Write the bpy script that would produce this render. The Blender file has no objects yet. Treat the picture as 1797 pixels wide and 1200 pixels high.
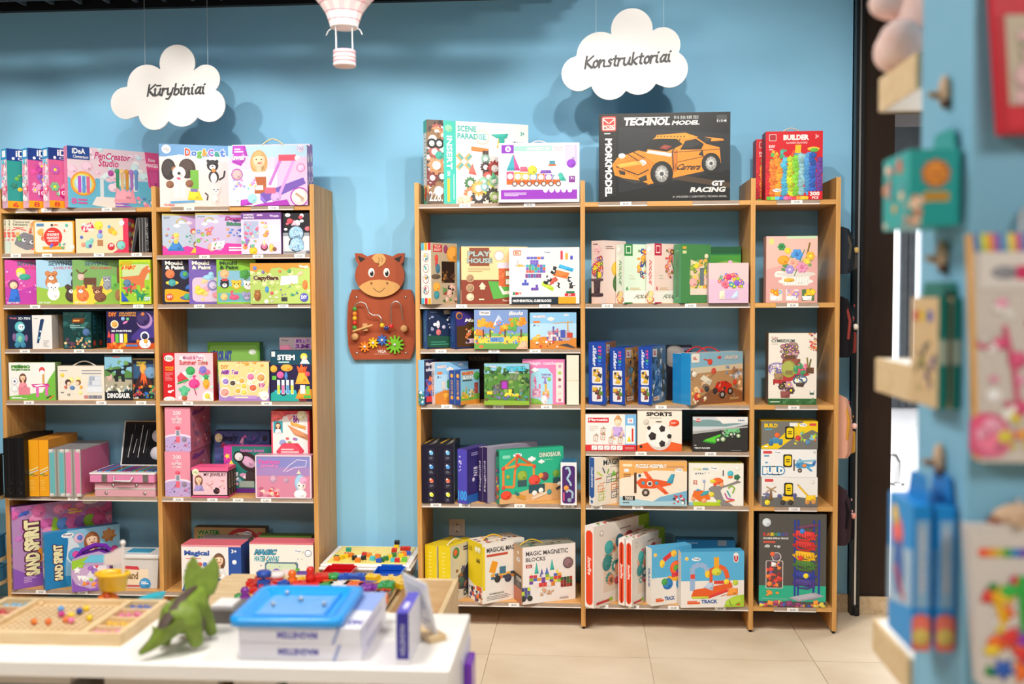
import bpy, math, random
from mathutils import Vector, Matrix
from math import sin, cos, pi, radians

S = bpy.context.scene
COL = S.collection

# ---------------------------------------------------------------- camera
CAM = Vector((0, -3.9758, 1.3493))
F = 1750.0
_y, _p, _r = .0728, .047, -.0052
FW = Vector((-sin(_y)*cos(_p), cos(_y)*cos(_p), -sin(_p)))
_R0 = Vector((cos(_y), sin(_y), 0)); _U0 = _R0.cross(FW)
RT = _R0*cos(_r) + _U0*sin(_r); UP = -_R0*sin(_r) + _U0*cos(_r)
cd = bpy.data.cameras.new('camera')
cd.sensor_width = 36; cd.lens = F/1797*36; cd.clip_end = 100; cd.clip_start = .05
cd.dof.use_dof = True; cd.dof.focus_distance = 4.05; cd.dof.aperture_fstop = 2.0
cam = bpy.data.objects.new('camera', cd); COL.objects.link(cam)
M = Matrix((RT, UP, -FW)).transposed().to_4x4(); M.translation = CAM
cam.matrix_world = M
S.camera = cam

# ---------------------------------------------------------------- world, lights, exposure
vs = S.view_settings
vs.view_transform = 'Standard'; vs.look = 'None'; vs.gamma = 1
vs.use_curve_mapping = False
w = bpy.data.worlds.new('world'); S.world = w; w.use_nodes = True
w.node_tree.nodes['Background'].inputs[0].default_value = (1.0, .94, .87, 1)
w.node_tree.nodes['Background'].inputs[1].default_value = .17

def spot(x, y, z, tx, ty, tz, e, ang, rad=.03, col=(1, .95, .88), blend=.6):
    l = bpy.data.lights.new('ceiling_spot', 'SPOT'); l.energy = e; l.spot_size = radians(ang); l.spot_blend = blend
    l.shadow_soft_size = rad; l.color = col
    o = bpy.data.objects.new('ceiling_spot_light', l); COL.objects.link(o)
    o.location = (x, y, z)
    o.rotation_euler = (Vector((tx, ty, tz))-Vector((x, y, z))).to_track_quat('-Z', 'Y').to_euler()
    return o
def area(x, y, z, sx, sy, e, col=(1, .95, .9), rot=(0, 0, 0)):
    l = bpy.data.lights.new('overhead_area', 'AREA'); l.shape = 'RECTANGLE'; l.size = sx; l.size_y = sy; l.energy = e; l.color = col
    o = bpy.data.objects.new('overhead_area_light', l); COL.objects.link(o); o.location = (x, y, z); o.rotation_euler = rot
    return o
# track spots aimed at the wall and shelves
SPOTS = [(-2.62, -1.55), (-2.38, -1.55), (-1.2, -1.6), (-.32, -1.55), (.1, -1.55), (.55, -1.6), (-1.8, -1.65)]
for sx, sy in SPOTS:
    spot(sx, sy, 2.74, sx*.94, .25, 1.3, 52, 100, blend=.9)
# added fill lights, out of view, over the tables and behind the camera
area(-1.0, -2.3, 2.56, .5, .5, 30); area(.6, -1.9, 2.56, .5, .5, 22); area(-1.6, -4.2, 2.56, .8, .8, 34); area(1.2, -4.4, 2.56, .8, .8, 32)
# corridor lighting beyond the doorway
area(2.6, 3.0, 3.2, 3.0, 4.0, 300, (1, .98, .96))
vs.exposure = 0.3

# ---------------------------------------------------------------- pixel measures -> metres on a known plane
def ray(px, py): return FW + RT*((px-898.5)/F) + UP*((600-py)/F)
def atY(px, py, Y): d = ray(px, py); return CAM + d*((Y-CAM.y)/d.y)
def atZ(px, py, Z): d = ray(px, py); return CAM + d*((Z-CAM.z)/d.z)
def along(px, P, D):
    a = (px-898.5)/F; n = RT - FW*a
    return -((P-CAM).dot(n))/(D.dot(n))
def Xof(px, Y, z): return along(px, Vector((0, Y, z)), Vector((1, 0, 0)))
def Zof(py, X, Y):
    a = (600-py)/F; n = UP - FW*a; P = Vector((X, Y, 0))
    return -((P-CAM).dot(n))/n.z

# ---------------------------------------------------------------- colours and materials
def lin(h):
    if not isinstance(h, str): return (*h[:3], 1)
    if len(h) == 3: h = ''.join(c*2 for c in h)
    v = [int(h[i:i+2], 16)/255 for i in (0, 2, 4)]
    return tuple((c/12.92 if c <= .04045 else ((c+.055)/1.055)**2.4) for c in v) + (1,)
def mat(name, rough=.5, spec=.5, metal=0, **k):
    m = bpy.data.materials.new(name); m.use_nodes = True
    b = m.node_tree.nodes['Principled BSDF']
    b.inputs['Roughness'].default_value = rough; b.inputs['Metallic'].default_value = metal
    b.inputs['Specular IOR Level'].default_value = spec
    for kk, v in k.items(): b.inputs[kk.replace('_', ' ')].default_value = v
    return m, m.node_tree.nodes, m.node_tree.links, b
def noise_mat(name, c1, c2, scale=(1, 1, 1), s=8, rough=.5, bump=0, detail=4, spec=.4, coat=0):
    m, n, l, b = mat(name, rough, spec)
    tc = n.new('ShaderNodeTexCoord'); mp = n.new('ShaderNodeMapping'); nz = n.new('ShaderNodeTexNoise'); cr = n.new('ShaderNodeValToRGB')
    mp.inputs['Scale'].default_value = scale; nz.inputs['Scale'].default_value = s; nz.inputs['Detail'].default_value = detail
    cr.color_ramp.elements[0].color = lin(c1); cr.color_ramp.elements[1].color = lin(c2)
    cr.color_ramp.elements[0].position = .3; cr.color_ramp.elements[1].position = .7
    l.new(tc.outputs['Object'], mp.inputs[0]); l.new(mp.outputs[0], nz.inputs['Vector']); l.new(nz.outputs['Fac'], cr.inputs[0])
    l.new(cr.outputs[0], b.inputs['Base Color'])
    b.inputs['Coat Weight'].default_value = coat
    if bump:
        bp = n.new('ShaderNodeBump'); bp.inputs['Strength'].default_value = bump; bp.inputs['Distance'].default_value = .002
        l.new(nz.outputs['Fac'], bp.inputs['Height']); l.new(bp.outputs[0], b.inputs['Normal'])
    return m
def attr_mat(name, rough, spec=.4, coat=0, alpha=1):
    m, n, l, b = mat(name, rough, spec)
    a = n.new('ShaderNodeVertexColor'); a.layer_name = 'Col'
    nz = n.new('ShaderNodeTexNoise'); nz.inputs['Scale'].default_value = 90
    mx = n.new('ShaderNodeMixRGB'); mx.blend_type = 'MULTIPLY'; mx.inputs[0].default_value = .06
    l.new(a.outputs[0], mx.inputs[1]); l.new(nz.outputs['Color'], mx.inputs[2]); l.new(mx.outputs[0], b.inputs['Base Color'])
    b.inputs['Coat Weight'].default_value = coat; b.inputs['Coat Roughness'].default_value = .2
    return m
CARD = attr_mat('printed_card', .42, .35)
GLOSS = attr_mat('coloured_plastic', .25, .5, .2)
MATTE = attr_mat('painted_wood', .5, .35)
FUR = attr_mat('soft_fabric', .9, .1)
WOOD = noise_mat('oak_laminate', 'd8a460', 'bd8544', (14, 14, .7), 6, .45, .03)
WOODH = noise_mat('oak_laminate_shelf', 'dca964', 'c68e4c', (.7, 14, 14), 6, .45, .03)
PALE = noise_mat('pale_beech', 'e8cfa4', 'dabb8a', (2, 10, 10), 5, .5, .02)
WALL = noise_mat('blue_wall_paint', '8ecdf0', '94d0f2', (1, 1, 1), 3, .7, .05)
WALLB = noise_mat('blue_panel_paint', '7db6d2', '82bbd6', (1, 1, 1), 3, .6, .05)
STEEL = mat('brushed_steel', .3, .5, 1, Base_Color=(.55, .55, .56, 1))[0]
BLACK = noise_mat('black_metal', '0c0c0e', '141417', s=20, rough=.4)
RAILM = noise_mat('grey_price_rail', 'a08b7a', 'aa9686', s=30, rough=.25, spec=.6)
RAILW = noise_mat('white_rail_lip', 'f0e6de', 'e6dad0', s=30, rough=.3)
WHITEP = noise_mat('white_laminate', 'f4f1ec', 'efebe5', s=4, rough=.35)
BROWN = noise_mat('dark_brown_panel', '30221a', '2a1d15', (1, 1, .2), 10, .6, spec=.2)
TILE = noise_mat('beige_stone_tile', 'e2d2ba', 'cdb99c', (1, 1.4, 1), 2.6, .42, .02, 12, .35)
TILE2 = noise_mat('beige_stone_skirting', 'd2bb98', 'b89c78', (1, 1, 1), 60, .5, .02, 6)
GROUT = noise_mat('grout', 'cfbda2', 'c8b598', s=30, rough=.9)

# ---------------------------------------------------------------- object helpers
def tag(o, label=None, cat=None, group=None, kind=None):
    if label: o['label'] = label
    if cat: o['category'] = cat
    if group: o['group'] = group
    if kind: o['kind'] = kind
    return o
def empty(name, loc=(0, 0, 0), rz=0, label=None, cat=None, group=None, kind=None):
    o = bpy.data.objects.new(name, None); COL.objects.link(o); o.empty_display_size = .02
    o.location = loc; o.rotation_euler = (0, 0, rz)
    return tag(o, label, cat, group, kind)

_tc = {}
def text_mesh(s, off=0):
    k = (s, off)
    if k not in _tc:
        c = bpy.data.curves.new('t', 'FONT'); c.body = s; c.size = 1; c.resolution_u = 2; c.offset = off; c.fill_mode = 'FRONT'
        c.dimensions = '2D'
        o = bpy.data.objects.new('t', c)
        m = o.to_mesh()
        vs_ = [(v.co.x, v.co.y) for v in m.vertices]; fs = [tuple(p.vertices) for p in m.polygons]
        # orient all faces the same way
        out = []
        for f in fs:
            a = sum(vs_[f[i-1]][0]*vs_[f[i]][1]-vs_[f[i]][0]*vs_[f[i-1]][1] for i in range(len(f)))
            out.append(f if a > 0 else f[::-1])
        o.to_mesh_clear(); bpy.data.objects.remove(o); bpy.data.curves.remove(c)
        _tc[k] = (vs_, out)
    return _tc[k]

class MB:
    """mesh collector with a colour per face"""
    def __init__(s): s.v = []; s.f = []; s.c = []; s.sm = []
    def add(s, vs_, fs, c, smooth=False):
        b = len(s.v); s.v += [tuple(v) for v in vs_]; c = lin(c)
        for f in fs: s.f.append(tuple(b+i for i in f)); s.c.append(c); s.sm.append(smooth)
        return s
    def box(s, x0, x1, y0, y1, z0, z1, c='fff', cs=None):
        v = [(x0,y0,z0),(x1,y0,z0),(x1,y1,z0),(x0,y1,z0),(x0,y0,z1),(x1,y0,z1),(x1,y1,z1),(x0,y1,z1)]
        fs = [(0,1,5,4),(1,2,6,5),(2,3,7,6),(3,0,4,7),(4,5,6,7),(3,2,1,0)]   # front right back left top bottom
        if cs:
            for f, cc in zip(fs, cs): s.add(v, [f], cc)
        else: s.add(v, fs, c)
        return s
    def prism(s, pts, z0, z1, c, axis='z', cs=None):
        n = len(pts)
        if sum(pts[i-1][0]*pts[i][1]-pts[i][0]*pts[i-1][1] for i in range(n)) < 0: pts = pts[::-1]
        mp = {'z': lambda x, y, z: (x, y, z), 'y': lambda x, y, z: (x, -z, y), 'x': lambda x, y, z: (z, x, y)}[axis]
        v = [mp(x, y, z0) for x, y in pts] + [mp(x, y, z1) for x, y in pts]
        s.add(v, [tuple(range(n))[::-1], tuple(range(n, 2*n))], c)
        s.add(v, [(i, (i+1) % n, n+(i+1) % n, n+i) for i in range(n)], cs or c)
        return s
    def tube(s, pts, r, c, n=8, closed=False, cap=True):
        pts = [Vector(p) for p in pts]; m = len(pts); rr = r if isinstance(r, (list, tuple)) else [r]*m
        v = []; prev = None
        for i, p in enumerate(pts):
            t = (pts[min(i+1, m-1)]-pts[max(i-1, 0)]) if not closed else (pts[(i+1) % m]-pts[i-1])
            t.normalize()
            if prev is None:
                a = Vector((0, 0, 1)) if abs(t.z) < .9 else Vector((1, 0, 0))
                a = (a - t*a.dot(t)).normalized()
            else: a = (prev - t*prev.dot(t)).normalized()
            prev = a; b = t.cross(a)
            v += [p + (a*cos(2*pi*k/n)+b*sin(2*pi*k/n))*rr[i] for k in range(n)]
        fs = [(i*n+k, i*n+(k+1) % n, (i+1)*n+(k+1) % n, (i+1)*n+k) for i in range(m-1) for k in range(n)]
        if closed: fs += [((m-1)*n+k, (m-1)*n+(k+1) % n, (k+1) % n, k) for k in range(n)]
        s.add(v, fs, c, True)
        if cap and not closed: s.add(v, [tuple(range(n))[::-1], tuple(range((m-1)*n, m*n))], c)
        return s
    def sph(s, cx, cy, cz, r, c, n=12, m=8, sc=(1, 1, 1)):
        v = [(cx, cy, cz+r*sc[2])]
        for i in range(1, m):
            a = pi*i/m
            v += [(cx+r*sc[0]*sin(a)*cos(2*pi*k/n), cy+r*sc[1]*sin(a)*sin(2*pi*k/n), cz+r*sc[2]*cos(a)) for k in range(n)]
        v.append((cx, cy, cz-r*sc[2])); L = len(v)-1
        fs = [(0, 1+k, 1+(k+1) % n) for k in range(n)]
        for i in range(m-2):
            a = 1+i*n; fs += [(a+k, a+n+k, a+n+(k+1) % n, a+(k+1) % n) for k in range(n)]
        a = 1+(m-2)*n; fs += [(a+k, L, a+(k+1) % n) for k in range(n)]
        return s.add(v, fs, c, True)
    def lathe(s, prof, c, cx=0, cy=0, n=20, sx=1, sy=1):
        m = len(prof)
        v = [(cx+r*sx*cos(2*pi*k/n), cy+r*sy*sin(2*pi*k/n), z) for r, z in prof for k in range(n)]
        fs = [(i*n+k, i*n+(k+1) % n, (i+1)*n+(k+1) % n, (i+1)*n+k) for i in range(m-1) for k in range(n)]
        return s.add(v, fs, c, True)
    def obj(s, name, m, parent=None, loc=None, rot=None, bevel=0, mods=None):
        me = bpy.data.meshes.new(name); me.from_pydata(s.v, [], s.f); me.update()
        ca = me.color_attributes.new('Col', 'FLOAT_COLOR', 'CORNER')
        buf = []
        for p, c in zip(me.polygons, s.c): buf += list(c)*p.loop_total
        ca.data.foreach_set('color', buf)
        me.polygons.foreach_set('use_smooth', s.sm)
        me.materials.append(m)
        o = bpy.data.objects.new(name, me); COL.objects.link(o)
        if parent: o.parent = parent
        if loc is not None: o.location = loc
        if rot is not None: o.rotation_euler = rot
        if bevel:
            b = o.modifiers.new('bevel', 'BEVEL'); b.width = bevel; b.segments = 2; b.limit_method = 'ANGLE'
        return o

# ---------------------------------------------------------------- flat print on a face: u,v run 0..1, sizes in face heights
class Ink(MB):
    def __init__(s, o, U, V, N, w, h):
        super().__init__(); s.lk = []; s.o = Vector(o); s.U = Vector(U); s.V = Vector(V); s.N = Vector(N); s.w = w; s.h = h; s.a = w/h; s.k = 0
        s.z0 = .0004
    def pt(s, u, v): return s.o + s.U*(u*s.w) + s.V*(v*s.h) + s.N*s.z0
    def add(s, vs_, fs, c, smooth=False):
        s.lk += [s.k]*len(vs_); return super().add(vs_, fs, c, smooth)
    def obj(s, *a, **k):
        st = min(.00002, .0016/max(1, s.k))            # the inks lie on each other in hair-thin layers
        s.v = [tuple(Vector(v)+s.N*(q*st)) for v, q in zip(s.v, s.lk)]
        return super().obj(*a, **k)
    def poly(s, pts, c, fs=None, clip=True, tone=True):
        if clip: pts = [(min(1, max(0, u)), min(1, max(0, v))) for u, v in pts]
        s.k += 1
        if fs is None:
            n = len(pts)
            fs = [tuple(range(n))]
            if sum(pts[i-1][0]*pts[i][1]-pts[i][0]*pts[i-1][1] for i in range(n)) < 0: fs = [fs[0][::-1]]
        s.add([s.pt(u, v) for u, v in pts], fs, c)
        us, vs_ = [q[0] for q in pts], [q[1] for q in pts]; W_, H_ = (max(us)-min(us))*s.a, max(vs_)-min(vs_)
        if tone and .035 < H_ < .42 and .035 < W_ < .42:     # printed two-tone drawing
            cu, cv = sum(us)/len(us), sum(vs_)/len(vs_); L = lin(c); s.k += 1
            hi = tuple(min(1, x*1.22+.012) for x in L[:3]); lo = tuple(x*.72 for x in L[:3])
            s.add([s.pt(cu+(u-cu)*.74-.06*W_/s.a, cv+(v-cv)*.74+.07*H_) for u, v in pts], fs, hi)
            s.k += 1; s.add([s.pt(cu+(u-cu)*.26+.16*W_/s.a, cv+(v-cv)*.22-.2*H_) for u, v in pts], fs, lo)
        return s
    def p(s, c, *xy): return s.poly([(xy[i], xy[i+1]) for i in range(0, len(xy), 2)], c)
    def r(s, u0, v0, u1, v1, c): return s.poly([(u0, v0), (u1, v0), (u1, v1), (u0, v1)], c, tone=False)
    def e(s, u, v, ru, c, rv=None, n=18, rot=0):
        rv = rv or ru
        q = []
        for k in range(n):
            a = 2*pi*k/n; x, y = ru*cos(a), rv*sin(a)
            q.append((u+(x*cos(rot)-y*sin(rot))/s.a, v+x*sin(rot)+y*cos(rot)))
        return s.poly(q, c)
    def rr(s, u0, v0, u1, v1, c, rad=.04):
        q = []
        ru = rad/s.a
        for (cx, cy, a0) in ((u1-ru, v1-rad, 0), (u0+ru, v1-rad, 90), (u0+ru, v0+rad, 180), (u1-ru, v0+rad, 270)):
            for k in range(4):
                a = radians(a0+30*k); q.append((cx+ru*cos(a), cy+rad*sin(a)))
        return s.poly(q, c, tone=False)
    def st(s, u, v, r, c, n=5, q=.5, rot=pi/2):
        return s.poly([(u+(r if k % 2 == 0 else r*q)*cos(rot+pi*k/n)/s.a, v+(r if k % 2 == 0 else r*q)*sin(rot+pi*k/n)) for k in range(2*n)], c)
    def ln(s, c, wd, *xy):
        pts = [(xy[i]*s.a, xy[i+1]) for i in range(0, len(xy), 2)]
        for a, b in zip(pts, pts[1:]):
            dx, dy = b[0]-a[0], b[1]-a[1]; L = math.hypot(dx, dy) or 1; nx, ny = -dy/L*wd/2, dx/L*wd/2
            s.poly([((x)/s.a, y) for x, y in ((a[0]-nx, a[1]-ny), (b[0]-nx, b[1]-ny), (b[0]+nx, b[1]+ny), (a[0]+nx, a[1]+ny))], c, tone=False)
        return s
    def t(s, txt, u0, v0, u1, v1, c, b=.012, rot=0, sh=0, ol=None, om=.05):
        """lettering stretched into a rectangle; rot = 90 reads upwards, -90 downwards; ol = outline colour"""
        def lay(off, col):
            vs_, fs = text_mesh(txt, off)
            base = text_mesh(txt, b)[0]
            if not vs_: return
            x0, x1 = min(p[0] for p in base), max(p[0] for p in base); y0, y1 = min(p[1] for p in base), max(p[1] for p in base)
            q = []
            for x, y in vs_:
                a, d = (x-x0)/(x1-x0 or 1), (y-y0)/(y1-y0 or 1)
                a += sh*(d-.5)
                if rot == 90: a, d = 1-d, a
                elif rot == -90: a, d = d, 1-a
                elif rot == 180: a, d = 1-a, 1-d
                q.append((u0+(u1-u0)*a, v0+(v1-v0)*d))
            s.k += 1
            s.add([s.pt(*z) for z in q], fs, col)
        if ol: lay(b+om, ol)
        lay(b, c); return s
    def lines(s, u0, v0, u1, v1, n, c, seed=1, fill=.55):
        rd = random.Random(seed); h = (v1-v0)/n
        for i in range(n): s.r(u0, v1-(i+1)*h+h*(1-fill)/2, u0+(u1-u0)*rd.uniform(.6, 1), v1-i*h-h*(1-fill)/2, c)
        return s
    # --- picture motifs
    def fl(s, u, v, r, c, cc='fe3', n=6):
        for k in range(n): s.e(u+r*.6*cos(2*pi*k/n)/s.a, v+r*.6*sin(2*pi*k/n), r*.42, c, n=8)
        return s.e(u, v, r*.32, cc, n=8)
    def gear(s, u, v, r, c, cc=None, n=10):
        q = []
        for k in range(n):
            for da, rr in ((-.3, .8), (-.2, 1), (.2, 1), (.3, .8)):
                a = 2*pi*(k+da)/n; q.append((u+r*rr*cos(a)/s.a, v+r*rr*sin(a)))
        s.poly(q, c)
        if cc: s.e(u, v, r*.45, cc, n=12)
        return s
    def sc(s, u0, v0, u1, v1, n, r, cols, seed=1, kinds='erts'):
        rd = random.Random(seed); cols = cols.split()
        for i in range(n):
            u, v, c, q, k = rd.uniform(u0, u1), rd.uniform(v0, v1), rd.choice(cols), r*rd.uniform(.5, 1.2), rd.choice(kinds)
            if k == 'e': s.e(u, v, q, c, q*rd.uniform(.6, 1), 9)
            elif k == 'r': s.poly([(u+q*1.2*cos(a)/s.a, v+q*1.2*sin(a)) for a in [rd.uniform(0, 1)+pi/2*j for j in range(4)]], c)
            elif k == 't': s.st(u, v, q*1.2, c, 3, .5, rd.uniform(0, 6))
            elif k == 'g': s.gear(u, v, q*1.2, c, 'fff', 8)
            elif k == 'f': s.fl(u, v, q*1.3, c)
            else: s.st(u, v, q*1.2, c, 5, .5, rd.uniform(0, 6))
        return s
    def girl(s, u, v, r, hair='8a5a34', shirt='eee', skin='f2c7a5'):
        a = s.a
        s.e(u, v-r*.35, r*1.15, hair, r*1.6)
        s.p(shirt, u-1.5*r/a, v-3.2*r, u-.9*r/a, v-1.5*r, u+.9*r/a, v-1.5*r, u+1.5*r/a, v-3.2*r)
        s.r(u-.3*r/a, v-1.6*r, u+.3*r/a, v-.6*r, skin)
        s.e(u, v, r*.8, skin, r)
        s.p(hair, u-.85*r/a, v+.3*r, u-.5*r/a, v+1.1*r, u+.5*r/a, v+1.1*r, u+.85*r/a, v+.3*r, u+.2*r/a, v+.65*r)
        for d in (-.33, .33): s.e(u+d*r/a, v+.05*r, r*.1, '322', n=8)
        return s.e(u, v-.42*r, r*.25, 'c55', r*.1, 10)
    def head(s, u, v, r, c, c2='fff', ear=.45):
        for d in (-1, 1): s.e(u+d*.75*r/s.a, v+.75*r, r*ear, c, n=10)
        s.e(u, v, r, c); s.e(u, v-.3*r, r*.55, c2, r*.45, 12)
        for d in (-.4, .4): s.e(u+d*r/s.a, v+.2*r, r*.16, '211', n=8)
        return s.e(u, v-.15*r, r*.16, '211', r*.11, 8)
    def beast(s, u, v, r, c, c2='fff', fl=1):
        a = s.a*fl
        s.e(u, v, r*1.1, c, r*.7)
        for d in (-.75, -.35, .35, .75): s.r(min(u+(d-.14)*r/a, u+(d+.14)*r/a), v-1.25*r, max(u+(d-.14)*r/a, u+(d+.14)*r/a), v-.2*r, c)
        return s.head(u+1.0*r/a, v+.75*r, r*.62, c, c2)
    def dino(s, u, v, r, c, fl=1):
        a = s.a*fl
        s.poly([(u+x*r/a, v+y*r) for x, y in ((-2.2, .3), (-1, -.3), (-.7, -1.4), (-.2, -1.4), (-.2, -.6), (.2, -.6), (.3, -1.4), (.8, -1.4), (.7, -.2), (1.1, .7), (1.9, .8), (2, 1.3), (1.1, 1.6), (.5, 1.2), (.1, .5), (-.8, .4))], c)
        return s.e(u+1.3*r/a, v+1.25*r, r*.1, 'fff', n=8)
    def plane(s, u, v, r, c, c2='39c'):
        a = s.a
        s.poly([(u+x*r/a, v+y*r) for x, y in ((-1.3, .1), (-.9, .45), (.4, .35), (1.6, .15), (1.6, -.1), (.2, -.4), (-.9, -.4))], c)
        s.poly([(u+x*r/a, v+y*r) for x, y in ((-.3, .2), (-.7, 1), (-.4, 1), (.2, .25))], c); s.poly([(u+x*r/a, v+y*r) for x, y in ((.1, -.1), (1.1, -.9), (1.4, -.8), (.6, 0))], c)
        s.poly([(u+x*r/a, v+y*r) for x, y in ((1.2, .1), (1.6, .8), (1.9, .8), (1.7, 0))], c2)
        s.poly([(u+x*r/a, v+y*r) for x, y in ((-1.45, .9), (-1.25, .9), (-1.25, -.8), (-1.45, -.8))], '5a3a2a')
        for d in (-.7, -.1, .4): s.e(u+d*r/a, v+.05*r, r*.15, c2, n=10)
        s.e(u-.5*r/a, v-.75*r, r*.32, '4a3a34'); return s.e(u-.5*r/a, v-.75*r, r*.14, 'ba9')
    def car(s, u, v, r, c, c2='333'):
        a = s.a
        s.poly([(u+x*r/a, v+y*r) for x, y in ((-2, -.4), (-2, .1), (-1.2, .3), (-.6, .9), (.8, .9), (1.4, .35), (2, .2), (2, -.4))], c)
        s.poly([(u+x*r/a, v+y*r) for x, y in ((-.9, .35), (-.5, .75), (.7, .75), (1.1, .35))], c2)
        for d in (-1.15, 1.15): s.e(u+d*r/a, v-.45*r, r*.5, '222', n=14); s.e(u+d*r/a, v-.45*r, r*.25, 'bbb', n=10)
        return s
    def bfly(s, u, v, r, c, c2):
        for d in (-1, 1):
            s.e(u+d*.6*r/s.a, v+.4*r, r*.65, c, r*.45, 14, d*.6); s.e(u+d*.45*r/s.a, v-.4*r, r*.42, c, r*.35, 12)
            s.e(u+d*.6*r/s.a, v+.4*r, r*.4, c2, r*.25, 12, d*.6)
        return s.e(u, v, r*.12, '322', r*.7, 10)
    def cloud(s, u, v, r, c='fff'):
        for dx, dy, q in ((-1, 0, .6), (0, .3, .8), (1, 0, .6), (0, -.2, .8)): s.e(u+dx*r/s.a, v+dy*r, r*q, c, n=10)
        return s
    def bow(s, u, v, r, cols='e33 f93 fe3 5b5 49d 85c', wd=None):
        cols = cols.split(); n = len(cols)
        for i, c in enumerate(cols):
            R = r*(1-i*.1); s.poly([(u+R*cos(pi*k/12)/s.a, v+R*sin(pi*k/12)) for k in range(13)], c)
        return s.poly([(u+r*(1-n*.1)*cos(pi*k/12)/s.a, v+r*(1-n*.1)*sin(pi*k/12)) for k in range(13)], 'eef')
    def tree(s, u, v, r, c, t='7a4a2a'):
        s.r(u-.12*r/s.a, v-1.2*r, u+.12*r/s.a, v, t)
        for k in range(5): s.e(u+.6*r*cos(k*1.26)/s.a, v+.4*r+.5*r*sin(k*1.26), r*.5, c, n=8)
        return s.e(u, v+.4*r, r*.6, c, n=8)
    def bricks(s, u0, v0, u1, v1, nx, ny, cols, seed=1, h=None):
        rd = random.Random(seed); cols = cols.split(); dx, dy = (u1-u0)/nx, (v1-v0)/ny
        for i in range(nx):
            for j in range(ny if h is None else int(ny*h[i % len(h)])):
                s.r(u0+i*dx, v0+j*dy, u0+(i+.92)*dx, v0+(j+.92)*dy, rd.choice(cols))
        return s
    def logo(s, u, v, h, c='2a2f6b'):
        wd = h*3.1/s.a
        s.e(u, v, h*1.75, 'fff', h*.72, 16)
        return s.t('Woopie', u-wd*.42, v-h*.42, u+wd*.42, v+h*.5, c, .03)
# ---------------------------------------------------------------- the room
UNIT_H = 1.80; WALL_Y = .30; CEIL = 2.598
fl = empty('floor', kind='structure')
MB().box(-5, 4, -6, WALL_Y, -.06, -.004).obj('floor_bed', GROUT, fl)
tile_me = None
TS = .6
for i in range(-5, 5):
    for j in range(-6, 2):
        x0, y0 = i*TS+.24, j*TS-.3+.0
        if y0+TS > WALL_Y+.01: continue
        if tile_me is None:
            o = MB().box(0, TS-.003, 0, TS-.003, -.02, 0).obj('tile', TILE, fl); tile_me = o.data
        else:
            o = bpy.data.objects.new('tile', tile_me); COL.objects.link(o); o.parent = fl
        o.location = (x0, y0, 0)
XR = 1.111                                                      # right end of the blue wall
tag(MB().box(-5, XR, WALL_Y, WALL_Y+.15, 0, CEIL).obj('wall_back', WALL), kind='structure')
tag(MB().box(.995, XR, WALL_Y-.012, WALL_Y-.0005, 0, .075).obj('baseboard_back', TILE2), kind='structure')
# open-grid black ceiling
ce = empty('ceiling', kind='structure')
MB().box(-5, 4, -6, WALL_Y, CEIL+.25, CEIL+.3).obj('ceiling_slab', BLACK, ce)
GRID = noise_mat('dark_grey_grid_bar', '56646f', '66747f', s=20, rough=.4)
MB().box(-5, XR+.8, WALL_Y-.03, WALL_Y-.001, CEIL, CEIL+.05).obj('edge_trim', BLACK, ce)
bar = None
for i in range(26):
    x = -3.3+i*.125
    if bar is None: o = MB().box(-.006, .006, -1.45, WALL_Y-.035, CEIL+.02, CEIL+.05).obj('grid_bar', GRID, ce); bar = o.data
    else: o = bpy.data.objects.new('grid_bar', bar); COL.objects.link(o); o.parent = ce
    o.location = (x, 0, 0)
bar = None
for i in range(6):
    if bar is None: o = MB().box(-3.4, 0, -.006, .006, CEIL+.012, CEIL+.046).obj('cross_bar', GRID, ce); bar = o.data
    else: o = bpy.data.objects.new('cross_bar', bar); COL.objects.link(o); o.parent = ce
    o.location = (0, .17-i*.25, 0)
for sx, sy in SPOTS:
    sp = empty('track_spotlight', (sx, sy, 2.775), 0, 'small black ceiling spotlight hanging above the shelves', 'spotlight', 'ceiling spotlights')
    MB().lathe([(.0, .04), (.035, .04), (.035, -.02), (.045, -.03), (.045, -.034), (.03, -.02), (.0, -.018)], '111', n=14).obj('lamp_housing', BLACK, sp)
    MB().tube([(0, 0, .04), (0, 0, .072)], .008, '111').obj('stem', BLACK, sp)

# sliding-door frame, brown pillar, header and the corridor outside
dr = empty('door_1', (XR, WALL_Y, 0), kind='structure')
MB().box(0, .012, -.06, .1, 0, CEIL+.1).box(.024, .035, -.06, .1, 0, CEIL+.1).box(0, .035, -.02, .1, 0, CEIL+.1).obj('door_jamb', BLACK, dr)
MB().box(.014, .022, -.055, -.03, 0.03, CEIL+.1).obj('guide_rail', STEEL, dr)
MB().box(.012, .03, -.07, -.02, 0.0, .04).obj('rail_foot', BLACK, dr)
pl_ = empty('wall_pillar', (0, 0, 0), kind='structure')
MB().box(1.148, 1.2755, WALL_Y-.03, WALL_Y+.35, .075, CEIL+.24).obj('pillar_panel', BROWN, pl_)
MB().box(1.148, 1.285, WALL_Y-.042, WALL_Y+.36, 0, .0745).obj('pillar_skirting', TILE2, pl_)
tag(MB().box(1.2757, 3.2, WALL_Y-.02, WALL_Y+.3, 2.085, CEIL+.24).obj('wall_header', BROWN), kind='structure')
CF = noise_mat('corridor_floor_tile', 'e9e9ea', 'dfdfe2', s=3, rough=.5)
tag(MB().box(.9, 6.5, WALL_Y+.001, 9.5, -.05, 0).obj('floor_corridor', CF), kind='structure')
tag(MB().box(.9, 6.5, WALL_Y+.4, 9.5, 3.3, 3.4).obj('ceiling_corridor', noise_mat('corridor_ceiling', 'dcd8d2', 'd2cec8', s=2, rough=.8)), kind='structure')
FR = noise_mat('grey_door_frame', '4b5157', '565c62', s=9, rough=.5)
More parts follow.
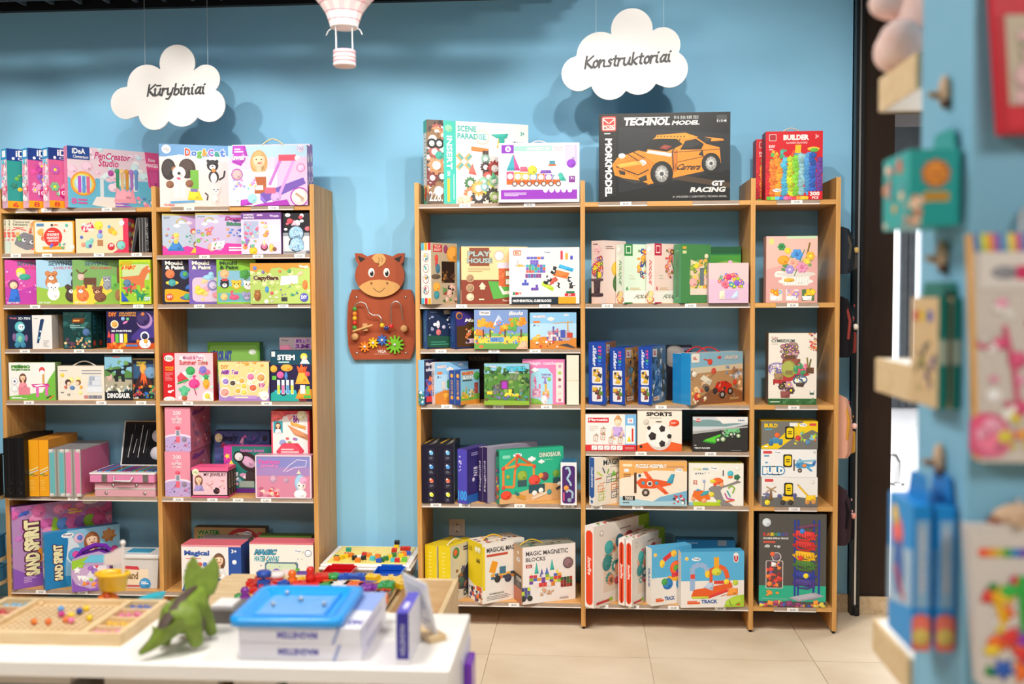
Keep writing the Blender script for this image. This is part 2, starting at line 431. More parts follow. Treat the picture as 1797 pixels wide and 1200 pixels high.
DAY, _n, _l, _b = mat('daylight_pane', .2); _b.inputs['Emission Color'].default_value = (.86, .92, 1, 1); _b.inputs['Emission Strength'].default_value = 1.0; _b.inputs['Base Color'].default_value = (.6, .65, .7, 1)
wf = empty('wall_corridor_front', (0, 8.0, 0), kind='structure')
MB().box(.9, 6.5, .0, .1, 2.35, 3.3).obj('transom', FR, wf)
for i in range(9):
    x = 1.28+i*.62
    MB().box(x-.08, x-.006, -.03, .1, 0, 2.35).obj('frame_post', FR, wf); MB().box(x+.006, x+.08, -.03, .1, 0, 2.35).obj('frame_post', FR, wf)
    MB().box(x+.081, x+.539, .02, .05, .25, 2.34).obj('pane', DAY, wf)
    MB().box(x+.081, x+.539, -.01, .08, 0, .25).obj('kick_panel', FR, wf)
hb = empty('handrail', (0, 0, 0), 0, 'bent steel tube rail bracket standing on bright corridor floor', 'rail')
q0 = atZ(1575, 838, 0.05)
q1 = atZ(1556, 806, .30)
MB().tube([(q0.x, q0.y, 0), (q0.x, q0.y, .16), (q0.x-.02, q0.y, .2), (q0.x-.06, q0.y, .215), (q0.x-.5, q0.y, .215)], .022, '999', 10).obj('tube', STEEL, hb)
MB().lathe([(0, .01), (.05, .01), (.05, 0)], '999', q0.x, q0.y, 14).obj('foot_plate', STEEL, hb)

# ---------------------------------------------------------------- shelf units
T = .018
def unit(name, label, posts, bays, backx):
    root = empty(name, ((posts[0]+posts[-1])/2, 0, 0), 0, label, 'shelf')
    ox = root.location.x
    me = None
    for x in posts:
        if me is None:
            o = MB().box(0, T, 0, WALL_Y-.002, .012, UNIT_H).obj('upright_panel', WOOD, root, bevel=.001); me = o.data
            MB().box(.004, .014, .01, .04, 0, .0118).obj('foot', BLACK, o)
        else:
            o = bpy.data.objects.new('upright_panel', me); COL.objects.link(o); o.parent = root
            MB().box(.004, .014, .01, .04, 0, .0118).obj('foot', BLACK, o)
        o.location = (x-ox, 0, 0)
    for (x0, x1, zs) in bays:
        for z, rails in zs:
            sh = MB().box(x0+T+.0003-ox, x1-.0003-ox, .002, WALL_Y-.003, z, z+T).obj('shelf', WOODH, root)
            for a, b in rails:
                u0 = x0+T+(x1-x0-T)*a; u1 = x0+T+(x1-x0-T)*b
                rl = MB().box(u0+.001-ox, u1-.001-ox, -.003, .0018, z+.001, z+T-.001, 'a08b7a').obj('price_rail', RAILM, sh)
                MB().box(u0+.001-ox, u1-.001-ox, -.0045, -.0031, z, z+.004, 'f0e6de').obj('rail_lip', RAILW, sh)
    return root
full = [(0, 1)]
P_L = (-2.422, -1.763, -1.106); P_R = (-.679, -.016, .649, .975)
ZA = dict(A1=1.698, A2=1.513, A3=1.302, A4=1.118, A5=.904, A6=.504, A7=.108)
ZB = dict(B1=1.697, B2=1.502, B3=1.301, B4=.903, B5=.504, B6=.108)
ZL = dict(L1=1.697, L2=1.296, L3=1.116, L4=.892, L5=.492, L6=.088)
ZM = dict(M1=1.697, M2=1.295, M3=.893, M4=.707, M5=.490, M6=.088)
ZR = dict(R1=1.696, R2=1.295, R3=.893, R4=.490, R5=.088)
ZT = {}
for d in (ZA, ZB, ZL, ZM, ZR):
    for k, v in d.items(): ZT[k] = v+T
mid = [(.2, .8)]
top2 = [(.04, .43), (.55, .97)]
unit('shelf_unit', 'oak shelf unit with two bays of craft kits, left of the horse board', P_L,
     [(P_L[0], P_L[1], [(z, [(.1, .25), (.3, .9)] if k == 'A1' else full) for k, z in ZA.items()]),
      (P_L[1], P_L[2], [(z, [(.1, .48), (.62, .9)] if k == 'B1' else full) for k, z in ZB.items()])], 0)
unit('shelf_unit', 'oak shelf unit with three bays of construction sets, right of the horse board', P_R,
     [(P_R[0], P_R[1], [(z, full) for k, z in ZL.items()]),
      (P_R[1], P_R[2], [(z, [(.08, .38), (.65, .93)] if k == 'M1' else full) for k, z in ZM.items()]),
      (P_R[2], P_R[3], [(z, [(.26, .8)]) for k, z in ZR.items()])], 0)

# price tags in the rails
def price(sh, px, txt, where):
    z = ZT[sh]-T; x = Xof(px, -.005, z)
    e = empty('price_tag', (x, -.0052, z), 0, 'white price tag reading %s %s' % (txt, where), 'price tag')
    MB().box(-.022, .022, -.0008, 0, .0005, T-.001, 'f2eeea').obj('card', CARD, e)
    g = Ink((-.022, -.0008, .0005), (1, 0, 0), (0, 0, 1), (0, -1, 0), .044, T-.0015); g.z0 = .0002
    g.t(txt, .26, .3, .74, .72, '333')
    g.obj('digits', CARD, e)
# ---------------------------------------------------------------- boxed toys
LIFT = .0006
def BX(name, label, sh, l, r, yt, p=None, c='f4f2ee', Y=.015, d=.06, th=0, w=None, s=None, sc=None, tc=None, q=None, dz=0,
       cat='toy box', grp=None, ht=None, mt=None, hd=None, Y2=None, topp=None):
    """l, r: measured left and right ends of the front; yt: measured top; Y: depth of the front-left corner on the shelf; th: turn in degrees"""
    z = ZT[sh]+dz+LIFT
    P = Vector((Xof(l, Y, z), Y, z))
    if Y2 is not None:
        Q = Vector((Xof(r, Y2, z), Y2, z)); D = Q-P; w = D.length; th = math.degrees(math.atan2(D.y, D.x))
    D = Vector((cos(radians(th)), sin(radians(th)), 0))
    if w is None: w = along(r, P, D)
    h = ht or (Zof(yt, P.x, Y)-z)
    N = Vector((-D.y, D.x, 0))
    ctr = P + D*(w/2) + N*(d/2)
    root = empty(name, ctr, radians(th), label, cat, grp)
    sc = sc or c; tc = tc or sc
    b = MB().box(-w/2, w/2, -d/2, d/2, 0, h, cs=[c, sc, sc, sc, tc, sc]); b.obj('carton', mt or CARD, root, bevel=.0008)
    if p:
        g = Ink((-w/2, -d/2, 0), (1, 0, 0), (0, 0, 1), (0, -1, 0), w, h); p(g); g.obj('front_print', mt or CARD, root)
    if s:
        g = Ink((-w/2, d/2, 0), (0, -1, 0), (0, 0, 1), (-1, 0, 0), d, h); s(g); g.obj('side_print', mt or CARD, root)
    if q:
        g = Ink((w/2, -d/2, 0), (0, 1, 0), (0, 0, 1), (1, 0, 0), d, h); q(g); g.obj('side_print', mt or CARD, root)
    if topp:
        g = Ink((-w/2, -d/2, h), (1, 0, 0), (0, 1, 0), (0, 0, 1), w, d); topp(g); g.obj('top_print', mt or CARD, root)
    if hd:
        u, hw, hh, hc = hd
        x = -w/2+u*w
        MB().tube([(x-hw+2*hw*k/10, 0, h-.002+hh*sin(pi*k/10)) for k in range(11)], .0028, hc, 6).obj('carry_handle', GLOSS, root)
    return root

# ---- left unit, top shelf
def idea(base, num, seed):
    def f(g):
        g.r(0, .8, 1, 1, '1f3f8c'); g.t('iDeA', .18, .87, .62, .98, 'fff', .03); g.t('Clementoni', .22, .815, .9, .86, 'fff')
        g.e(.13, .838, .025, 'fff'); g.r(0, 0, 1, .12, 'f0a81e'); g.t(num, .1, .015, .22, .1, 'd8402a', .03); g.lines(.3, .02, .95, .1, 3, 'd8602a', 3)
        g.sc(.1, .2, .95, .72, 26, .06, base[1], seed, 'efs'); g.r(.35, .3, .45, .65, 'f5d040'); g.e(.4, .68, .06, 'f0c0a0')
        g.r(.55, .25, .64, .6, 'd05aa8'); g.e(.595, .63, .055, '9fd06a')
        if num == '8': g.e(.3, .25, .085, 'c02a78'); g.t('100', .19, .22, .41, .29, 'fff', .02)
    return f
def ideas(g):
    g.r(0, .82, 1, 1, '2a9ad0'); g.r(.2, .86, .8, .97, 'fff'); g.sc(.1, .1, .9, .8, 30, .05, 'e57 fff f9b 6cd fd6', 4); g.t('Pens', .3, .3, .75, .7, 'fff', .02, 90)
for i, (px, bc, num, cs) in enumerate([(14, 'teal', '6', ('2f9a94', '6ab04a f0c030 e8609a 3a70c0 2f7a6a')), (51, 'pink', '8', ('d85a9a', '60b06a e050a0 9a60c0 f0a0c0 b8409a')), (87, 'pink', '8', ('e06aa0', 'e050a0 7ac08a c060b0 f0a040 f090b8'))]):
    BX('craft_box', ['turquoise pen craft box numbered 6 at the left end of top shelf', 'pink pen craft box numbered 8 between turquoise box and its twin', 'pink pen craft box numbered 8 against the wide pen studio box'][i],
       'A1', px, None, 260-i, idea((0, cs[1]), num, i+2), c=cs[0], sc='e8b8d0', Y=-.036, d=.056, th=52, w=.2, s=ideas, tc='1f3f8c')
def pen(g):
    g.r(0, 0, 1, .5, '6cc0de'); g.sc(0, .35, 1, 1, 40, .09, 'f6d2e2 e8dcee fff cfe6f2 f3c6da', 2, 'e')
    g.r(0, .79, .235, 1, '2a4f9c'); g.t('iDeA', .05, .88, .19, .97, 'fff', .03); g.t('Clementoni', .06, .81, .22, .86, 'fff')
    g.t('PenCreator', .29, .82, .68, .94, 'd83c84', .03, 0, .05, 'fff', .03); g.t('Studio', .33, .7, .55, .83, 'd83c84', .03, 0, .05, 'fff', .03)
    g.e(.16, .4, .2, 'f5a040'); g.e(.16, .4, .17, 'f7d95a'); g.e(.16, .4, .14, 'bfe3ef')
    for i, c in enumerate(('c65ad0', '6aa0e0', 'e86a9a')): g.r(.105+i*.045, .25, .14+i*.045, .52, c)
    g.p('f2ece6', .25, .06, .3, .2, .5, .2, .6, .08, .45, .02); g.r(.34, .2, .38, .5, 'e4edf2'); g.p('d8e6ee', .33, .5, .42, .62, .47, .6, .4, .48)
    g.e(.46, .6, .05, 'b04a9a')
    for i, c in enumerate(('3f9a72', 'e8c890', 'd89a3a', 'b07ac8', '6a9ad0')): g.r(.515+i*.052, .34, .55+i*.052, .62, c); g.e(.53+i*.052, .64, .045, c)
    g.p('f3a5b8', .49, .12, .52, .38, .56, .3, .6, .36, .66, .28, .7, .36, .74, .12)
    g.t('8', .03, .06, .09, .16, 'e060a8', .03); g.lines(.1, .06, .2, .16, 2, 'e060a8', 2)
    g.p('e6568f', .84, 1, 1, 1, 1, .28, .88, .42); g.t('Disney', .88, .83, .96, .9, 'fff'); g.t('PRINCESS', .855, .75, .99, .81, 'fff', .02)
    g.p('c24a86', .87, .7, 1, .7, 1, .3, .9, .42); g.sc(.75, .03, .98, .22, 18, .05, 'f08aa8 6aa8d8 fff f7b8c8 4a88b8', 5, 'e')
    g.lines(.5, .04, .72, .12, 2, 'b05ad0', 3)
BX('craft_box', 'wide pen studio craft box with blue and pink print on top shelf', 'A1', 120, 280, 255, pen, c='f3dbe6', sc='e88ab4', Y=-.025, Y2=.24, d=.045)
def dogcat(g):
    g.r(0, .8, 1, 1, '74a9dc'); g.p('fff', 0, .78, .2, .84, .4, .8, .6, .84, 1, .8, 1, .74, 0, .74)
    g.e(.07, .92, .07, 'f6f4f0'); g.t('1001', .045, .9, .095, .94, '888')
    for s_, u, c in (('D', .25, 'd94a3a'), ('o', .312, '4a7ac8'), ('g', .365, '6ab04a'), ('&', .418, 'f0a030'), ('C', .478, '9a5ac0'), ('a', .54, '3fa090'), ('t', .592, '5a8ad8')):
        g.t(s_, u, .82 if s_ != 'g' else .78, u+.055, .94 if s_ in 'DC&t' else .9, c, .05, ol='fff')
    g.e(.17, .5, .12, 'f6f2ee'); g.e(.09, .6, .11, '3a3030', .17); g.e(.27, .62, .13, '4a3a34', .16); g.e(.15, .6, .05, 'a8704a'); g.e(.19, .55, .1, 'f8f4f0'); g.r(.3, .3, .38, .6, '7cc04a')
    g.e(.19, .54, .025, '222'); g.e(.185, .46, .03, 'e05a7a', .02); g.r(.14, .14, .19, .4, 'f8f4f0'); g.r(.2, .14, .25, .4, 'f8f4f0'); g.e(.1, .36, .06, '8a5a40'); g.e(.29, .38, .06, '8a5a40')
    g.p('f2d42a', .27, .12, .29, .27, .38, .27, .42, .12); g.r(.3, .25, .37, .3, '8a7ab8')
    g.head(.52, .68, .09, '2a2a2e', 'fff', .3); g.e(.53, .5, .08, '333', .1); g.e(.53, .48, .05, 'fff', .08); g.e(.53, .6, .03, 'e88a3a'); g.ln('333', .025, .58, .45, .63, .5, .64, .6)
    g.head(.55, .28, .075, 'e8e0d8', 'fff', .35); g.e(.54, .14, .06, 'e8e0d8', .08); g.ln('3a2a24', .02, .46, .12, .47, .2, .44, .24)
    g.head(.73, .62, .06, '3a3034', 'e88a3a', .4); g.e(.73, .5, .06, 'e88a3a', .06); g.e(.74, .3, .05, 'c05a5a'); g.e(.74, .15, .06, '3a3a44')
    g.ln('6ab0e0', .035, .1, .075, .34, .1); g.t('50x Beads', .04, .02, .14, .055, 'e04a3a'); g.lines(.36, .0, .62, .025, 1, 'e8a04a')
BX('craft_box', 'white bead craft box with cartoon dog and cat pictures on top shelf', 'B1', 281, None, 252, dogcat, c='f6e6e2', sc='e8dcd8', Y=.0, d=.05, th=20, w=.40)
def jewel(g):
    g.p('e3c0e2', .55, 0, 1, 0, 1, .8, .5, .8); g.p('b8d8ec', .0, .8, 1, .8, 1, 1, 0, 1); g.p('f0d0e8', .0, .1, .5, .1, .6, .8, 0, .8); g.p('fff', 0, .06, .6, .06, .62, .6, .0, .6)
    g.p('b03ab8', .05, .72, .06, 1, .22, 1, .25, .82, .16, .66); g.t('Jewelry', .04, .73, .25, .86, 'fff', .03, 0, .1, 'b03ab8'); g.lines(.08, .88, .2, .96, 2, 'fff')
    g.girl(.39, .76, .13, 'd0a468', 'f0f0f4'); g.r(.33, .2, .48, .48, 'b8643a'); g.ln('f0eef4', .08, .3, .5, .34, .3, .44, .3)
    g.p('7a5ab8', .4, .2, .95, .46, .98, .36, .48, .06); g.p('8a6ac8', .4, .2, .48, .06, .48, .0, .4, .1)
    g.ln('c87ad0', .05, .52, .34, .68, .8); g.ln('d8a0e0', .05, .62, .1, .84, .78); g.r(.64, .74, .86, .84, 'e0506a'); g.e(.88, .78, .05, 'f3d3e8'); g.e(.6, .14, .09, 'c8a0d8'); g.r(.46, .2, .6, .3, 'd86a8a')
    g.e(.11, .52, .1, 'b03ab8'); g.e(.11, .52, .085, 'caa'); g.e(.92, .62, .07, 'e0508a'); g.e(.92, .62, .06, 'fbe'); g.e(.9, .14, .16, 'b03ab8'); g.e(.9, .14, .14, 'f0d8d0'); g.ln('c8a080', .04, .85, .2, .95, .1)
    g.p('b03ab8', .15, .1, .3, .12, .3, .02, .15, 0); g.p('b03ab8', .3, .0, .78, 0, .74, .1, .4, .03); g.e(.09, .12, .09, 'd8f0ec'); g.sc(.05, .28, .35, .45, 16, .03, '7ad0d8 e88ac8 f0d060 9a9ae8', 3); g.e(.3, .12, .08, '9ad8dc'); g.e(.92, .94, .06, 'f3d0e0'); g.t('1001', .885, .91, .955, .97, '3a78c0')
jr = lambda g: [g.r(0, 0, 1, 1, 'b98ad0'), g.sc(0, .05, 1, .95, 24, .05, 'fff e0c8f0 8a5ab8 d8a8e8', 3)]
BX('craft_box', 'pink jewelry loom box with smiling girl and purple loom, front one', 'B1', 402, 540, 256, jewel, c='f3e4f0', sc='b98ad0', Y=-.005, d=.04, q=jr, hd=(.55, .05, .03, 'ead9a0'))
BX('craft_box', 'purple sided jewelry loom box standing right behind its pink twin', 'B1', 409, 545, 254.5, None, c='f3e4f0', sc='b98ad0', Y=.037, d=.04, q=jr, ht=None)

# ---- left unit, second row
def stick(g):
    g.p('d8d2b8', 0, .6, .4, .72, 1, .5, 1, 1, 0, 1); g.t('Textured', .08, .9, .6, .97, '333'); g.t('Stickers', .08, .82, .55, .89, '333', .02); g.lines(.1, .74, .6, .78, 1, 'c85a4a')
    g.ln('d84a5a', .03, .05, .68, .25, .74, .5, .68); g.poly([(.12, .28), (.2, .5), (.42, .63), (.7, .56), (.8, .4), (.78, .16), (.5, .1), (.25, .2)], '7d7d84')
    g.e(.42, .4, .05, 'fff'); g.e(.66, .34, .05, 'fff'); g.e(.44, .41, .028, '211'); g.e(.68, .35, .028, '211'); g.ln('333', .012, .5, .3, .55, .27, .62, .28); g.e(.68, .14, .03, 'd04a5a')
    g.sc(.05, .4, .3, .62, 7, .05, '6ab04a e05a4a f0a050', 3, 'e'); g.sc(.55, .6, .98, .95, 12, .04, 'c0503a d89a5a 8a6a4a', 4)
for i, (px, lab) in enumerate([(4.5, 'teal edged sticker book farthest left behind two others'), (11.5, 'teal edged sticker book squeezed between two sticker books'), (19, 'beige sticker book with a grey smiling face on its cover')]):
    BX('sticker_book', lab, 'A2', px, None, 385, stick, c='ccd8cc' if i < 2 else 'd9d3bd', sc='7ac0b4', Y=.0-.004*(2-i)+.012*(2-i), d=.008, th=24, w=.12, cat='book', grp='sticker books on the second row')
def child(g):
    g.rr(.03, .03, .97, .97, 'f3e2d2', .06); g.sc(.05, .1, .95, .95, 14, .13, 'e0503a f3e2d2 e8653f f3e2d2 f0a050', 6, 'e'); g.r(.25, .2, .75, .85, 'f3e2d2')
    g.e(.48, .5, .3, 'd83c34'); g.t("CHILDREN'S", .33, .54, .63, .62, 'fff', .02); g.t('HANDCRAFTS', .33, .44, .63, .51, 'fff', .02); g.t('CREATION', .35, .36, .61, .42, 'fff', .02); g.lines(.36, .66, .6, .69, 1, 'fff')
    g.r(.22, .12, .76, .21, 'f0a030'); g.sc(.2, .06, .8, .3, 8, .05, '8a5ab8 4ab08a 3a70c8', 2); g.e(.82, .86, .05, '5ab09a'); g.r(.08, .84, .26, .92, '5a8ab8'); g.e(.46, .87, .04, '333')
BX('craft_box', 'yellow framed kids handcraft box with red circle on second row', 'A2', 60, 131, 388, child, c='f2a326', sc='e0921a', Y=.006, d=.05)
def mould1(g):
    g.r(0, 0, 1, 1, 'ead9b4'); g.p('e03a5c', .9, 0, 1, 0, 1, 1, .9, 1); g.p('e03a5c', .7, 0, .95, 0, .95, .12, .8, .1)
    g.poly([(.1, .78), (.3, .9), (.36, .72), (.2, .6), (.12, .66)], 'd23a50'); g.t('Mould', .12, .76, .3, .87, 'fff', .03, 0, .1); g.t('& Paint', .14, .65, .34, .75, 'fff', .03, 0, .1)
    g.e(.24, .25, .12, '7ac0b8'); g.e(.3, .36, .07, '7ac0b8'); g.e(.14, .24, .07, 'e0907a'); g.e(.27, .2, .05, '6a4a9a'); g.e(.46, .5, .09, '8ab0d0'); g.r(.41, .2, .52, .38, 'b8845a'); g.e(.47, .62, .06, '8a5ab8'); g.e(.44, .8, .13, 'f0d84a'); g.e(.68, .65, .1, 'f0a83a'); g.e(.74, .58, .08, 'f0c03a'); g.e(.64, .76, .05, '6aa0c8')
    g.e(.67, .18, .11, 'c8323e'); g.t('30', .64, .18, .71, .26, 'fff', .03); g.e(.86, .22, .15, 'd8443c'); g.e(.86, .22, .13, '7ac0b8'); g.e(.11, .46, .05, '5a6ac0'); g.e(.88, .87, .08, 'e8f0f8')
BX('craft_box', 'cream and crimson mould and paint box with toy animals, second row', 'A2', 134, 226, 384, mould1, c='ead9b4', sc='c03a4e', Y=.01, d=.06, q=lambda g: g.sc(.1, .1, .9, .9, 9, .1, '444 888 e8c04a', 3, 'e'))
for i, (px, tilt) in enumerate([(231, 1), (246, 0), (251.5, 0), (257, 0)]):
    z = ZT['A2']+LIFT; x = Xof(px, .01, z)
    e = empty('scratch_book', (x, .0, z), 0, ['black scratch art pad leaning on three upright ones', 'black scratch art pad standing beside the leaning one', 'black scratch art pad in the middle of upright ones', 'speckled black scratch art pad touching the middle upright panel'][i], 'book', 'scratch art pads on the second row')
    if tilt: e.rotation_euler = (0, radians(11), 0)
    MB().box(0, .011, .008, .2, .003 if tilt else 0, .142, cs=['38383c', '26262a', '222', '444', '4a4a4e', '222']).obj('pages', CARD, e)
    MB().box(-.0015, 0, .007, .201, .003 if tilt else 0, .143, 'b0aaa2').obj('cover', CARD, e)
    if i == 3:
        g = Ink((0, .008, 0), (1, 0, 0), (0, 0, 1), (0, -1, 0), .011, .142); g.sc(.1, .05, .9, .9, 40, .012, 'ddd 999 bbb', 3, 'e'); g.obj('edge_print', CARD, e)

def dolls(g):
    g.r(0, 0, 1, 1, 'bfcbe0'); g.p('c4a0dc', .4, 1, 1, 1, 1, .3); g.p('e040a8', 0, 0, 1, 0, 1, .12, .6, .22, .2, .1, 0, .24); g.r(0, .96, 1, 1, 'c8b058')
    g.bow(.48, .76, .14, 'c89070 e0c080 9ab890 8aa0c8'); g.cloud(.36, .71, .05); g.cloud(.66, .78, .05, 'dcd'); g.t('DIY', .05, .88, .2, .93, '445')
    g.p('3a80c8', .12, .1, .25, .32, .4, .32, .55, .1); g.e(.34, .4, .06, 'e8c090'); g.e(.34, .48, .07, 'f0d060', .06); g.r(.28, .28, .38, .36, 'f0d050')
    g.p('f0c030', .68, .05, .78, .18, .88, .18, .98, .05); g.e(.82, .26, .06, '7a4a34', .08); g.e(.82, .25, .04, 'f0c8a8'); g.e(.76, .58, .07, 'c04a4a'); g.e(.77, .56, .045, 'f0c8a8')
    g.sc(.05, .2, .3, .7, 8, .03, '6ab06a e06a9a 5a80c0 f0a050', 3); g.sc(.6, .3, 1, .5, 6, .03, '3aa090 d06ab0', 5)
BX('craft_box', 'pastel sticker box with doll in blue dress beneath dog and cat box', 'B2', 285.5, None, 375, dolls, c='c6c0de', sc='e0d030', tc='c8b058', Y=.0, d=.03, th=17, w=.16)
def doggy(g):
    dolls(g); g.r(.0, .0, 1, .9, 'cdbfe0'); g.p('e040a8', 0, 0, 1, 0, 1, .25, .6, .28, .5, .1, .2, .14, 0, .22); g.bow(.28, .78, .13, 'c89070 e0c080 9ab890 8aa0c8'); g.cloud(.18, .74, .045); g.cloud(.4, .8, .045)
    g.sc(.03, .25, .5, .65, 20, .04, 'd8605a 6a8ad0 e8a04a e06aa8 7ab85a', 7, 'sfe'); g.t('Doggy', .6, .8, .95, .92, 'c03a8a', .04, 0, .1, '5a3a80'); g.t('Sticker', .62, .7, .95, .79, '3a9a5a', .03, 0, 0, '5a3a80'); g.e(.9, .52, .1, '4a60b8'); g.t('2in1', .83, .47, .97, .57, 'fff', .03)
    g.e(.32, .18, .1, 'd8a890'); g.p('f0eef4', .3, .1, .55, .16, .58, .34, .32, .3); g.sc(.33, .14, .55, .3, 10, .025, 'd05a6a 6ab06a 4a70c0', 4); g.sc(.6, .45, .8, .62, 8, .04, '5a8ad0 e0a06a', 8, 'e'); g.lines(.66, .08, .96, .2, 2, 'fff', 2)
BX('craft_box', 'purple sticker box with rainbow between doll box and diamond painting', 'B2', 344, None, 374, doggy, c='cdbfe0', sc='e0d030', tc='c8a848', Y=-.002, d=.035, th=10, w=.2)
def diam(g):
    g.p('7a4a9a', 0, .84, 1, .84, 1, 1, 0, 1); g.p('e8d8ee', .0, .84, .5, .8, 1, .84, 1, 0, 0, 0); g.t('DIAMOND', .06, .93, .32, .97, 'fff', .02); g.t('PAINTING', .06, .86, .33, .91, 'fff', .02); g.r(.4, .92, .54, .96, 'e8c0e0'); g.t('Woopie', .72, .88, .95, .95, 'f0e0f8', .03)
    g.r(.06, .38, .44, .8, 'b0bcd8'); g.sc(.08, .4, .42, .78, 22, .05, '6a90d0 e8a0c0 f0d8b0 d86a8a 8ac0d8', 3); g.r(.7, .3, .98, .7, 'fbf4fa'); g.sc(.5, .4, .68, .76, 8, .05, 'e0a040 d87a9a f0d0a0', 5)
    g.e(.3, .08, .1, 'f0c030'); g.sc(.02, .15, .45, .35, 14, .05, 'd84a5a e8a050 6ab08a 9a70c0 f0c8a0', 4); g.e(.58, .17, .09, '6a4030'); g.e(.58, .19, .07, 'e070a0'); g.e(.58, .27, .03, 'f8e8a0', .07); g.e(.76, .15, .06, 'e8c060', .1); g.e(.84, .12, .05, '8a5a3a')
BX('craft_box', 'lilac diamond painting box with cupcake and balloon pictures', 'B2', 424, 493.5, 373.5, diam, c='e2cfe8', sc='9a6ab0', Y=-.004, d=.05)
def bling(g):
    g.r(0, .52, 1, 1, '24222a'); g.r(0, 0, 1, .08, 'b8bcc4'); g.r(0, .44, 1, .52, '9aa0a8'); g.sc(.05, .6, .98, .98, 9, .07, 'e06a7a f0e8e8 d04a5a eee', 3, 'e')
    g.e(.5, .5, .2, '2a2a3a'); g.e(.5, .5, .18, '9cc4e0'); g.e(.5, .24, .19, '2a2a3a'); g.e(.52, .24, .17, '9cc4e0'); g.e(.33, .18, .07, '9cc4e0'); g.e(.7, .16, .07, '9cc4e0'); g.sc(.35, .12, .7, .62, 60, .02, 'c8e0f0 7aa8cc e8f4fc', 2, 'e'); g.st(.44, .74, .1, 'e8b8c8', 3, .4); g.lines(.05, .02, .75, .06, 1, '888'); g.e(.93, .04, .045, '667')
BX('craft_box', 'black and white gem art box with sparkling blue bear', 'B2', 497, 543.5, 374, bling, c='e6e6e8', sc='555', Y=.01, d=.04)

# ---- left unit, third row
def sew(title, sky, gnd, fn):
    def f(g):
        g.r(0, 0, 1, 1, sky); g.p(gnd, 0, 0, 1, 0, 1, .35, .6, .42, .3, .33, 0, .4); g.t('SEWING', .25, .87, .72, .97, '4a6a78', .04); g.t(title, .36, .79, .8, .85, 'c0405a', .025); fn(g); g.t('EASY TO SEW', .04, .02, .28, .06, 'fff', .015)
    return f
def fairy(g):
    g.sc(0, .1, 1, .8, 40, .03, 'e870b8 c050b0 f0a0d0', 3, 'e'); g.e(.32, .73, .1, 'f0d040'); g.e(.3, .67, .07, 'f0c8a0'); g.e(.4, .62, .12, '3aa08a', .07); g.e(.17, .45, .11, '7a3a6a'); g.e(.17, .43, .08, 'f0c8a0'); g.p('2a6ac8', .06, .06, .12, .35, .26, .35, .3, .06); g.e(.78, .42, .17, 'c87a9a'); g.e(.78, .42, .13, 'f0c060'); g.r(.65, .05, .92, .25, '7a3a9a')
def pups(g):
    for u, v, c in ((.3, .62, 'c07a4a'), (.34, .36, 'f4f0ec'), (.7, .32, '4a3630'), (.82, .6, '4a4a50')): g.e(u, v-.12, .13, c, .15); g.head(u, v, .1, c, 'f4ece4', .6)
def wild(g):
    g.e(.82, .5, .14, '6ab04a', .18); g.p('f0d04a', 0, .3, .3, .5, .5, .3, .6, .6, .8, .3, .4, .0, .0, 0); g.r(.22, .44, .48, .6, '6a4634'); g.r(.24, .36, .29, .5, '6a4634'); g.r(.42, .36, .47, .5, '6a4634'); g.e(.17, .62, .07, 'e8b0a8', .08); g.ln('6a4634', .03, .08, .78, .14, .7, .22, .7, .3, .78)
    g.head(.7, .55, .09, '8a9098', 'f4f4f4', .3); g.e(.7, .43, .09, '8a9098', .11); g.e(.2, .2, .13, 'e8743a', .14); g.head(.16, .32, .09, 'e8743a', 'fff', .4); g.head(.5, .3, .1, '7a4a34', 'd8a880', .45); g.e(.55, .16, .13, '7a4a34', .11); g.r(.9, .48, .98, .85, '7a5034'); g.e(.92, .2, .07, '9a6a44', .13)
for i, (px, t_, sky, gnd, fn, lab) in enumerate([(10, 'FAIRYTALE LAND', 'd850a8', 'c040a8', fairy, 'pink felt sewing kit with fairies and mermaid, leftmost of three'), (65, 'LOVELY PUPS', 'a8d0e8', '9ac04a', pups, 'felt sewing kit with four puppies on blue sky'), (128.5, 'WILD ANIMALS', '7aa860', '8ab84a', wild, 'green felt sewing kit with moose, owl, fox and bear')]):
    BX('sewing_kit', lab, 'A3', px, None, 456, sew(t_, sky, gnd, fn), c=sky, sc='8a9a70', Y=-.0, d=.032, th=16, w=.192, cat='craft kit', grp='sewing kits on the third row')
def dinok(g):
    g.rr(.05, .05, .97, .95, '9ac83a', .05); g.r(.1, .55, .95, .9, 'c8d8a0'); g.t('MOULD', .05, .87, .42, .96, 'f0c020', .05, 0, .1, '3a5a20'); g.t('& PAINT', .08, .78, .52, .87, 'e84a2a', .05, 0, .1, 'f0e040'); g.dino(.6, .55, .2, 'd87a4a'); g.dino(.3, .35, .08, 'c83a5a'); g.dino(.65, .2, .09, '2a8a5a', -1); g.e(.25, .47, .09, '5a7a9a'); g.sc(.1, .1, .9, .5, 14, .04, '5aa03a 3a8a3a b8d84a', 3); g.p('2a5ab8', .06, .06, .06, .3, .3, .06); g.t('DIY', .8, .08, .99, .16, 'fff', .03, 0, 0, '3a9ac0')
BX('craft_box', 'lime green mould and paint box with dinosaurs, third row', 'A3', 210.5, 265.5, 456, dinok, c='c6d62e', sc='9ab020', Y=-.008, d=.045)
def mp(bg, fn, tcol='f4f0e8'):
    def f(g):
        g.r(0, 0, 1, 1, bg); fn(g); g.t('Mould', .08, .88, .52, .97, tcol, .05, 0, 0, '33303a' if tcol == 'f4f0e8' else '9ac84a'); g.t('& Paint', .08, .78, .56, .87, tcol, .05, 0, 0, '33303a' if tcol == 'f4f0e8' else '9ac84a')
    return f
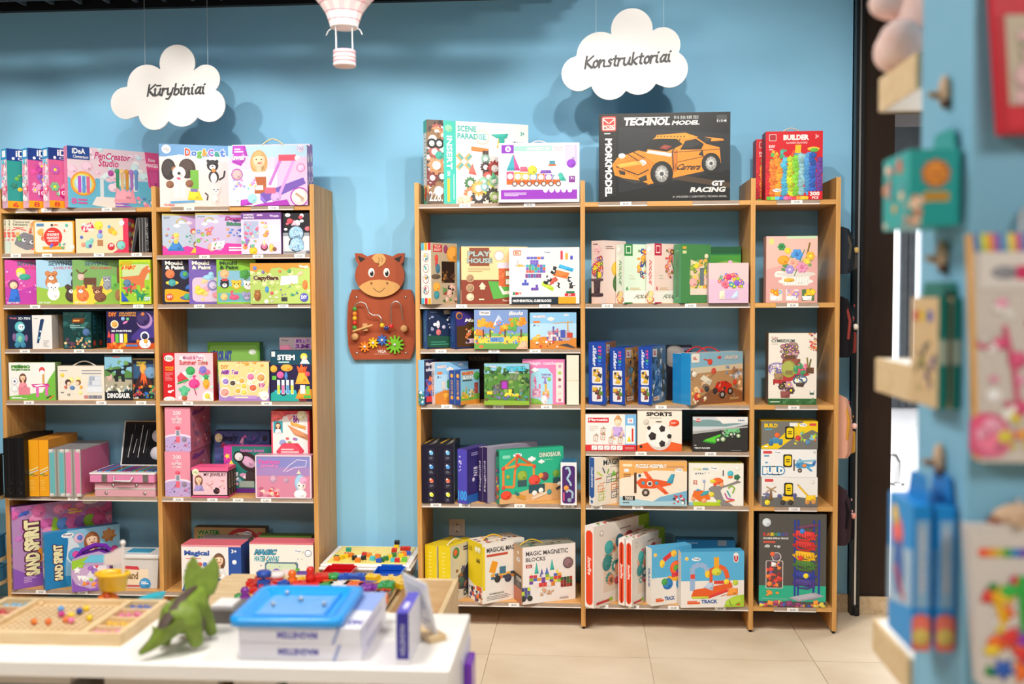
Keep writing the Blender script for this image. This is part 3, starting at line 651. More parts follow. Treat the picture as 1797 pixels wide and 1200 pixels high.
def space(g):
    g.rr(.06, .05, .98, .34, 'f0b020', .04); g.p('2a2438', .3, .36, 1, .36, 1, .2, .6, .28); g.e(.2, .68, .1, 'e87a4a'); g.e(.56, .66, .1, '3a7ab0'); g.e(.58, .68, .05, '5ab04a'); g.e(.25, .48, .14, 'e8d040', .05); g.e(.25, .48, .08, '4aa0a0'); g.e(.85, .76, .09, '8a5a4a'); g.e(.7, .4, .12, '3a70b8', .05, 12, .5); g.e(.62, .14, .15, '5a60a0', .05); g.e(.62, .17, .07, '4ab080'); g.e(.18, .16, .08, 'e05a3a'); g.t('SET', .12, .14, .25, .19, 'fff')
def unic(g):
    g.rr(.08, .05, .97, .6, 'e0c8e0', .1); g.sc(.3, .1, .95, .55, 16, .07, 'f0d8e0 c8b0e0 f0a0b0 f0c890', 3, 'e'); g.e(.5, .6, .13, '9ac8e8', .06); g.e(.56, .67, .06, '9ac8e8'); g.e(.28, .28, .12, 'f0d050', .08); g.e(.22, .36, .06, 'f0d050'); g.e(.6, .42, .12, '8a80c0'); g.e(.6, .42, .08, 'd0c0e0'); g.e(.7, .2, .1, 'e890a0', .07)
def zoo(g):
    g.rr(.03, .04, .97, .75, '8ac0d8', .05); g.r(.03, .25, .97, .4, '9ac84a'); g.r(.03, .06, .97, .24, '6ab8b8'); g.tree(.72, .62, .12, '4a9a4a'); g.e(.2, .68, .1, 'f0b080'); g.head(.2, .45, .1, '2a3038', 'fff', .2); g.r(.13, .52, .28, .57, 'd84a4a'); g.head(.5, .43, .1, 'f0b830', 'f8e0a0', .4); g.head(.8, .42, .1, 'f4f4f4', 'fff', .4); g.e(.44, .15, .11, 'e85a80', .06); g.ln('e85a80', .04, .4, .18, .36, .28, .42, .28); g.head(.76, .16, .08, '9a9ac8', 'c8c8e8', .7); g.e(.18, .16, .08, 'e8c080'); g.r(.88, .5, .96, .8, 'c89a50')
for i, (px, bg, fn, tc_, lab) in enumerate([(285.5, '2a2438', space, 'f4f0e8', 'dark mould and paint box with planets, third row'), (332.5, '7a62b8', unic, 'f4f0e8', 'purple mould and paint box with unicorns, third row'), (381, '8ac83a', zoo, '2a4a2a', 'green mould and paint box with penguin, lion and panda')]):
    BX('craft_box', lab, 'B3', px, None, 455.5, mp(bg, fn, tc_), c=bg, Y=-.002, d=.032, th=18, w=.155, grp='mould and paint boxes on the third row')
def capy(g):
    g.r(0, 0, 1, 1, 'b8d070'); g.sc(0, .1, 1, .8, 30, .06, 'c8dc88 d8e4a0 a8c460', 3, 'e'); g.poly([(0, 1), (0, .82), (.1, .78), (.15, .86), (.22, .84), (.3, .74), (.36, .88), (.5, .9), (.6, .82), (.7, .9), (.9, .86), (1, .9), (1, 1)], 'e89a40')
    g.t('CapyBara', .05, .55, .48, .7, '5a3a24', .05, 0, 0, 'f4ecd0'); g.e(.08, .88, .05, '6a80c0'); g.t('Woopie', .82, .86, .98, .95, 'fff', .03); g.p('f4f0f0', .5, .45, .8, .5, .8, .7, .52, .68); g.e(.84, .74, .08, 'e8b898', .05, 12, .5); g.e(.92, .46, .07, 'e87a3a', .12)
    g.e(.12, .2, .09, '9a6034', .14); g.head(.12, .27, .07, 'a06a3a', 'c88a50', .3); g.e(.9, .15, .11, '5a5ab0'); g.t('DIY', .85, .11, .95, .2, 'fff', .03); g.e(.28, .35, .05, '4a90c8', .08); g.e(.36, .26, .04, 'e0506a'); g.sc(.45, .2, .8, .5, 9, .04, 'e05a5a 6a60a8 4a9a6a f0a050 48a', 5); g.e(.22, .78, .04, '8a6ab0'); g.e(.5, .8, .04, 'e8804a'); g.e(.66, .8, .05, '5aa05a'); g.r(.52, .06, .62, .16, '444'); g.sc(.22, .04, .5, .18, 6, .05, 'f0ece0 e8c8d8', 4)
BX('craft_box', 'light green painting box with brown capybara, third row', 'B3', 440, 544.5, 462, capy, c='b8d070', sc='e89a40', Y=-.01, d=.05)

# ---- left unit, fourth and fifth rows of the left bay
def robo(g):
    g.r(0, 0, 1, 1, '1a2a44'); g.t('Woopie', .08, .88, .38, .95, 'e08090', .03); g.t('3D PEN', .44, .87, .94, .95, 'e8eef4', .02); g.e(.5, .66, .16, '5ab0b8'); g.e(.56, .65, .1, 'dff'); g.e(.52, .66, .02, '222'); g.e(.62, .66, .02, '222'); g.e(.48, .32, .17, '4a9aa8'); g.e(.5, .3, .07, '7ac0a0', .1); g.e(.26, .35, .06, '7a5a8a', .12); g.e(.76, .32, .05, '7a5a8a', .11); g.e(.38, .12, .09, '3a80a0'); g.e(.62, .12, .09, '3a80a0')
BX('gadget_box', 'navy box with teal robot picture, fourth row', 'A4', 15, 57, 553.5, robo, c='1a2a44', Y=.012, d=.05, cat='gadget box')
def penb(g):
    g.p('26406a', .22, .18, .32, .16, .62, .86, .55, .9, .42, .86); g.e(.42, .52, .03, 'cde'); g.e(.36, .32, .04, '6ab'); g.lines(.55, .06, .85, .26, 5, '999', 2, .3); g.lines(.1, .88, .4, .93, 1, 'bbb')
BX('gadget_box', 'white box with dark blue drawing pen picture', 'A4', 57.5, 92, 553, penb, c='eae6e2', sc='cfc8c0', Y=.004, d=.05, cat='gadget box')
BX('gadget_box', 'plain beige carton tucked behind the white pen box', 'A4', 78, 103, 552, None, c='cdbfae', sc='b8a894', Y=.06, d=.06, cat='gadget box')
def dark(g):
    g.r(0, 0, 1, 1, '16403f'); g.sc(0, .2, 1, 1, 20, .1, '1f5452 123634 2a6460', 3, 'e'); g.p('6a3a1a', .3, .7, .35, .84, .78, .84, .74, .7); g.lines(.36, .73, .72, .81, 1, 'e8a050'); g.lines(.25, .56, .8, .66, 2, '8ab0b0'); g.sc(.05, .03, .95, .3, 34, .05, '7a4a34 c88a5a 3a6a6a e0c090 5a3a50', 5); g.e(.82, .46, .1, '4a6a9a')
BX('gadget_box', 'dark teal excavation kit in front of its row, fourth row', 'A4', 112, 161, 548, dark, c='16403f', sc='123a3c', Y=.004, d=.05, cat='craft kit', grp='dark teal kits', q=lambda g: [g.t('STEM', .3, .4, .7, .9, '2a6a80', .02, 90), g.e(.5, .15, .08, 'a03a2a')])
for k, px in enumerate((124, 136, 148)):
    BX('gadget_box', ['dark teal kit directly behind the front teal kit', 'dark teal kit third in its row', 'dark teal kit farthest back in its row'][k], 'A4', px, px+48, 548, None, c='16403f', sc='123a3c', Y=.056+k*.052, d=.05, cat='craft kit', grp='dark teal kits', ht=.152, q=lambda g: [g.t('STEM', .3, .4, .7, .9, '2a6a80', .02, 90), g.e(.5, .15, .08, 'a03a2a')])
def paint3(g):
    g.r(0, 0, 1, 1, '2a2250'); g.p('4a3a8a', .4, .2, 1, .9, 1, .3); g.t('DIY', .05, .86, .22, .97, 'e8803a', .05, 0, 0, '5a2a20'); g.t('GRAFFITI', .27, .92, .62, .97, 'e8a03a', .03); g.t('PAINTING', .27, .86, .62, .91, 'e8a03a', .03); g.e(.17, .65, .11, 'f0e8d0'); g.e(.17, .65, .08, 'e8a04a'); g.e(.8, .75, .22, 'b08ac0'); g.e(.77, .79, .19, '3a2a60'); g.t('3D PAINTING', .1, .45, .52, .5, 'fff', .03)
    for i, c in enumerate(('e86aa0', '6ac84a', 'f0f0f0', 'f0d020', '2a2a60')): g.r(.09+i*.09, .16, .16+i*.09, .4, c)
    g.r(0, 0, 1, .15, 'c8501e'); g.sc(0, .02, .4, .16, 10, .06, 'f0a03a e8601e', 3); g.e(.8, .14, .16, 'f0f0f4', .13); g.e(.8, .34, .12, 'f4f4f8'); g.e(.8, .33, .085, '2a2a50'); g.e(.82, .2, .06, 'e8a03a'); g.e(.4, .7, .08, 'd87ab0', .03, 12, .5); g.e(.35, .8, .05, '8ab0e0'); g.e(.45, .79, .04, '6ac07a'); g.e(.77, .92, .05, 'c0703a'); g.st(.66, .2, .07, 'e8803a'); g.r(.4, .06, .65, .11, '4a80c0'); g.p('d84a3a', .02, .3, .05, .5, .09, .3)
BX('craft_box', 'purple space painting box with five paint tubes and astronaut', 'A4', 188, 271.5, 546, paint3, c='2a2250', Y=.004, d=.06)
def proj_(g):
    g.p('7ac04a', 0, 0, 1, 0, 1, .8, .86, .55, .7, .2, .0, .1); g.p('f4f2ec', 0, .12, .72, .2, .86, .55, 1, .85, 1, 1, 0, 1); g.t('PIEŠIMO', .06, .85, .46, .94, '5aa03a', .04, 0, 0, '2a6a24'); g.t('PROJEKTORIUS', .06, .77, .46, .83, '5aa03a', .04, 0, 0, '2a6a24')
    g.girl(.3, .6, .09, '6a4030', 'e88a98'); g.r(.2, .14, .45, .34, 'e88a98'); g.p('d83a98', .48, .42, .85, .44, .88, .36, .52, .34); g.r(.58, .08, .64, .36, 'e86ab8'); g.r(.78, .12, .84, .38, 'e86ab8'); g.p('fff', .52, .39, .7, .42, .8, .4, .6, .36); g.r(.72, .44, .77, .75, 'd8a868'); g.e(.72, .8, .08, 'd84a4a'); g.e(.72, .74, .06, 'fff'); g.e(.12, .5, .09, 'c8c8cc'); g.e(.12, .5, .075, 'fff'); g.e(.12, .3, .09, 'c8c8cc'); g.e(.12, .3, .075, 'fff'); g.e(.12, .5, .03, '558'); g.lines(.05, .03, .4, .08, 2, 'fff'); g.ln('444', .03, .8, .05, .9, .12); g.ln('e8702a', .03, .86, .03, .96, .12)
BX('craft_box', 'white and green drawing projector box with girl in pink, fifth row', 'A5', 17, 98, 636, proj_, c='f4f2ec', sc='8aa86a', Y=.01, d=.05)
def music(g):
    g.lines(.05, .84, .3, .88, 1, '99a'); g.lines(.52, .74, .95, .9, 2, '889', 2, .3); g.e(.1, .73, .06, 'f0c84a'); g.e(.28, .58, .1, 'f3dc90'); g.e(.44, .6, .08, 'f3dc90'); g.e(.48, .22, .06, 'f3dc90'); g.e(.22, .52, .09, '4a3034'); g.e(.24, .48, .06, 'f0c8a8'); g.e(.44, .52, .08, '8a5a3a'); g.e(.42, .49, .06, 'f0c8a8'); g.e(.31, .36, .08, '5a80b0', .06); g.e(.17, .38, .05, 'c86a5a'); g.e(.5, .38, .05, 'e8a850'); g.p('c8d0dc', .64, .4, .68, .72, .92, .72, .94, .4); g.p('e4e8ee', .62, .22, .64, .4, .94, .4, .96, .22); g.bricks(.68, .45, .92, .7, 4, 2, 'aab2c0 dde2ea')
    g.t('CE', .2, .13, .26, .19, '333'); g.lines(.06, .2, .16, .25, 1, '666'); g.bricks(.56, .05, .95, .15, 4, 1, '889 c88 778 99a')
BX('craft_box', 'cream box with two cartoon kids and a case drawing', 'A5', 102.5, 184, 642, music, c='ece4d4', sc='cfc4b0', Y=.012, d=.06, hd=(.5, .05, .02, 'dcd6cc'))
def dinod(g):
    g.r(0, 0, 1, 1, '3a4a52'); g.p('8ac0d8', 0, .55, 1, .6, 1, .95, 0, .95); g.p('5a8a4a', 0, .45, 1, .5, 1, .62, .5, .75, 0, .68); g.p('b0a890', 0, .2, 1, .25, 1, .45, 0, .5); g.dino(.55, .62, .15, '2a2e30'); g.dino(.2, .5, .06, 'c8a8a0'); g.r(0, 0, 1, .2, '20262a'); g.t('DINOSAUR', .08, .05, .92, .16, 'f0f0f0', .05); g.lines(.3, .93, .7, .97, 1, 'c0403a'); g.sc(0, .2, 1, .35, 20, .04, 'd8d0b8 6a6a58 8aa0a8 e8e0d0', 3); g.sc(0, .55, 1, .9, 12, .05, '4a7a3a 6a9a5a 7ab0c8', 6, 'e')
BX('craft_box', 'dark dinosaur kit box with black dinosaur, fifth row', 'A5', 185, 232.5, 622.5, dinod, c='39464c', Y=.008, d=.05)
def volc(g):
    g.r(0, 0, 1, 1, '1e2230'); g.p('3a5a80', 0, .5, 1, .55, 1, .85, 0, .85); g.p('4a2a28', .05, .3, .4, .68, .6, .68, .95, .3); g.p('e8602a', .4, .66, .35, .4, .45, .5, .5, .3, .55, .5, .65, .35, .58, .66); g.e(.48, .74, .08, 'f0a04a', .12); g.e(.8, .65, .14, '6a90b0'); g.sc(0, .05, 1, .35, 40, .04, 'e84a2a f0a03a 2a6ac0 8a3a5a 3a8a5a', 3); g.t('VOLCANO', .2, .86, .62, .91, 'e8d04a', .03); g.t('SCIENCE', .2, .8, .55, .85, 'e8d04a', .03); g.t('LAB', .04, .03, .26, .08, 'eee', .03); g.ln('caa24a', .01, .03, .02, .97, .02, .97, .97, .03, .97, .03, .02)
BX('craft_box', 'black volcano science box beside the dinosaur kit', 'A5', 233.5, 273, 627.5, volc, c='1e2230', Y=.02, d=.05)

# ---- left unit, right bay lower rows
def summer(g):
    g.p('f0c8d0', .24, 0, 1, 0, 1, 1, .24, 1); g.r(0, 0, .235, 1, 'd4222a'); g.sc(.3, .05, .98, .95, 12, .09, 'bfe0c8 f4dce0 a8dcc0', 3, 'e'); g.e(.12, .89, .1, 'f4e4dc', .07); g.t('1001', .05, .86, .19, .92, '3a6a4a'); g.t('FRIDGE', .05, .68, .21, .72, 'f0b030', .03); g.t('MAGNET', .05, .63, .21, .67, 'f0b030', .03); g.lines(.04, .42, .2, .6, 6, 'f0a0a0', 2, .35); g.t('5+', .09, .28, .17, .34, 'fff', .03); g.sc(.05, .18, .2, .22, 4, .03, 'fff', 2, 'e'); g.e(.12, .03, .13, 'f4e4dc', .06)
    g.t('Mould & Paint', .4, .87, .82, .94, 'c04a90', .02); g.t('Summer Time', .33, .75, .9, .86, 'c8404a', .03); g.e(.55, .63, .1, '3aa05a', .09); g.e(.83, .6, .13, 'd86a90', .07); g.e(.8, .65, .08, '7a70c0'); g.p('d83a4a', .28, .5, .36, .6, .5, .46, .3, .37); g.p('3aa05a', .28, .37, .5, .46, .52, .43, .28, .34); g.e(.62, .36, .12, 'e0408a', .1); g.ln('e0408a', .035, .64, .44, .6, .52, .66, .52); g.ln('b8305a', .02, .62, .26, .66, .12); g.e(.86, .36, .07, 'e8a030', .11); g.st(.86, .5, .08, '3a9a5a', 5); g.e(.42, .2, .08, '5ab88a', .12); g.e(.34, .24, .04, '5ab88a'); g.e(.5, .24, .04, '5ab88a'); g.e(.42, .06, .06, 'b05a3a', .05); g.e(.9, .08, .13, 'f4f0e8'); g.e(.88, .1, .06, 'f0c84a')
BX('craft_box', 'pink and red summer mould box with flamingo and watermelon', 'B4', 287.5, 375, 619.5, summer, c='f0c8d0', sc='c81e26', Y=.005, d=.05)
def mirror(g):
    g.rr(.04, .0, .96, .94, '8ac05a', .05); g.t('MIRROR ART', .06, .66, .46, .84, '4a50b0', .05, 0, 0, '2a6a3a'); g.e(.86, .82, .07, 'dfe8d8', .05); g.rr(.2, .0, .92, .58, '3a5a4a', .08); g.sc(.3, .1, .88, .5, 20, .05, '8a9a90 5a7a6a a8b0a0', 3)
BX('craft_box', 'bright green mirror art box standing behind the summer box', 'B4', 366, 457, 600.5, mirror, c='6aa83a', sc='3a6a24', Y=.2, d=.05)
def milk(g):
    g.r(.02, .1, .98, .96, 'f0dc9a'); g.sc(.05, .15, .95, .85, 26, .07, 'f4e6b8 f0d080 f8efd0', 3, 'e'); g.p('b08ad0', 0, 0, 1, 0, 1, .5, .96, .12, .5, .1, .04, .14, 0, .7); g.t('DIY', .05, .82, .2, .92, 'e8903a', .04); g.t('Milk Tea', .06, .68, .4, .8, 'a04ab0', .04, 0, .1, 'fff'); g.sc(.2, .9, 1, 1, 9, .06, 'e8a040 f4d8a0', 8, 'e')
    for u, v, c, r_ in ((.14, .5, '9a80c8', .08), (.28, .46, '5a4a40', .07), (.46, .52, 'f0a84a', .07), (.64, .62, 'e87aa0', .09), (.84, .6, 'd89a5a', .1), (.5, .38, 'f4c850', .07), (.68, .34, 'd86a4a', .09), (.86, .4, 'f0a0b8', .07), (.38, .26, 'e8b04a', .07), (.12, .22, 'e89a90', .11), (.9, .14, 'f0e8e0', .1), (.5, .22, 'f0d060', .08)): g.e(u, v, r_*1.2, 'fff8e8'); g.e(u, v, r_, c, r_*.9)
    g.t('19', .8, .36, .92, .46, 'c05a8a', .03); g.rr(.28, .05, .76, .14, 'c89ae0', .03); g.lines(.32, .07, .72, .12, 1, 'fff0c0')
BX('craft_box', 'cream and lilac milk tea craft box below the mirror art box', 'B4', 384.5, 473, 635, milk, c='f0dc9a', sc='7a5a9a', tc='e8b890', Y=.004, d=.06)
BX('craft_box', 'grey and purple slime box stacked at the back above the science kit', 'B4', 492, 549, 592, lambda g: [g.r(0, 0, 1, 1, '8a7a80'), g.t('JELLY', .48, .9, .95, .97, '5a2a70', .05, 0, 0, 'c89ac8'), g.t('SLIME', .48, .82, .95, .89, '5a2a70', .05, 0, 0, 'c89ac8'), g.p('a8607a', 0, .75, .45, .75, .3, .88, 0, .86), g.t('Woopie', .06, .93, .28, .97, '333', .02)], c='8a7a80', Y=.12, d=.06)
def stem(g):
    g.r(0, 0, 1, .75, '2a2348'); g.r(0, .72, 1, 1, '1c4a5c'); g.t('STEM', .17, .81, .6, .92, 'f4f4f4', .05); g.lines(.2, .75, .6, .79, 1, 'cfe'); g.r(.03, .88, .12, .98, 'e8e0e0'); g.e(.82, .88, .07, 'f0d040'); g.e(.83, .85, .05, 'f0c8a0'); g.p('e8f0f4', .72, .74, .78, .82, .9, .82, .96, .74); g.p('f0a83a', .6, .34, .7, .6, .82, .6, .96, .34); g.p('e8602a', .68, .56, .64, .7, .72, .64, .76, .74, .82, .64, .9, .7, .85, .56)
    g.e(.4, .66, .12, 'f0a03a', .07); g.e(.24, .52, .07, 'e05a9a'); g.e(.08, .64, .07, 'f0a83a'); g.e(.38, .5, .03, '4a80c8', .08); g.r(.04, .42, .14, .5, '6ac04a'); g.e(.9, .54, .05, 'd84a5a'); g.p('2aa8a0', .0, 0, .7, 0, .62, .2, .3, .1, .1, .2, 0, .15)
    g.r(.1, .16, .62, .22, '3ab0c8')
    for i, c in enumerate(('c8d840', 'e87ab0', '5aa0d8', 'd8d84a')): g.r(.16+i*.11, .14, .23+i*.11, .42, 'dff0f0'); g.r(.165+i*.11, .15, .225+i*.11, .32, c)
    g.p('f0902a', .6, .05, 1, .05, 1, .24, .7, .24); g.r(.72, .15, .84, .32, 'dfe8e8'); g.r(.86, .14, .95, .3, '8ac84a'); g.r(.8, .06, .98, .12, '5ab04a'); g.lines(.66, .01, .98, .04, 1, 'd8402a')
BX('science_kit', 'dark science experiment box with volcano and test tubes', 'B4', 475.5, 547.5, 615, stem, c='2a2348', sc='1c3a4c', Y=.0, d=.06, cat='craft kit')
# pink and coloured cases
for nm, lab, l, r, yt, c, sc_, d_, dY in (('art_case', 'black art case at the far left beside yellow ones', 8, 27, 769, '0c0c0e', '08080a', .22, -.046), ('art_case', 'black art case touching the yellow drawing sets', 27.5, 44.5, 768, '0e0e10', '08080a', .23, -.045)):
    BX(nm, lab, 'A6', l, r, yt, lambda g: [g.sc(.1, .03, .9, .35, 5, .008, '555 888', 2, 'e'), g.r(.45, .02, .55, .98, '1c1c20')], c=c, sc=sc_, Y=dY, d=d_, cat='art case', grp='black art cases')
for i, (l, r) in enumerate(((51, 69.5), (70, 87))):
    BX('drawing_set', ['yellow drawing set with white left edge beside black cases', 'yellow drawing set next to the turquoise case'][i], 'A6', l, r, 772, lambda g: [g.ln('e8e0a0', .02, .05, .45, .95, .52), g.ln('c8d8e8', .015, .05, .4, .95, .47), g.ln('6a9a3a', .02, .1, .38, .6, .4), g.ln('8a4a5a', .012, .4, .36, .9, .38), g.lines(.1, .1, .7, .3, 5, 'f4c860', 3, .3)], c='f0a51e', sc='c8862a' , Y=-.012+.004*i, d=.24, cat='drawing set', grp='yellow drawing sets', s=lambda g: g.r(.86, 0, 1, 1, 'e8e4dc'))
def case(c):
    def f(g):
        g.r(0, 0, 1, 1, 'a8a49e'); g.r(.06, .04, .36, .96, c); g.r(.64, .04, .94, .96, c); g.r(.44, .0, .56, 1, '8a8680')
        for u in (.0, .72):
            for v in (0, .93): g.p('c8c4be', u, v, u+.28, v, u+.28, v+.07, u, v+.07)
    return f
for l, r, c, sc_, lab in ((87.5, 115, '6ab4b8', '5aa0a4', 'turquoise art case with silver edges between yellow and pink'), (116, 143, 'e080a8', 'c86a92', 'pink art case with silver edges and plastic wrap standing upright')):
    BX('art_case', lab, 'A6', l, r, 788, case(c), c='a8a49e', sc=sc_, tc='8a8a90', Y=-.012, d=.25, cat='art case', grp='upright art cases', q=lambda g: [g.ln('b0aca6', .03, .0, .0, 0, 1), g.ln('b0aca6', .03, 0, .985, 1, .985), g.ln('b0aca6', .03, 0, .015, 1, .015), g.e(.75, .4, .05, 'd8a8b8')])
# open pink make-up style case
zc = ZT['A6']+LIFT; xa, xb = Xof(167, 0, zc), Xof(273, 0, zc)
oc = empty('art_case', ((xa+xb)/2, .0, zc), 0, 'open pink art case with drawing tools in its lid', 'art case')
W2 = (xb-xa)/2
MB().box(-W2, W2, .0, .2, 0, .055, 'd8a0ac').box(-W2-.001, W2+.001, -.001, .201, .03, .036, 'c8c4be').obj('case_body', GLOSS, oc)
tr = MB().box(-W2-.014, W2+.002, -.012, .2, .062, .095, 'e088b0').box(-W2-.016, W2+.004, -.014, .202, .095, .101, 'f0eeec').box(-W2-.004, W2, -.004, .2, .0555, .0618, 'b86a80').obj('tray', GLOSS, oc)
for i in range(22):
    MB().box(-.003, .003, -.004, .17, 0, .004, random.Random(i).choice('c03a3a 3a80c0 3aa06a 6a3a8a 8a2a4a 2a4a6a'.split())).obj('crayon', GLOSS, tr, (-W2+.004+i*(2*W2-.008)/21, .02, .1012))
for i, x in enumerate((-.08, .095)):
    MB().box(-.011, .011, -.004, 0, -.025, .004, 'a8a8ac').obj('latch', STEEL, oc, (x, -.0125, .09))
MB().tube([(-.04, -.014, .085), (-.035, -.024, .068), (.035, -.024, .068), (.04, -.014, .085)], .004, 'b0b0b4').obj('grip', STEEL, oc)
for x in (-.05, .05, -.08, .085):
    MB().lathe([(0, 0), (.006, 0), (.006, .003), (0, .004)], '444', n=10).obj('stud', STEEL, oc, (x, -.0015, .048 if abs(x) < .06 else .016), (pi/2, 0, 0))
ld = empty('lid', (0, .15, .108), 0); ld.parent = oc; ld.rotation_euler = (radians(-16), 0, 0)
MB().box(-W2+.045, W2+.003, 0, .012, 0, .185, '14141a').box(-W2+.04, W2+.004, -.002, .013, -.004, 0, 'e0dcd8').box(-W2+.04, -W2+.045, -.002, .013, 0, .185, 'd8d4d0').box(-W2+.04, W2+.004, -.002, .013, .185, .189, 'c8a070').obj('lid_panel', GLOSS, ld)
for i in range(9):
    MB().tube([(0, 0, 0), (.01, 0, .06+.04*(i % 3))], .0016, 'c8c8c8' if i % 2 else '222').obj('tool', GLOSS, ld, (-W2+.06+i*.011, -.003, .02+.01*(i % 4)))
for z in (.05, .125):
    MB().lathe([(0, .006), (.028, .006), (.03, 0)], 'cfcdd4', n=12).obj('palette', GLOSS, ld, (.068, -.001, z), (pi/2, 0, 0))

def pink200(g):
    g.e(.5, 0, .62, 'f0e0f0', .4, 30); g.e(.5, -.02, .6, 'c0a8d8', .38, 30); g.r(.4, .35, .6, .48, 'd8d0e0'); g.r(.44, .36, .56, .47, '8a90a0'); g.e(.5, .53, .06, 'd8506a', .04); g.r(.42, .2, .58, .34, 'e8687e'); g.e(.75, .27, .06, '8a7a90'); g.sc(.05, .02, .95, .28, 22, .02, '5a4a7a a080c0 d86a8a', 3); g.t('200', .32, .83, .64, .92, 'f6e8ee', .02); g.t('THE', .42, .77, .55, .81, 'f6e8ee'); g.t('NUMBER', .28, .7, .68, .76, 'f6e8ee', .02); g.t('OF LINKS', .3, .63, .66, .69, 'f6e8ee', .02)
pr = lambda g: [g.r(0, 0, 1, 1, 'b86a80'), g.sc(.05, .1, .95, .7, 26, .06, 'd890a0 8a80a8 c03a4a e8b8c0 7a5a80', 5), g.p('7a3a80', .05, .82, .2, .93, .4, .88, .7, .95, .66, .86, .3, .8)]
hb_ = Zof(792, Xof(290.5, .01, ZT['B5']), .01)-ZT['B5']
BX('bead_kit', 'pink bead kit with number 200, lower one of the stack', 'B5', 290.5, 335, 792, pink200, c='e893a8', sc='b86a80', Y=.008, d=.22, q=pr, cat='craft kit', grp='stacked pink bead kits')
BX('bead_kit', 'pink bead kit with number 200 on top of its twin', 'B5', 290.5, 335, 714.5, pink200, c='e893a8', sc='b86a80', Y=.008, d=.22, q=pr, cat='craft kit', dz=hb_, grp='stacked pink bead kits')
def myj(g):
    g.r(0, 0, 1, .06, 'e05a88'); g.r(0, .88, 1, 1, 'e8608e'); g.r(.0, .06, 1, .88, '2a1a22'); g.r(.04, .09, .97, .84, 'f2c2cc'); g.girl(.2, .6, .12, '8a5a4a', '9a8ac0'); g.t('MY JEWELRY', .34, .68, .95, .82, '2a1a22', .02); g.lines(.8, .55, .95, .58, 1, 'c04a5a'); g.e(.68, .23, .11, '2a1a22'); g.sc(.35, .2, .9, .6, 16, .03, 'd86a5a c8a08a b08ab8 e0d0c8', 3); g.e(.12, .84, .12, 'efe6c0'); g.t('1001', .05, .8, .19, .88, '4a6a4a'); g.ln('d87a6a', .015, .4, .5, .5, .4, .6, .5)
BX('jewelry_kit', 'small black and pink jewelry kit with long haired girl', 'B5', 336.5, 401, 820, myj, c='e8608e', sc='2a1a22', tc='e85a8a', Y=-.004, d=.09, cat='craft kit', q=lambda g: [g.r(0, 0, 1, .06, 'd04a78'), g.r(0, .88, 1, 1, 'd8507e'), g.t('MY JEWELRY', .1, .1, .24, .85, 'c8a860', .02, 90), g.t('MY JEWELRY', .44, .1, .58, .85, 'c8a860', .02, 90), g.t('MY JEWELRY', .76, .1, .9, .85, 'c8a860', .02, 90)])
def bjew(g): g.r(0, 0, 1, 1, '4a5a94'); g.sc(0, 0, 1, 1, 16, .15, '5a64a4 44508a 6a6aac', 3, 'e'); g.e(.08, .88, .07, 'd8d0a0', .08); g.t('Jewelry', .13, .78, .42, .95, '1a1a30', .04, 0, .2); g.t('Beauty', .12, .68, .4, .8, 'c03a5a', .04, 0, .2); g.sc(.4, .7, .8, .92, 10, .05, 'd86ab0 8a4ac0 3a3a60 e0a0c8', 4); g.e(.92, .88, .05, '2a2a40')
BX('craft_box', 'blue jewelry box at the back of pink craft shelf', 'B5', 378, 474, 756, bjew, c='4a5a94', sc='2a3a6a', Y=.2, d=.05)
def bflyb(g):
    g.r(0, 0, 1, 1, '2a7a70'); g.r(0, 0, .16, 1, 'c83a9a'); g.sc(.02, .1, .15, .9, 10, .06, 'f0d04a 6ac0d8 f4a0d0', 3); g.r(.15, 0, 1, .1, '6a2a8a'); g.t('Rainbow Scratch', .34, .88, .8, .95, 'd86ac0', .02); g.bfly(.72, .5, .42, '3a2a30', 'c89ab8'); g.e(.3, .78, .12, '111'); g.e(.3, .78, .09, 'ccc'); g.sc(.2, .15, .5, .45, 12, .06, 'd89ac0 e8d8e0 333 7ab0d0', 5); g.r(.3, .12, .6, .26, 'a8b8b0')
BX('craft_box', 'teal scratch art box with large butterfly, behind jewelry kit', 'B5', 394, 482, 783, bflyb, c='2a7a70', sc='c03a90', tc='b83a8a', Y=.1, d=.05)
def bff(g):
    g.r(.04, .3, .95, .96, 'f0ece8'); g.sc(0, .9, 1, 1, 12, .05, 'd84a5a e86a6a f0a0a0', 3); g.t('BFF', .58, .86, .76, .95, '8a3a9a', .04); g.e(.8, .95, .06, 'e8e4c0'); g.r(.06, .74, .3, .88, '3aa0b0'); g.girl(.18, .83, .03, '6a3a2a', 'e8e0e0'); g.p('c88a60', .42, .84, .95, .72, .97, .65, .6, .72); g.p('e8a050', .5, .88, .9, .82, .9, .78, .52, .83); g.sc(.2, .62, .75, .68, 6, .035, 'd86a6a 8a9ac8 b06ab0 9aa06a', 4, 'e'); g.poly([(.12, .52), (.3, .62), (.7, .62), (.86, .53), (.7, .42), (.3, .42)], 'd8445a'); g.lines(.25, .5, .75, .56, 2, 'f6d0d0'); g.r(0, 0, 1, .3, 'e85a6a'); g.p('a03a98', .9, .3, 1, .46, 1, .3); g.ln('d8c0e0', .02, .6, .5, .9, .36); g.lines(.2, .33, .5, .37, 1, 'd8445a')
BX('craft_box', 'white and red friendship bracelet box standing tall behind unicorn box', 'B5', 478, 545, 721, bff, c='e85a6a', sc='b84a50', Y=.06, d=.07)
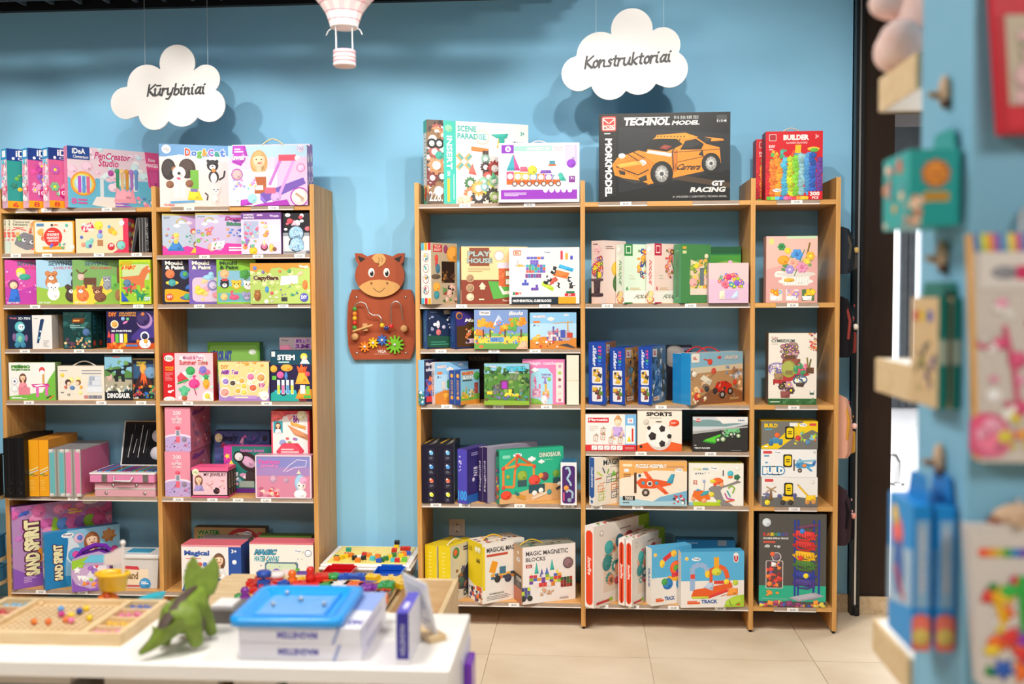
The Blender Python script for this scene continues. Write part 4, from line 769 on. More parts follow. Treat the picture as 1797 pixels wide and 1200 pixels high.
def unib(g):
    g.p('8a8ac8', 0, .7, 1, .7, 1, 1, 0, 1); g.p('a888c0', 0, .5, 1, .5, 1, .72, 0, .72); g.p('d88aa4', 0, 0, 1, 0, 1, .52, 0, .52); g.t('Fashion', .06, .8, .44, .9, 'e05aa8', .04); g.t('Jewelry', .08, .7, .42, .8, 'e08ac0', .04, 0, 0, '8a5ab0'); g.ln('f4e8f4', .012, .5, .62, .6, .76, .75, .9, .92, .88, .9, .74, .7, .72, .55, .62); g.e(.32, .45, .09, 'b88aa8', .1); g.e(.32, .45, .07, 'c8a0b8'); g.e(.55, .42, .07, 'b890a8'); g.sc(.05, .04, .4, .25, 22, .05, 'd8404a e8a0a8 f0c8b0 b85a7a', 3, 'e')
    g.e(.8, .36, .13, '9ac0dc', .2); g.e(.82, .3, .1, 'f4dcd8'); g.e(.86, .42, .09, 'e8a0c0'); g.e(.8, .1, .15, 'f4ecec', .11); g.st(.78, .6, .07, 'f4e8b0', 3, .3); g.e(.78, .3, .018, '334'); g.e(.86, .3, .018, '334')
    g.ln('f0dce4', .03, .01, .01, .99, .01, .99, .99, .01, .99, .01, .01)
BX('craft_box', 'pink and blue charm jewelry box with white unicorn, lower right', 'B5', 449, 547, 798.5, unib, c='e0a8bc', sc='c890a8', Y=-.004, d=.05)

# ---- left unit, bottom row
def sand(c1, c2, top, purple):
    def f(g):
        g.r(0, 0, 1, 1, c1)
        if purple:
            g.sc(0, .6, 1, 1, 40, .08, 'd86aa8 c85aa0 e08ab8 b870b8', 3, 'e'); g.p('8a58b8', 0, 0, .4, 0, .28, .25, .16, .15, 0, .26); g.e(.5, .42, .24, 'e89a3a', .2); g.e(.42, .6, .05, '9ac83a', .22); g.e(.5, .62, .14, 'd88a3a', .05)
            for i, c in enumerate(('5a90d8', 'e06ab0', '9a60b8', '8ac03a', 'd85a9a')): g.e(.5+i*.09, .72, .08, c)
            g.p('3a5ac0', .05, .87, .09, .92, .16, .94, .17, .9, .1, .88); g.e(.78, .96, .1, 'f0ecf4', .04); g.lines(.55, .83, .7, .9, 2, 'e8d04a'); g.lines(.1, .06, .22, .14, 4, 'd8b0e0', 2, .4); g.r(.24, .3, .32, .46, 'e8902a')
        else:
            g.p('8ac0dc', .26, .2, 1, 0, 1, 1, .3, 1); g.p('1c80bc', 0, 0, .3, 0, .22, .3, .32, .7, .28, 1, 0, 1); g.p('dfeaf0', .28, .5, .4, .3, .45, .7, .32, .95); g.girl(.62, .78, .12, '9a5a34', '6a4aa0'); g.e(.45, .84, .09, 'e0b8c8'); g.e(.46, .85, .05, '5a7ac8'); g.e(.4, .55, .13, '5aa0d0'); g.e(.4, .56, .06, 'd84a9a'); g.st(.85, .82, .14, 'a8703a', 7, .7); g.e(.92, .55, .07, 'c03a80'); g.logo(.3, .92, .06); g.sc(.4, .1, .95, .5, 20, .07, '9a60b8 5aa0d0 8ac84a e86ab0', 4, 'e')
        u0, u1 = (.12, .26) if purple else (.12, .23)
        g.t('SAND', u0, .14, u1, .42, 'f4ecb8', .06, 90, 0, '5a2438', .08); g.t('SPiRiT', u0-.01, .44, u1, .82 if purple else .78, 'f4ecb8', .06, 90, 0, '5a2438', .08)
    return f
BX('sand_kit', 'large purple play sand box standing diagonally at lower left', 'A7', 24, 199, 890, sand('b58ac0', 0, 0, True), c='b58ac0', sc='7a4a8a', tc='6a3a8a', Y=-.014, Y2=.255, d=.045, cat='play sand', s=lambda g: [g.r(0, 0, 1, 1, '8a7a98'), g.sc(.1, .05, .9, .85, 22, .04, 'c86a4a 5a80b8 ddd 9ac04a e8a0b8', 3), g.r(0, .9, 1, 1, '7a3aa0')])
BX('sand_kit', 'blue play sand box with girl leaning in front of purple one', 'A7', 80, 212, 937, sand('2f97d0', 0, 0, False), c='2f97d0', sc='2a80b8', tc='3a90c8', Y=-.012, Y2=.19, d=.04, cat='play sand', s=lambda g: [g.r(.25, .2, .75, .65, 'dcd8dc'), g.sc(.3, .22, .7, .63, 10, .03, 'c05a4a 4a70c0 ddd', 3)])
# purple sand bag
zb = ZT['A7']+LIFT; bgx = Xof(128, 0, zb)
sb = empty('sand_bag', (bgx+.07, .02, zb), radians(14), 'purple and white zip bag of play sand with curved handle', 'play sand')
pts = [(-.07, 0), (-.072, .1), (-.066, .135), (-.03, .15), (.04, .165), (.075, .15), (.08, .12), (.082, 0)]
MB().prism(pts, -.03, .03, 'b8a0c8', 'y', '6a2a9a').obj('bag_body', FUR, sb, bevel=.006)
g = Ink((-.068, -.0305, .0), (1, 0, 0), (0, 0, 1), (0, -1, 0), .146, .15)
g.r(0, 0, 1, .7, 'c8a8d0'); g.p('e8e0e8', .3, .3, .6, .7, .95, .7, .9, .3); g.p('9ac83a', 0, .85, .0, .6, .3, .7, .5, .98); g.p('6ac0e0', .3, .8, .95, .78, .95, 1, .5, 1); g.sc(.05, .1, .95, .7, 24, .08, 'e88a3a 9ac83a 9a60b8 d84a5a f4f0f4 8a6ac0', 5); g.p('8a58b8', 0, 0, 1, 0, 1, .12, .5, .06, .1, .2, 0, .4); g.obj('front_print', CARD, sb)
MB().tube([(-.055, 0, .13), (-.03, 0, .165), (.02, 0, .185), (.06, 0, .18), (.078, 0, .16)], .01, '6a2a9a').obj('carry_handle', FUR, sb)
# clear tub
x0, x1 = Xof(196, .03, zb), Xof(279, .03, zb)-.004
tb = empty('sand_tub', ((x0+x1)/2, .1, zb), 0, 'translucent white plastic tub of sand with blue lid panel', 'play sand')
hw = (x1-x0)/2
MB().prism([(-hw*.92, 0), (hw*.92, 0), (hw, .125), (-hw, .125)], -.06, .06, 'd5d0cc', 'y').obj('tub', GLOSS, tb, bevel=.006)
MB().box(-hw-.004, hw+.004, -.066, .066, .1252, .143, 'e4e2e0').obj('lid', GLOSS, tb, bevel=.005)
MB().box(-hw*.5, hw*.5, -.03, .03, .1432, .146, '3a9ac0').obj('lid_handle', GLOSS, tb)
g = Ink((-hw*.92, -.0602, .0), (1, 0, 0), (0, 0, 1), (0, -1, 0), hw*1.84, .125); g.r(.2, .12, .8, .65, 'f0dcc0'); g.p('d0404a', .2, .65, .6, .62, .56, .74, .26, .76); g.t('Sand', .28, .3, .56, .56, '8a6a3a', .04); g.e(.72, .15, .2, '3a90c8', .2, 20); g.r(.2, .05, .6, .1, 'c84a4a'); g.lines(.63, .13, .81, .24, 2, 'fff'); g.obj('label_print', CARD, tb)
def magical(g):
    g.r(.79, 0, 1, 1, '2b54a4'); g.r(0, .96, 1, 1, 'e8a0a8'); g.t('Magical', .05, .74, .47, .88, '2f58a8', .05); g.lines(.08, .69, .46, .72, 1, 'e8603a')
    for i, c in enumerate(('f0b04a', '3ab090', 'd83a44', '4a6ac0')): g.e(.14+i*.085, .58, .05, c)
    g.girl(.63, .68, .12, '6f4d3a', 'e4e2e0'); g.e(.63, .3, .2, 'dfe0e2', .14); g.e(.63, .36, .05, 'f0c8a8'); g.p('2b54a4', .0, .0, .9, 0, .8, .2, .5, .36, .1, .36); g.rr(.26, .1, .5, .3, 'eef', .03); g.lines(.05, .42, .32, .46, 1, '556'); g.t('3+', .84, .83, .93, .91, 'fff', .03); g.e(.89, .64, .05, 'dfe8f4'); g.e(.9, .1, .08, 'dfe8f4')
BX('water_toy_box', 'white and blue water doodle box with smiling girl', 'B6', 319.5, 424, 955.5, magical, c='f1ece8', sc='2b54a4', tc='d86a78', Y=.01, d=.1)
def canvas(g):
    g.r(0, .97, 1, 1, 'e0808a'); g.t('MAGIC', .09, .76, .42, .87, '4a9ab8', .05, 0, .1, '2a5a7a'); g.t('WATER CANVAS', .07, .62, .46, .74, '3a98a0', .05, 0, .05, 'fff'); g.logo(.76, .84, .045); g.e(.92, .8, .07, '4a5a90'); g.e(.92, .8, .06, 'f0ece8'); g.rr(.24, .2, .76, .62, '5a7890', .05); g.rr(.26, .2, .73, .59, 'cfe0c0', .05); g.e(.42, .4, .09, '7a5ab8', .09); g.rr(.51, .16, .68, .48, 'e8d8d8', .02); g.p('5aa03a', .68, .14, .72, .5, .78, .5, .8, .2); g.rr(.73, .18, 1, .45, '6a4aa0', .04); g.rr(.76, .18, .93, .36, 'a890c8', .03); g.r(.12, .1, .16, .4, 'e89a3a'); g.e(.16, .4, .04, 'e89a3a'); g.sc(.05, .4, .9, .9, 14, .015, 'd86a7a 8ac08a f0a04a 8a8ab0', 3); g.sc(.0, 0, 1, .14, 20, .06, 'd8d0a0 e8a0b0 9ac0a0', 4)
BX('water_toy_box', 'cream magic water canvas box at lower right of left unit', 'B6', 439, 551, 952, canvas, c='f1ece2', sc='c87a80', tc='d86a78', Y=.006, d=.09)
def waterp(g): g.t('WATER', .05, .86, .37, .95, '2a7a3a', .05, 0, 0, 'c8d8a0'); g.t('PAINTING', .05, .75, .37, .84, '2a7a3a', .05, 0, 0, 'c8d8a0'); g.e(.68, .6, .4, 'b03a3a'); g.e(.68, .58, .34, 'e0c8b0'); g.e(.6, .82, .06, '2a1a1a'); g.e(.74, .8, .05, '2a1a1a'); g.logo(.75, .9, .05); g.e(.93, .85, .08, 'b04a4a')
BX('water_toy_box', 'kraft brown water painting box at the back of bottom shelf', 'B6', 342, 467, 925, waterp, c='b89a6a', sc='6a5030', tc='5a5030', Y=.2, d=.05)
BX('water_toy_box', 'grey clear plastic topped box between the two water boxes', 'B6', 352, 436, 944.5, None, c='8a8488', sc='9a9498', Y=.12, d=.07)
BX('water_toy_box', 'green edged drawing mat box peeking over the canvas box', 'B6', 456, 548, 939.5, lambda g: [g.r(0, .9, 1, 1, '7aa84a'), g.r(.08, 0, 1, .94, '5a80a0'), g.sc(.1, .6, .98, .93, 20, .04, '3a6a90 8ac0a8 4a5a80', 3)], c='7aa84a', sc='4a6a2a', Y=.14, d=.05)
# ---- right unit, left bay
def scene1(g):
    g.r(0, 0, .16, 1, '6a5a50'); g.sc(.01, .14, .15, .9, 40, .09, '8a6a4a 3a5a50 a85a50 5a4a40 c08a60 3a3030 7a3a3a', 3, 'g'); g.e(.05, .72, .06, '222'); g.e(.05, .72, .035, 'ccc'); g.e(.12, .72, .06, '222'); g.e(.12, .72, .035, 'ccc'); g.e(.12, .58, .05, '3aa090'); g.t('228.', .02, .03, .15, .15, 'f4f0e8', .02); g.r(.16, 0, .28, 1, '45c4b4'); g.t('INSERT', .19, .42, .245, .82, 'f4f8f6', .03, -90); g.t('ON', .195, .34, .225, .4, 'f4f8f6', .02, -90); g.r(.195, .03, .22, .31, 'f0c04a'); g.e(.21, .91, .045, '8ad0a0'); g.r(.255, .06, .262, .36, 'dff4ee')
    g.t('SCENE', .295, .88, .48, .95, '4ab8b0', .03); g.t('PARADISE', .295, .79, .575, .86, '4ab8b0', .03); g.e(.54, .82, .085, 'f0c880'); g.e(.54, .82, .078, 'f8f4ee'); g.t('DISE', .455, .79, .575, .86, '4ab8b0', .03)
    for k in range(4): a = pi/4+k*pi/2; g.ln('d8b070', .06, .36+.03*cos(a)/g.a, .52+.03*sin(a), .36+.12*cos(a)/g.a, .52+.12*sin(a)); g.ln('6ab0a8', .03, .37+.04*cos(a)/g.a, .52+.04*sin(a), .37+.11*cos(a)/g.a, .52+.11*sin(a))
    g.p('3ab0a0', .62, .86, .8, .88, .78, .82, .68, .82); g.r(.7, .7, .76, .84, '3ab0a0'); g.p('e8b040', .68, .7, .7, .82, .72, .7); g.ln('e88a4a', .05, .43, .68, .6, .66); g.r(.54, .3, .6, .66, '5a4a44'); g.logo(.9, .76, .06); g.t('3+', .92, .86, .96, .91, '3ab0a0', .03)
    for u, v, r_, c in ((.57, .56, .06, '8ab0a0'), (.57, .46, .07, '4a4040'), (.6, .34, .08, 'd86a60'), (.55, .28, .07, '8ac0a0'), (.42, .26, .08, '4a7a50'), (.42, .13, .09, 'e8805a'), (.5, .1, .1, '444'), (.5, .2, .1, 'e8a860'), (.6, .2, .09, 'c8d060'), (.66, .45, .1, 'a84a44'), (.65, .3, .07, '9ac8a0'), (.64, .12, .1, '4a4a44'), (.66, .1, .07, 'a0c070'), (.56, .22, .06, '8ab8b8')): g.gear(u, v, r_, c, 'f0e8e0', 12)
    g.p('e06a60', .4, .38, .44, .5, .48, .36); g.p('6ac090', .64, .42, .68, .34, .62, .3); g.e(.33, .05, .05, 'f0b8a0'); g.e(.38, .06, .05, 'f0d8b0')
BX('building_set', 'teal and white gear building set, tallest on left top shelf', 'L1', 749.5, 927.5, 209.5, scene1, c='f7f2ec', sc='4ac0b0', Y=-.006, Y2=.165, d=.05, cat='building set', s=lambda g: [g.r(0, .2, 1, .85, 'f0f0ec'), g.sc(.2, .05, .8, .2, 8, .06, 'e8a04a 4ac0a0 c84a3a', 3), g.lines(.3, .3, .8, .8, 12, '6ab0a0', 2, .3)])
def train(g):
    g.r(.03, .05, .97, .21, '9a3ac0'); g.lines(.07, .1, .35, .17, 3, 'f0e0f8', 2, .4)
    for i in range(5): g.e(.58+i*.075, .2, .04, 'f8f2f8', n=12)
    g.r(.04, .83, .19, .97, '8e3ac0'); g.e(.12, .9, .05, 'f8f2f8'); g.t('A', .1, .87, .14, .93, '8e3ac0', .03); g.r(.19, .865, .66, .95, 'a6dccc'); g.t('MAGNETIC DIY', .36, .875, .64, .93, 'f8fdfb', .03); g.t('Woopie', .67, .85, .8, .94, 'f8f4fa', .04, 0, 0, 'c04a80'); g.p('cdbce8', .83, .96, .97, .96, .97, .62, .83, .62); g.e(.9, .65, .075, '8e3ac0'); g.t('71', .89, .93, .93, .97, 'fff'); g.r(.87, .33, .945, .44, '8a3a9a'); g.t('71', .89, .38, .925, .42, 'fff', .03)
    cs = ('e0507a', 'e8b830', 'f0c040', '6aa8c8', 'e8702a', '9a5ac0', '5aa0b0'); 
    for i, c in enumerate(cs): u = .1+i*.095; g.r(u, .37, u+.09, .52-.01*i, c); g.e(u+.045, .44-.005*i, .05, 'f4e8e4'); g.r(u, .3, u+.09, .38, 'e8682a')
    for i in range(7): g.e(.2+i*.09, .31-.0*i, .045, '6a4a40'); g.e(.2+i*.09, .31, .028, 'f0e8e0')
    g.p('3aa0b0', .1, .54, .185, .82, .27, .54); g.p('c04a90', .185, .82, .2, .54, .27, .54); g.p('e0607a', .27, .52, .27, .6, .35, .6, .37, .52); g.e(.42, .54, .08, 'c8c83a'); g.p('7a4ab0', .51, .49, .53, .54, .64, .54, .66, .49); g.p('3ab0a0', .74, .48, .78, .5, .84, .36, .76, .36); g.e(.67, .68, .1, 'cfe4e8'); g.e(.67, .68, .09, 'f4f0f0'); g.r(.63, .64, .7, .7, '4a9ab0'); g.r(.62, .61, .71, .64, 'e8682a')
BX('building_set', 'white and purple magnetic train set in front of gear set', 'L1', 875, 1017, 251.5, train, c='f8eff6', sc='cfc0e4', Y=-.022, Y2=-.008, d=.06, cat='building set', hd=(.5, .04, .014, 'f4f0f0'), s=lambda g: g.t('MAGNETIC DIY', .3, .2, .7, .7, '5a4a9a', .02, 90))
def kidsb(g):
    g.r(0, 0, 1, 1, 'b8a488'); g.r(.08, .85, .42, .97, 'c03038'); g.t('TOP', .12, .92, .36, .96, 'f4d0c0', .02); g.t('BRIGHT', .12, .87, .38, .91, 'f4d0c0', .02); g.e(.56, .9, .05, '8a3a5a', .07); g.e(.85, .82, .15, 'd8963a', .14); g.r(.4, .35, .9, .7, '2a1c16'); g.sc(.42, .36, .88, .55, 16, .03, '5a3a20 8a5a2a 4a2a1a', 3); g.e(.2, .75, .04, 'd8443a', .06); g.e(.2, .65, .03, 'c8323a', .06); g.e(.25, .58, .05, '3a6a80', .08); g.e(.18, .45, .1, '5a4a3a', .04); g.e(.2, .28, .08, 'e8a03a'); g.e(.2, .15, .06, '3a8a90', .07); g.sc(.4, .05, .95, .32, 16, .05, '3a6a3a a83a3a 2a2a2a d8b0a0 5a8a4a', 6)
def kidsside(g):
    for i, c in enumerate(('5ab8d0', 'f0b030', 'd83a44')): g.r(.02+i*.34, .88, .3+i*.34, 1, c); g.r(.02+i*.34, 0, .3+i*.34, .1, ('5ab8d0', 'd83a44', 'f0b030')[i])
    for i, c in enumerate(('f0c060', '5ab0a0', 'e89a4a', 'c84a50')): g.e(.5, .76-i*.175, .072, 'a04060', n=20); g.e(.5, .76-i*.175, .064, 'f6efe8', n=20); g.sc(.32, .72-i*.175, .68, .8-i*.175, 4, .03, c+' 3a8a90 '+c, i)
BX('building_set', 'white edged kids block box with four round pictures, second row', 'L2', 757, None, 425.5, kidsb, c='b8a488', sc='f3ece6', Y=-.045, d=.06, th=50, w=.14, s=kidsside, cat='building set', Y2=None)
def play(g):
    g.r(0, 0, 1, .42, '8a4030'); g.r(0, .42, 1, 1, 'f0cc96'); g.r(.12, .66, .42, .98, '8a4a34'); g.t('PLAY', .1, .83, .44, .92, 'a8b4b0', .05, 0, 0, '4a3a34'); g.t('HOUSE', .09, .71, .46, .8, 'a8b4b0', .05, 0, 0, '4a3a34'); g.lines(.1, .55, .44, .64, 3, 'b08a60', 2, .4); g.e(.57, .84, .09, 'c87a6a', n=16); g.e(.57, .84, .08, 'f4ecdc'); g.p('5aa84a', .4, .4, .95, .36, 1, .16, .48, .08)
    g.r(.56, .3, .8, .64, 'd0663a'); g.r(.78, .3, 1, .86, 'c45a34'); g.p('7a5a78', .72, .86, .8, .94, 1, .94, 1, .8); g.r(.54, .62, .78, .72, 'd8ccd8'); g.bricks(.57, .32, .8, .62, 6, 8, 'd0663a d87444 c85a34', 3); g.r(.66, .48, .74, .58, '5a7a4a'); g.r(.67, .49, .73, .57, 'f0ece0'); g.r(.66, .33, .74, .44, '5a7a4a'); g.r(.67, .34, .73, .43, 'f0ece0'); g.p('f0e8d8', .56, .3, .62, .16, 1, .2, 1, .26, .64, .22, .58, .32)
    for v in (.45, .28, .12): g.e(.13, v, .07, 'd8b08a'); g.e(.13, v, .06, 'c8c0a0' if v < .2 else '9a7a5a')
    g.p('f0d8b0', .26, .3, .31, .38, .37, .3); g.r(.28, .25, .35, .31, 'f0d8b0'); g.lines(.26, .06, .38, .1, 1, 'f0d8b0'); g.t("I'm an architect", .62, .04, 1, .08, 'f8e8d0', .015)
BX('building_set', 'brown and peach play house brick set with green lawn', 'L2', 810, None, 432.5, play, c='f0cc96', sc='9a6a50', Y=-.0, d=.055, th=14, w=.27, cat='building set', s=lambda g: [g.r(0, 0, .35, 1, 'b89070'), g.r(.65, 0, 1, 1, '7a4a38'), g.r(.65, .0, 1, .25, 'e0d0c0')])
def mathc(g):
    g.r(.03, .0, .95, .12, '22303a'); g.r(.7, 0, .95, .12, 'f0a82a'); g.t('MATHEMATICAL CUBE BLOCKS', .05, .03, .6, .075, 'f4f4f0', .04); g.r(.06, .86, .17, .95, 'c85a3a'); g.r(.07, .875, .16, .935, 'e8d8c8'); g.t('BC', .085, .88, .145, .93, 'c85a3a', .04); g.logo(.54, .91, .04); g.r(.79, .13, .94, .18, 'd8343a'); g.t('3+', .84, .14, .88, .175, 'fff', .03); g.r(.81, .18, .93, .22, '2a7a5a')
    for u, h_, c in ((.73, .15, 'd84a5a'), (.8, .11, 'f0a83a'), (.87, .06, '4a4ac0')): g.r(u, .78, u+.035, .78+h_, c); g.st(u+.017, .78+h_, .02, c)
    g.bricks(.25, .79, .5, .84, 5, 1, '6a6ac0 e8784a 5a80d0', 2); g.bricks(.3, .68, .42, .78, 3, 2, '7a5ac0 6a60c8', 3); g.bricks(.24, .55, .52, .7, 7, 3, '3ab0c0 d86a5a 8a5ac0 5aa070 4a70c0 c8564a', 4); g.bricks(.23, .46, .46, .54, 6, 1, 'd8704a 5a70b0 8a4a8a', 5); g.bricks(.08, .66, .24, .7, 4, 1, 'c8c0c0 e8a83a', 6); g.bricks(.11, .7, .14, .78, 1, 2, 'c8c0c0', 7)
    g.p('e87a3a', .62, .5, .68, .6, .86, .54, .82, .44); g.p('3aa8d8', .7, .64, .72, .7, .92, .62, .9, .56); g.p('b8d83a', .46, .33, .48, .4, .64, .28, .62, .22); g.p('c85a4a', .52, .36, .66, .48, .7, .42, .58, .32)
    for u, v in ((.56, .46), (.62, .58), (.86, .4), (.68, .3), (.9, .34), (.52, .4)): g.sc(u-.02, v-.04, u+.03, v+.05, 6, .035, '222 333 444 eee', int(u*100), 'r')
    g.bricks(.18, .33, .28, .38, 3, 1, '4a5ac0', 1); g.r(.215, .38, .248, .43, '4a5ac0'); g.bricks(.31, .24, .42, .29, 3, 1, '6a4ab0', 1); g.r(.375, .29, .41, .34, '6a4ab0'); g.r(.05, .16, .08, .21, '3a8a6a'); g.r(.09, .16, .12, .21, 'e04a3a'); g.t('DIY', .085, .165, .18, .205, 'c8443a', .04)
BX('building_set', 'white cube block set with helicopter and race car pictures', 'L2', 894, 1017, 434.5, mathc, c='f3eee6', sc='d8d0c4', Y=-.01, d=.055, cat='building set')
def night(g): g.r(0, 0, 1, 1, '1c2c4c'); g.p('23503f', 0, .05, .9, 0, .8, .3, 0, .35); g.r(.5, .88, .72, .98, 'b8b0a0'); g.lines(.1, .92, .42, .95, 1, '6a7a9a'); g.sc(.02, .35, .9, .85, 14, .045, 'd8d4dc b8b0c8 f0e8e8 8a90b0', 3, 'e'); g.e(.32, .62, .05, 'e0d0d8', .1); g.e(.33, .42, .07, 'c86a6a', .08); g.lines(.1, .08, .75, .2, 2, '3a8a70', 3)
BX('building_set', 'navy night scene magnetic set at left end of third row', 'L3', 750, None, 543.5, night, c='1c2c4c', sc='2a5088', Y=-.004, d=.04, th=34, w=.15, cat='building set', s=lambda g: [g.r(.0, 0, 1, 1, '2f5a94'), g.t('MAGNETIC', .35, .2, .6, .75, '6ab0b0', .01, 90)])
def magi(g): g.r(0, 0, 1, 1, '1c2a58'); g.p('4a3018', .05, .05, 1, .05, 1, .85, .5, .9, .05, .8); g.p('3a2a78', .05, .6, .3, .62, .6, .9, 1, .9, 1, 1, 0, 1); g.e(.12, .88, .1, 'b06a2a'); g.e(.13, .87, .07, '2a2a50'); g.t('Magic', .3, .68, .8, .8, 'f4eee8', .03, 0, .1); g.sc(.3, .3, .9, .55, 12, .06, 'e8b030 8ab03a f0e0d0 c86a3a', 3); g.p('d8b0c8', .3, .14, .36, .26, .7, .28, .72, .14); g.e(.38, .2, .05, '2a1a2a')
BX('building_set', 'dark blue magic themed set beside the navy night set', 'L3', 799, None, 546, magi, c='1c2a58', sc='24407c', Y=-.006, d=.045, th=34, w=.15, cat='building set', s=lambda g: g.t('MAGNETIC', .3, .2, .65, .8, '4a70a8', .01, 90))
def tree1(g):
    g.r(0, 0, 1, 1, '7ab06a'); g.p('7a94c4', 0, .4, 1, .4, 1, 1, 0, 1); g.p('e8ecf4', .36, .6, .46, .88, .56, .62); g.p('a8b4cc', .42, .76, .46, .88, .52, .7); g.r(.1, .86, .3, .97, 'e8e0d8'); g.t('Woopie', .12, .88, .28, .95, '4a4a6a', .03); g.t('Blocks', .66, .86, .92, .96, 'f0f0f4', .03, 0, .1, '5a6a90'); g.p('f0c850', 0, .15, 1, .15, 1, .32, 0, .32)
    g.sc(.02, .12, .98, .45, 70, .035, '7ab03a e8a03a 4a8ac8 c8603a f0d040 5a9a4a 3a6a5a', 3, 'r'); g.bricks(.3, .18, .56, .3, 8, 4, '4a90d0 5aa8e0 3a78c0', 2)
    for u, v, r_, c in ((.16, .68, .2, 'f0a02a'), (.3, .62, .14, 'e8902a'), (.58, .55, .14, 'f0a83a'), (.88, .68, .18, 'e89a3a'), (.1, .42, .1, 'e8783a'), (.75, .72, .13, '7aa83a'), (.72, .55, .12, '5a9a4a'), (.48, .66, .06, '5a8ad8')): g.sc(u-r_*.5, v-r_*.45, u+r_*.5, v+r_*.45, 22, .05, c+' '+c+' d8801a', int(u*90), 'r')
    for u in (.17, .3, .58, .88): g.r(u-.012, .3, u+.012, .5, '6a3a24')
    g.r(0, 0, 1, .12, '6aa04a'); g.e(.13, .06, .06, 'e86a3a', .04); g.p('d8a888', .78, 0, .86, .14, .98, .22, 1, .1, 1, 0)
BX('building_set', 'landscape block set with orange trees, third row centre', 'L3', 832.5, 926, 543.5, tree1, c='7ab06a', sc='7ab070', Y=-.012, d=.05, cat='building set')
def city(g, v=0):
    g.r(0, 0, 1, 1, '8ac0e4'); g.p('b0d4ec', 0, .3, 1, .3, 1, .7, 0, .7); g.p('d8883a', 0, 0, 1, 0, 1, .3, .6, .26, .3, .34, 0, .24); g.t('MAGNETIC', .07, .86, .34, .92, 'f4f0ee', .04, 0, 0, 'c84a3a'); g.logo(.78, .93, .04); g.r(.07, .71, .22, .77, 'e87a3a'); g.sc(.07, .62, .22, .66, 4, .02, '3a5a8a', 3, 's'); g.cloud(.45, .82, .06, 'f4d8c8')
    if v: g.tree(.5, .42, .14, '4a9a4a'); g.beast(.35, .2, .09, 'e8a03a', 'f8e0b0'); g.r(.2, .35, .3, .55, 'd8d0c8'); return
    g.r(.38, .22, .86, .5, 'b8a8b0'); g.bricks(.36, .22, .7, .62, 8, 7, 'e8e0e0 c86a7a 5a60a8 d8a8a0 7a5a90 e0d8d8', 4, (.5, .7, .6, 1, .8, .9, .6, .7)); g.r(.66, .3, .76, .52, '4a5ab0'); g.r(.8, .3, .92, .44, 'c84a3a'); g.ln('d8a05a', .02, .5, .7, .92, .74); g.r(.8, .5, .83, .76, 'c8a060'); g.beast(.12, .28, .08, 'e8a83a', 'f8e0b0'); g.p('4a4a50', .62, .1, .9, .02, 1, .02, .8, .14); g.sc(.05, .05, .6, .22, 14, .04, 'f0a03a 8a5a3a f8f0e8 c83a3a', 6)
BX('building_set', 'magnetic city set with construction crane, right end of third row', 'L3', 930, 1011.5, 548.5, city, c='8ac0e4', sc='dce6ee', Y=.0, d=.06, th=4, cat='building set')
def magn2(g): g.r(0, 0, 1, 1, '2a2850'); g.t('Magnetic', .1, .84, .9, .95, 'f4f0f8', .03); g.t('educate', .1, .74, .9, .83, 'f4f0f8', .03); g.sc(.1, .2, .9, .6, 20, .1, '6a4a7a d8703a c83a5a 4a5ab0', 3); g.r(.1, .05, .9, .18, 'd8343a')
BX('building_set', 'purple edged magnetic set squeezed at left end of fourth row', 'L4', 745, None, 632, magn2, c='2a2850', sc='8ac0e4', Y=-.02, d=.03, th=62, w=.1, cat='building set', s=lambda g: [g.r(0, 0, 1, .3, '4a9ac0'), g.sc(.1, .05, .9, .3, 8, .05, 'e8f0f0 3a7a5a', 3)])
BX('building_set', 'magnetic animal set with white spine behind blue boxes', 'L4', 763.5, None, 636, lambda g: city(g, 1), c='8ac0e4', sc='ece8ea', Y=-.004, d=.032, th=33, w=.15, cat='building set', s=lambda g: g.t('MAGNETIC', .3, .2, .65, .8, '777', .01, 90))
def mblk(g): g.r(0, 0, 1, 1, '8ac4dc'); g.t('MAGNETIC', .08, .86, .7, .96, 'd84a3a', .05, 0, 0, 'f0c83a'); g.t('BLOCKS', .12, .74, .66, .84, 'f4f0e8', .05, 0, 0, '3a80a0'); g.r(.1, .68, .6, .72, '4a5a5a'); g.r(0, 0, 1, .14, 'd8903a'); g.p('7ab04a', 0, .12, 1, .12, 1, .3, 0, .26); g.bricks(.05, .18, .4, .5, 5, 5, 'f0c83a 7ab83a e8a03a', 3, (.6, .9, .7, 1, .5)); g.bricks(.72, .3, .92, .62, 3, 5, 'c84a3a a83a2a', 4); g.bricks(.42, .2, .7, .44, 4, 4, 'd8b050 4a9a8a e8e0c0', 5); g.e(.85, .82, .12, '4a9a4a')
ms = lambda g: [g.r(0, 0, 1, 1, '2a4a94'), g.st(.5, .84, .08, 'f0a03a', 6, .5), g.st(.5, .2, .08, 'f0a03a', 6, .5), g.t('BLOCKS', .3, .3, .7, .72, 'd8a04a', .02, 90)]
BX('building_set', 'blue spined block set behind its twin, fourth row', 'L4', 798, None, 650, None, c='8ac4dc', sc='2a4a94', Y=-.009, d=.03, th=53, w=.11, cat='building set', s=ms, grp='blue spined block sets')
BX('building_set', 'blue spined magnetic block set standing in front of its twin', 'L4', 808.5, None, 650.5, mblk, c='8ac4dc', sc='2a4a94', Y=-.028, d=.03, th=53, w=.11, cat='building set', s=ms, grp='blue spined block sets')
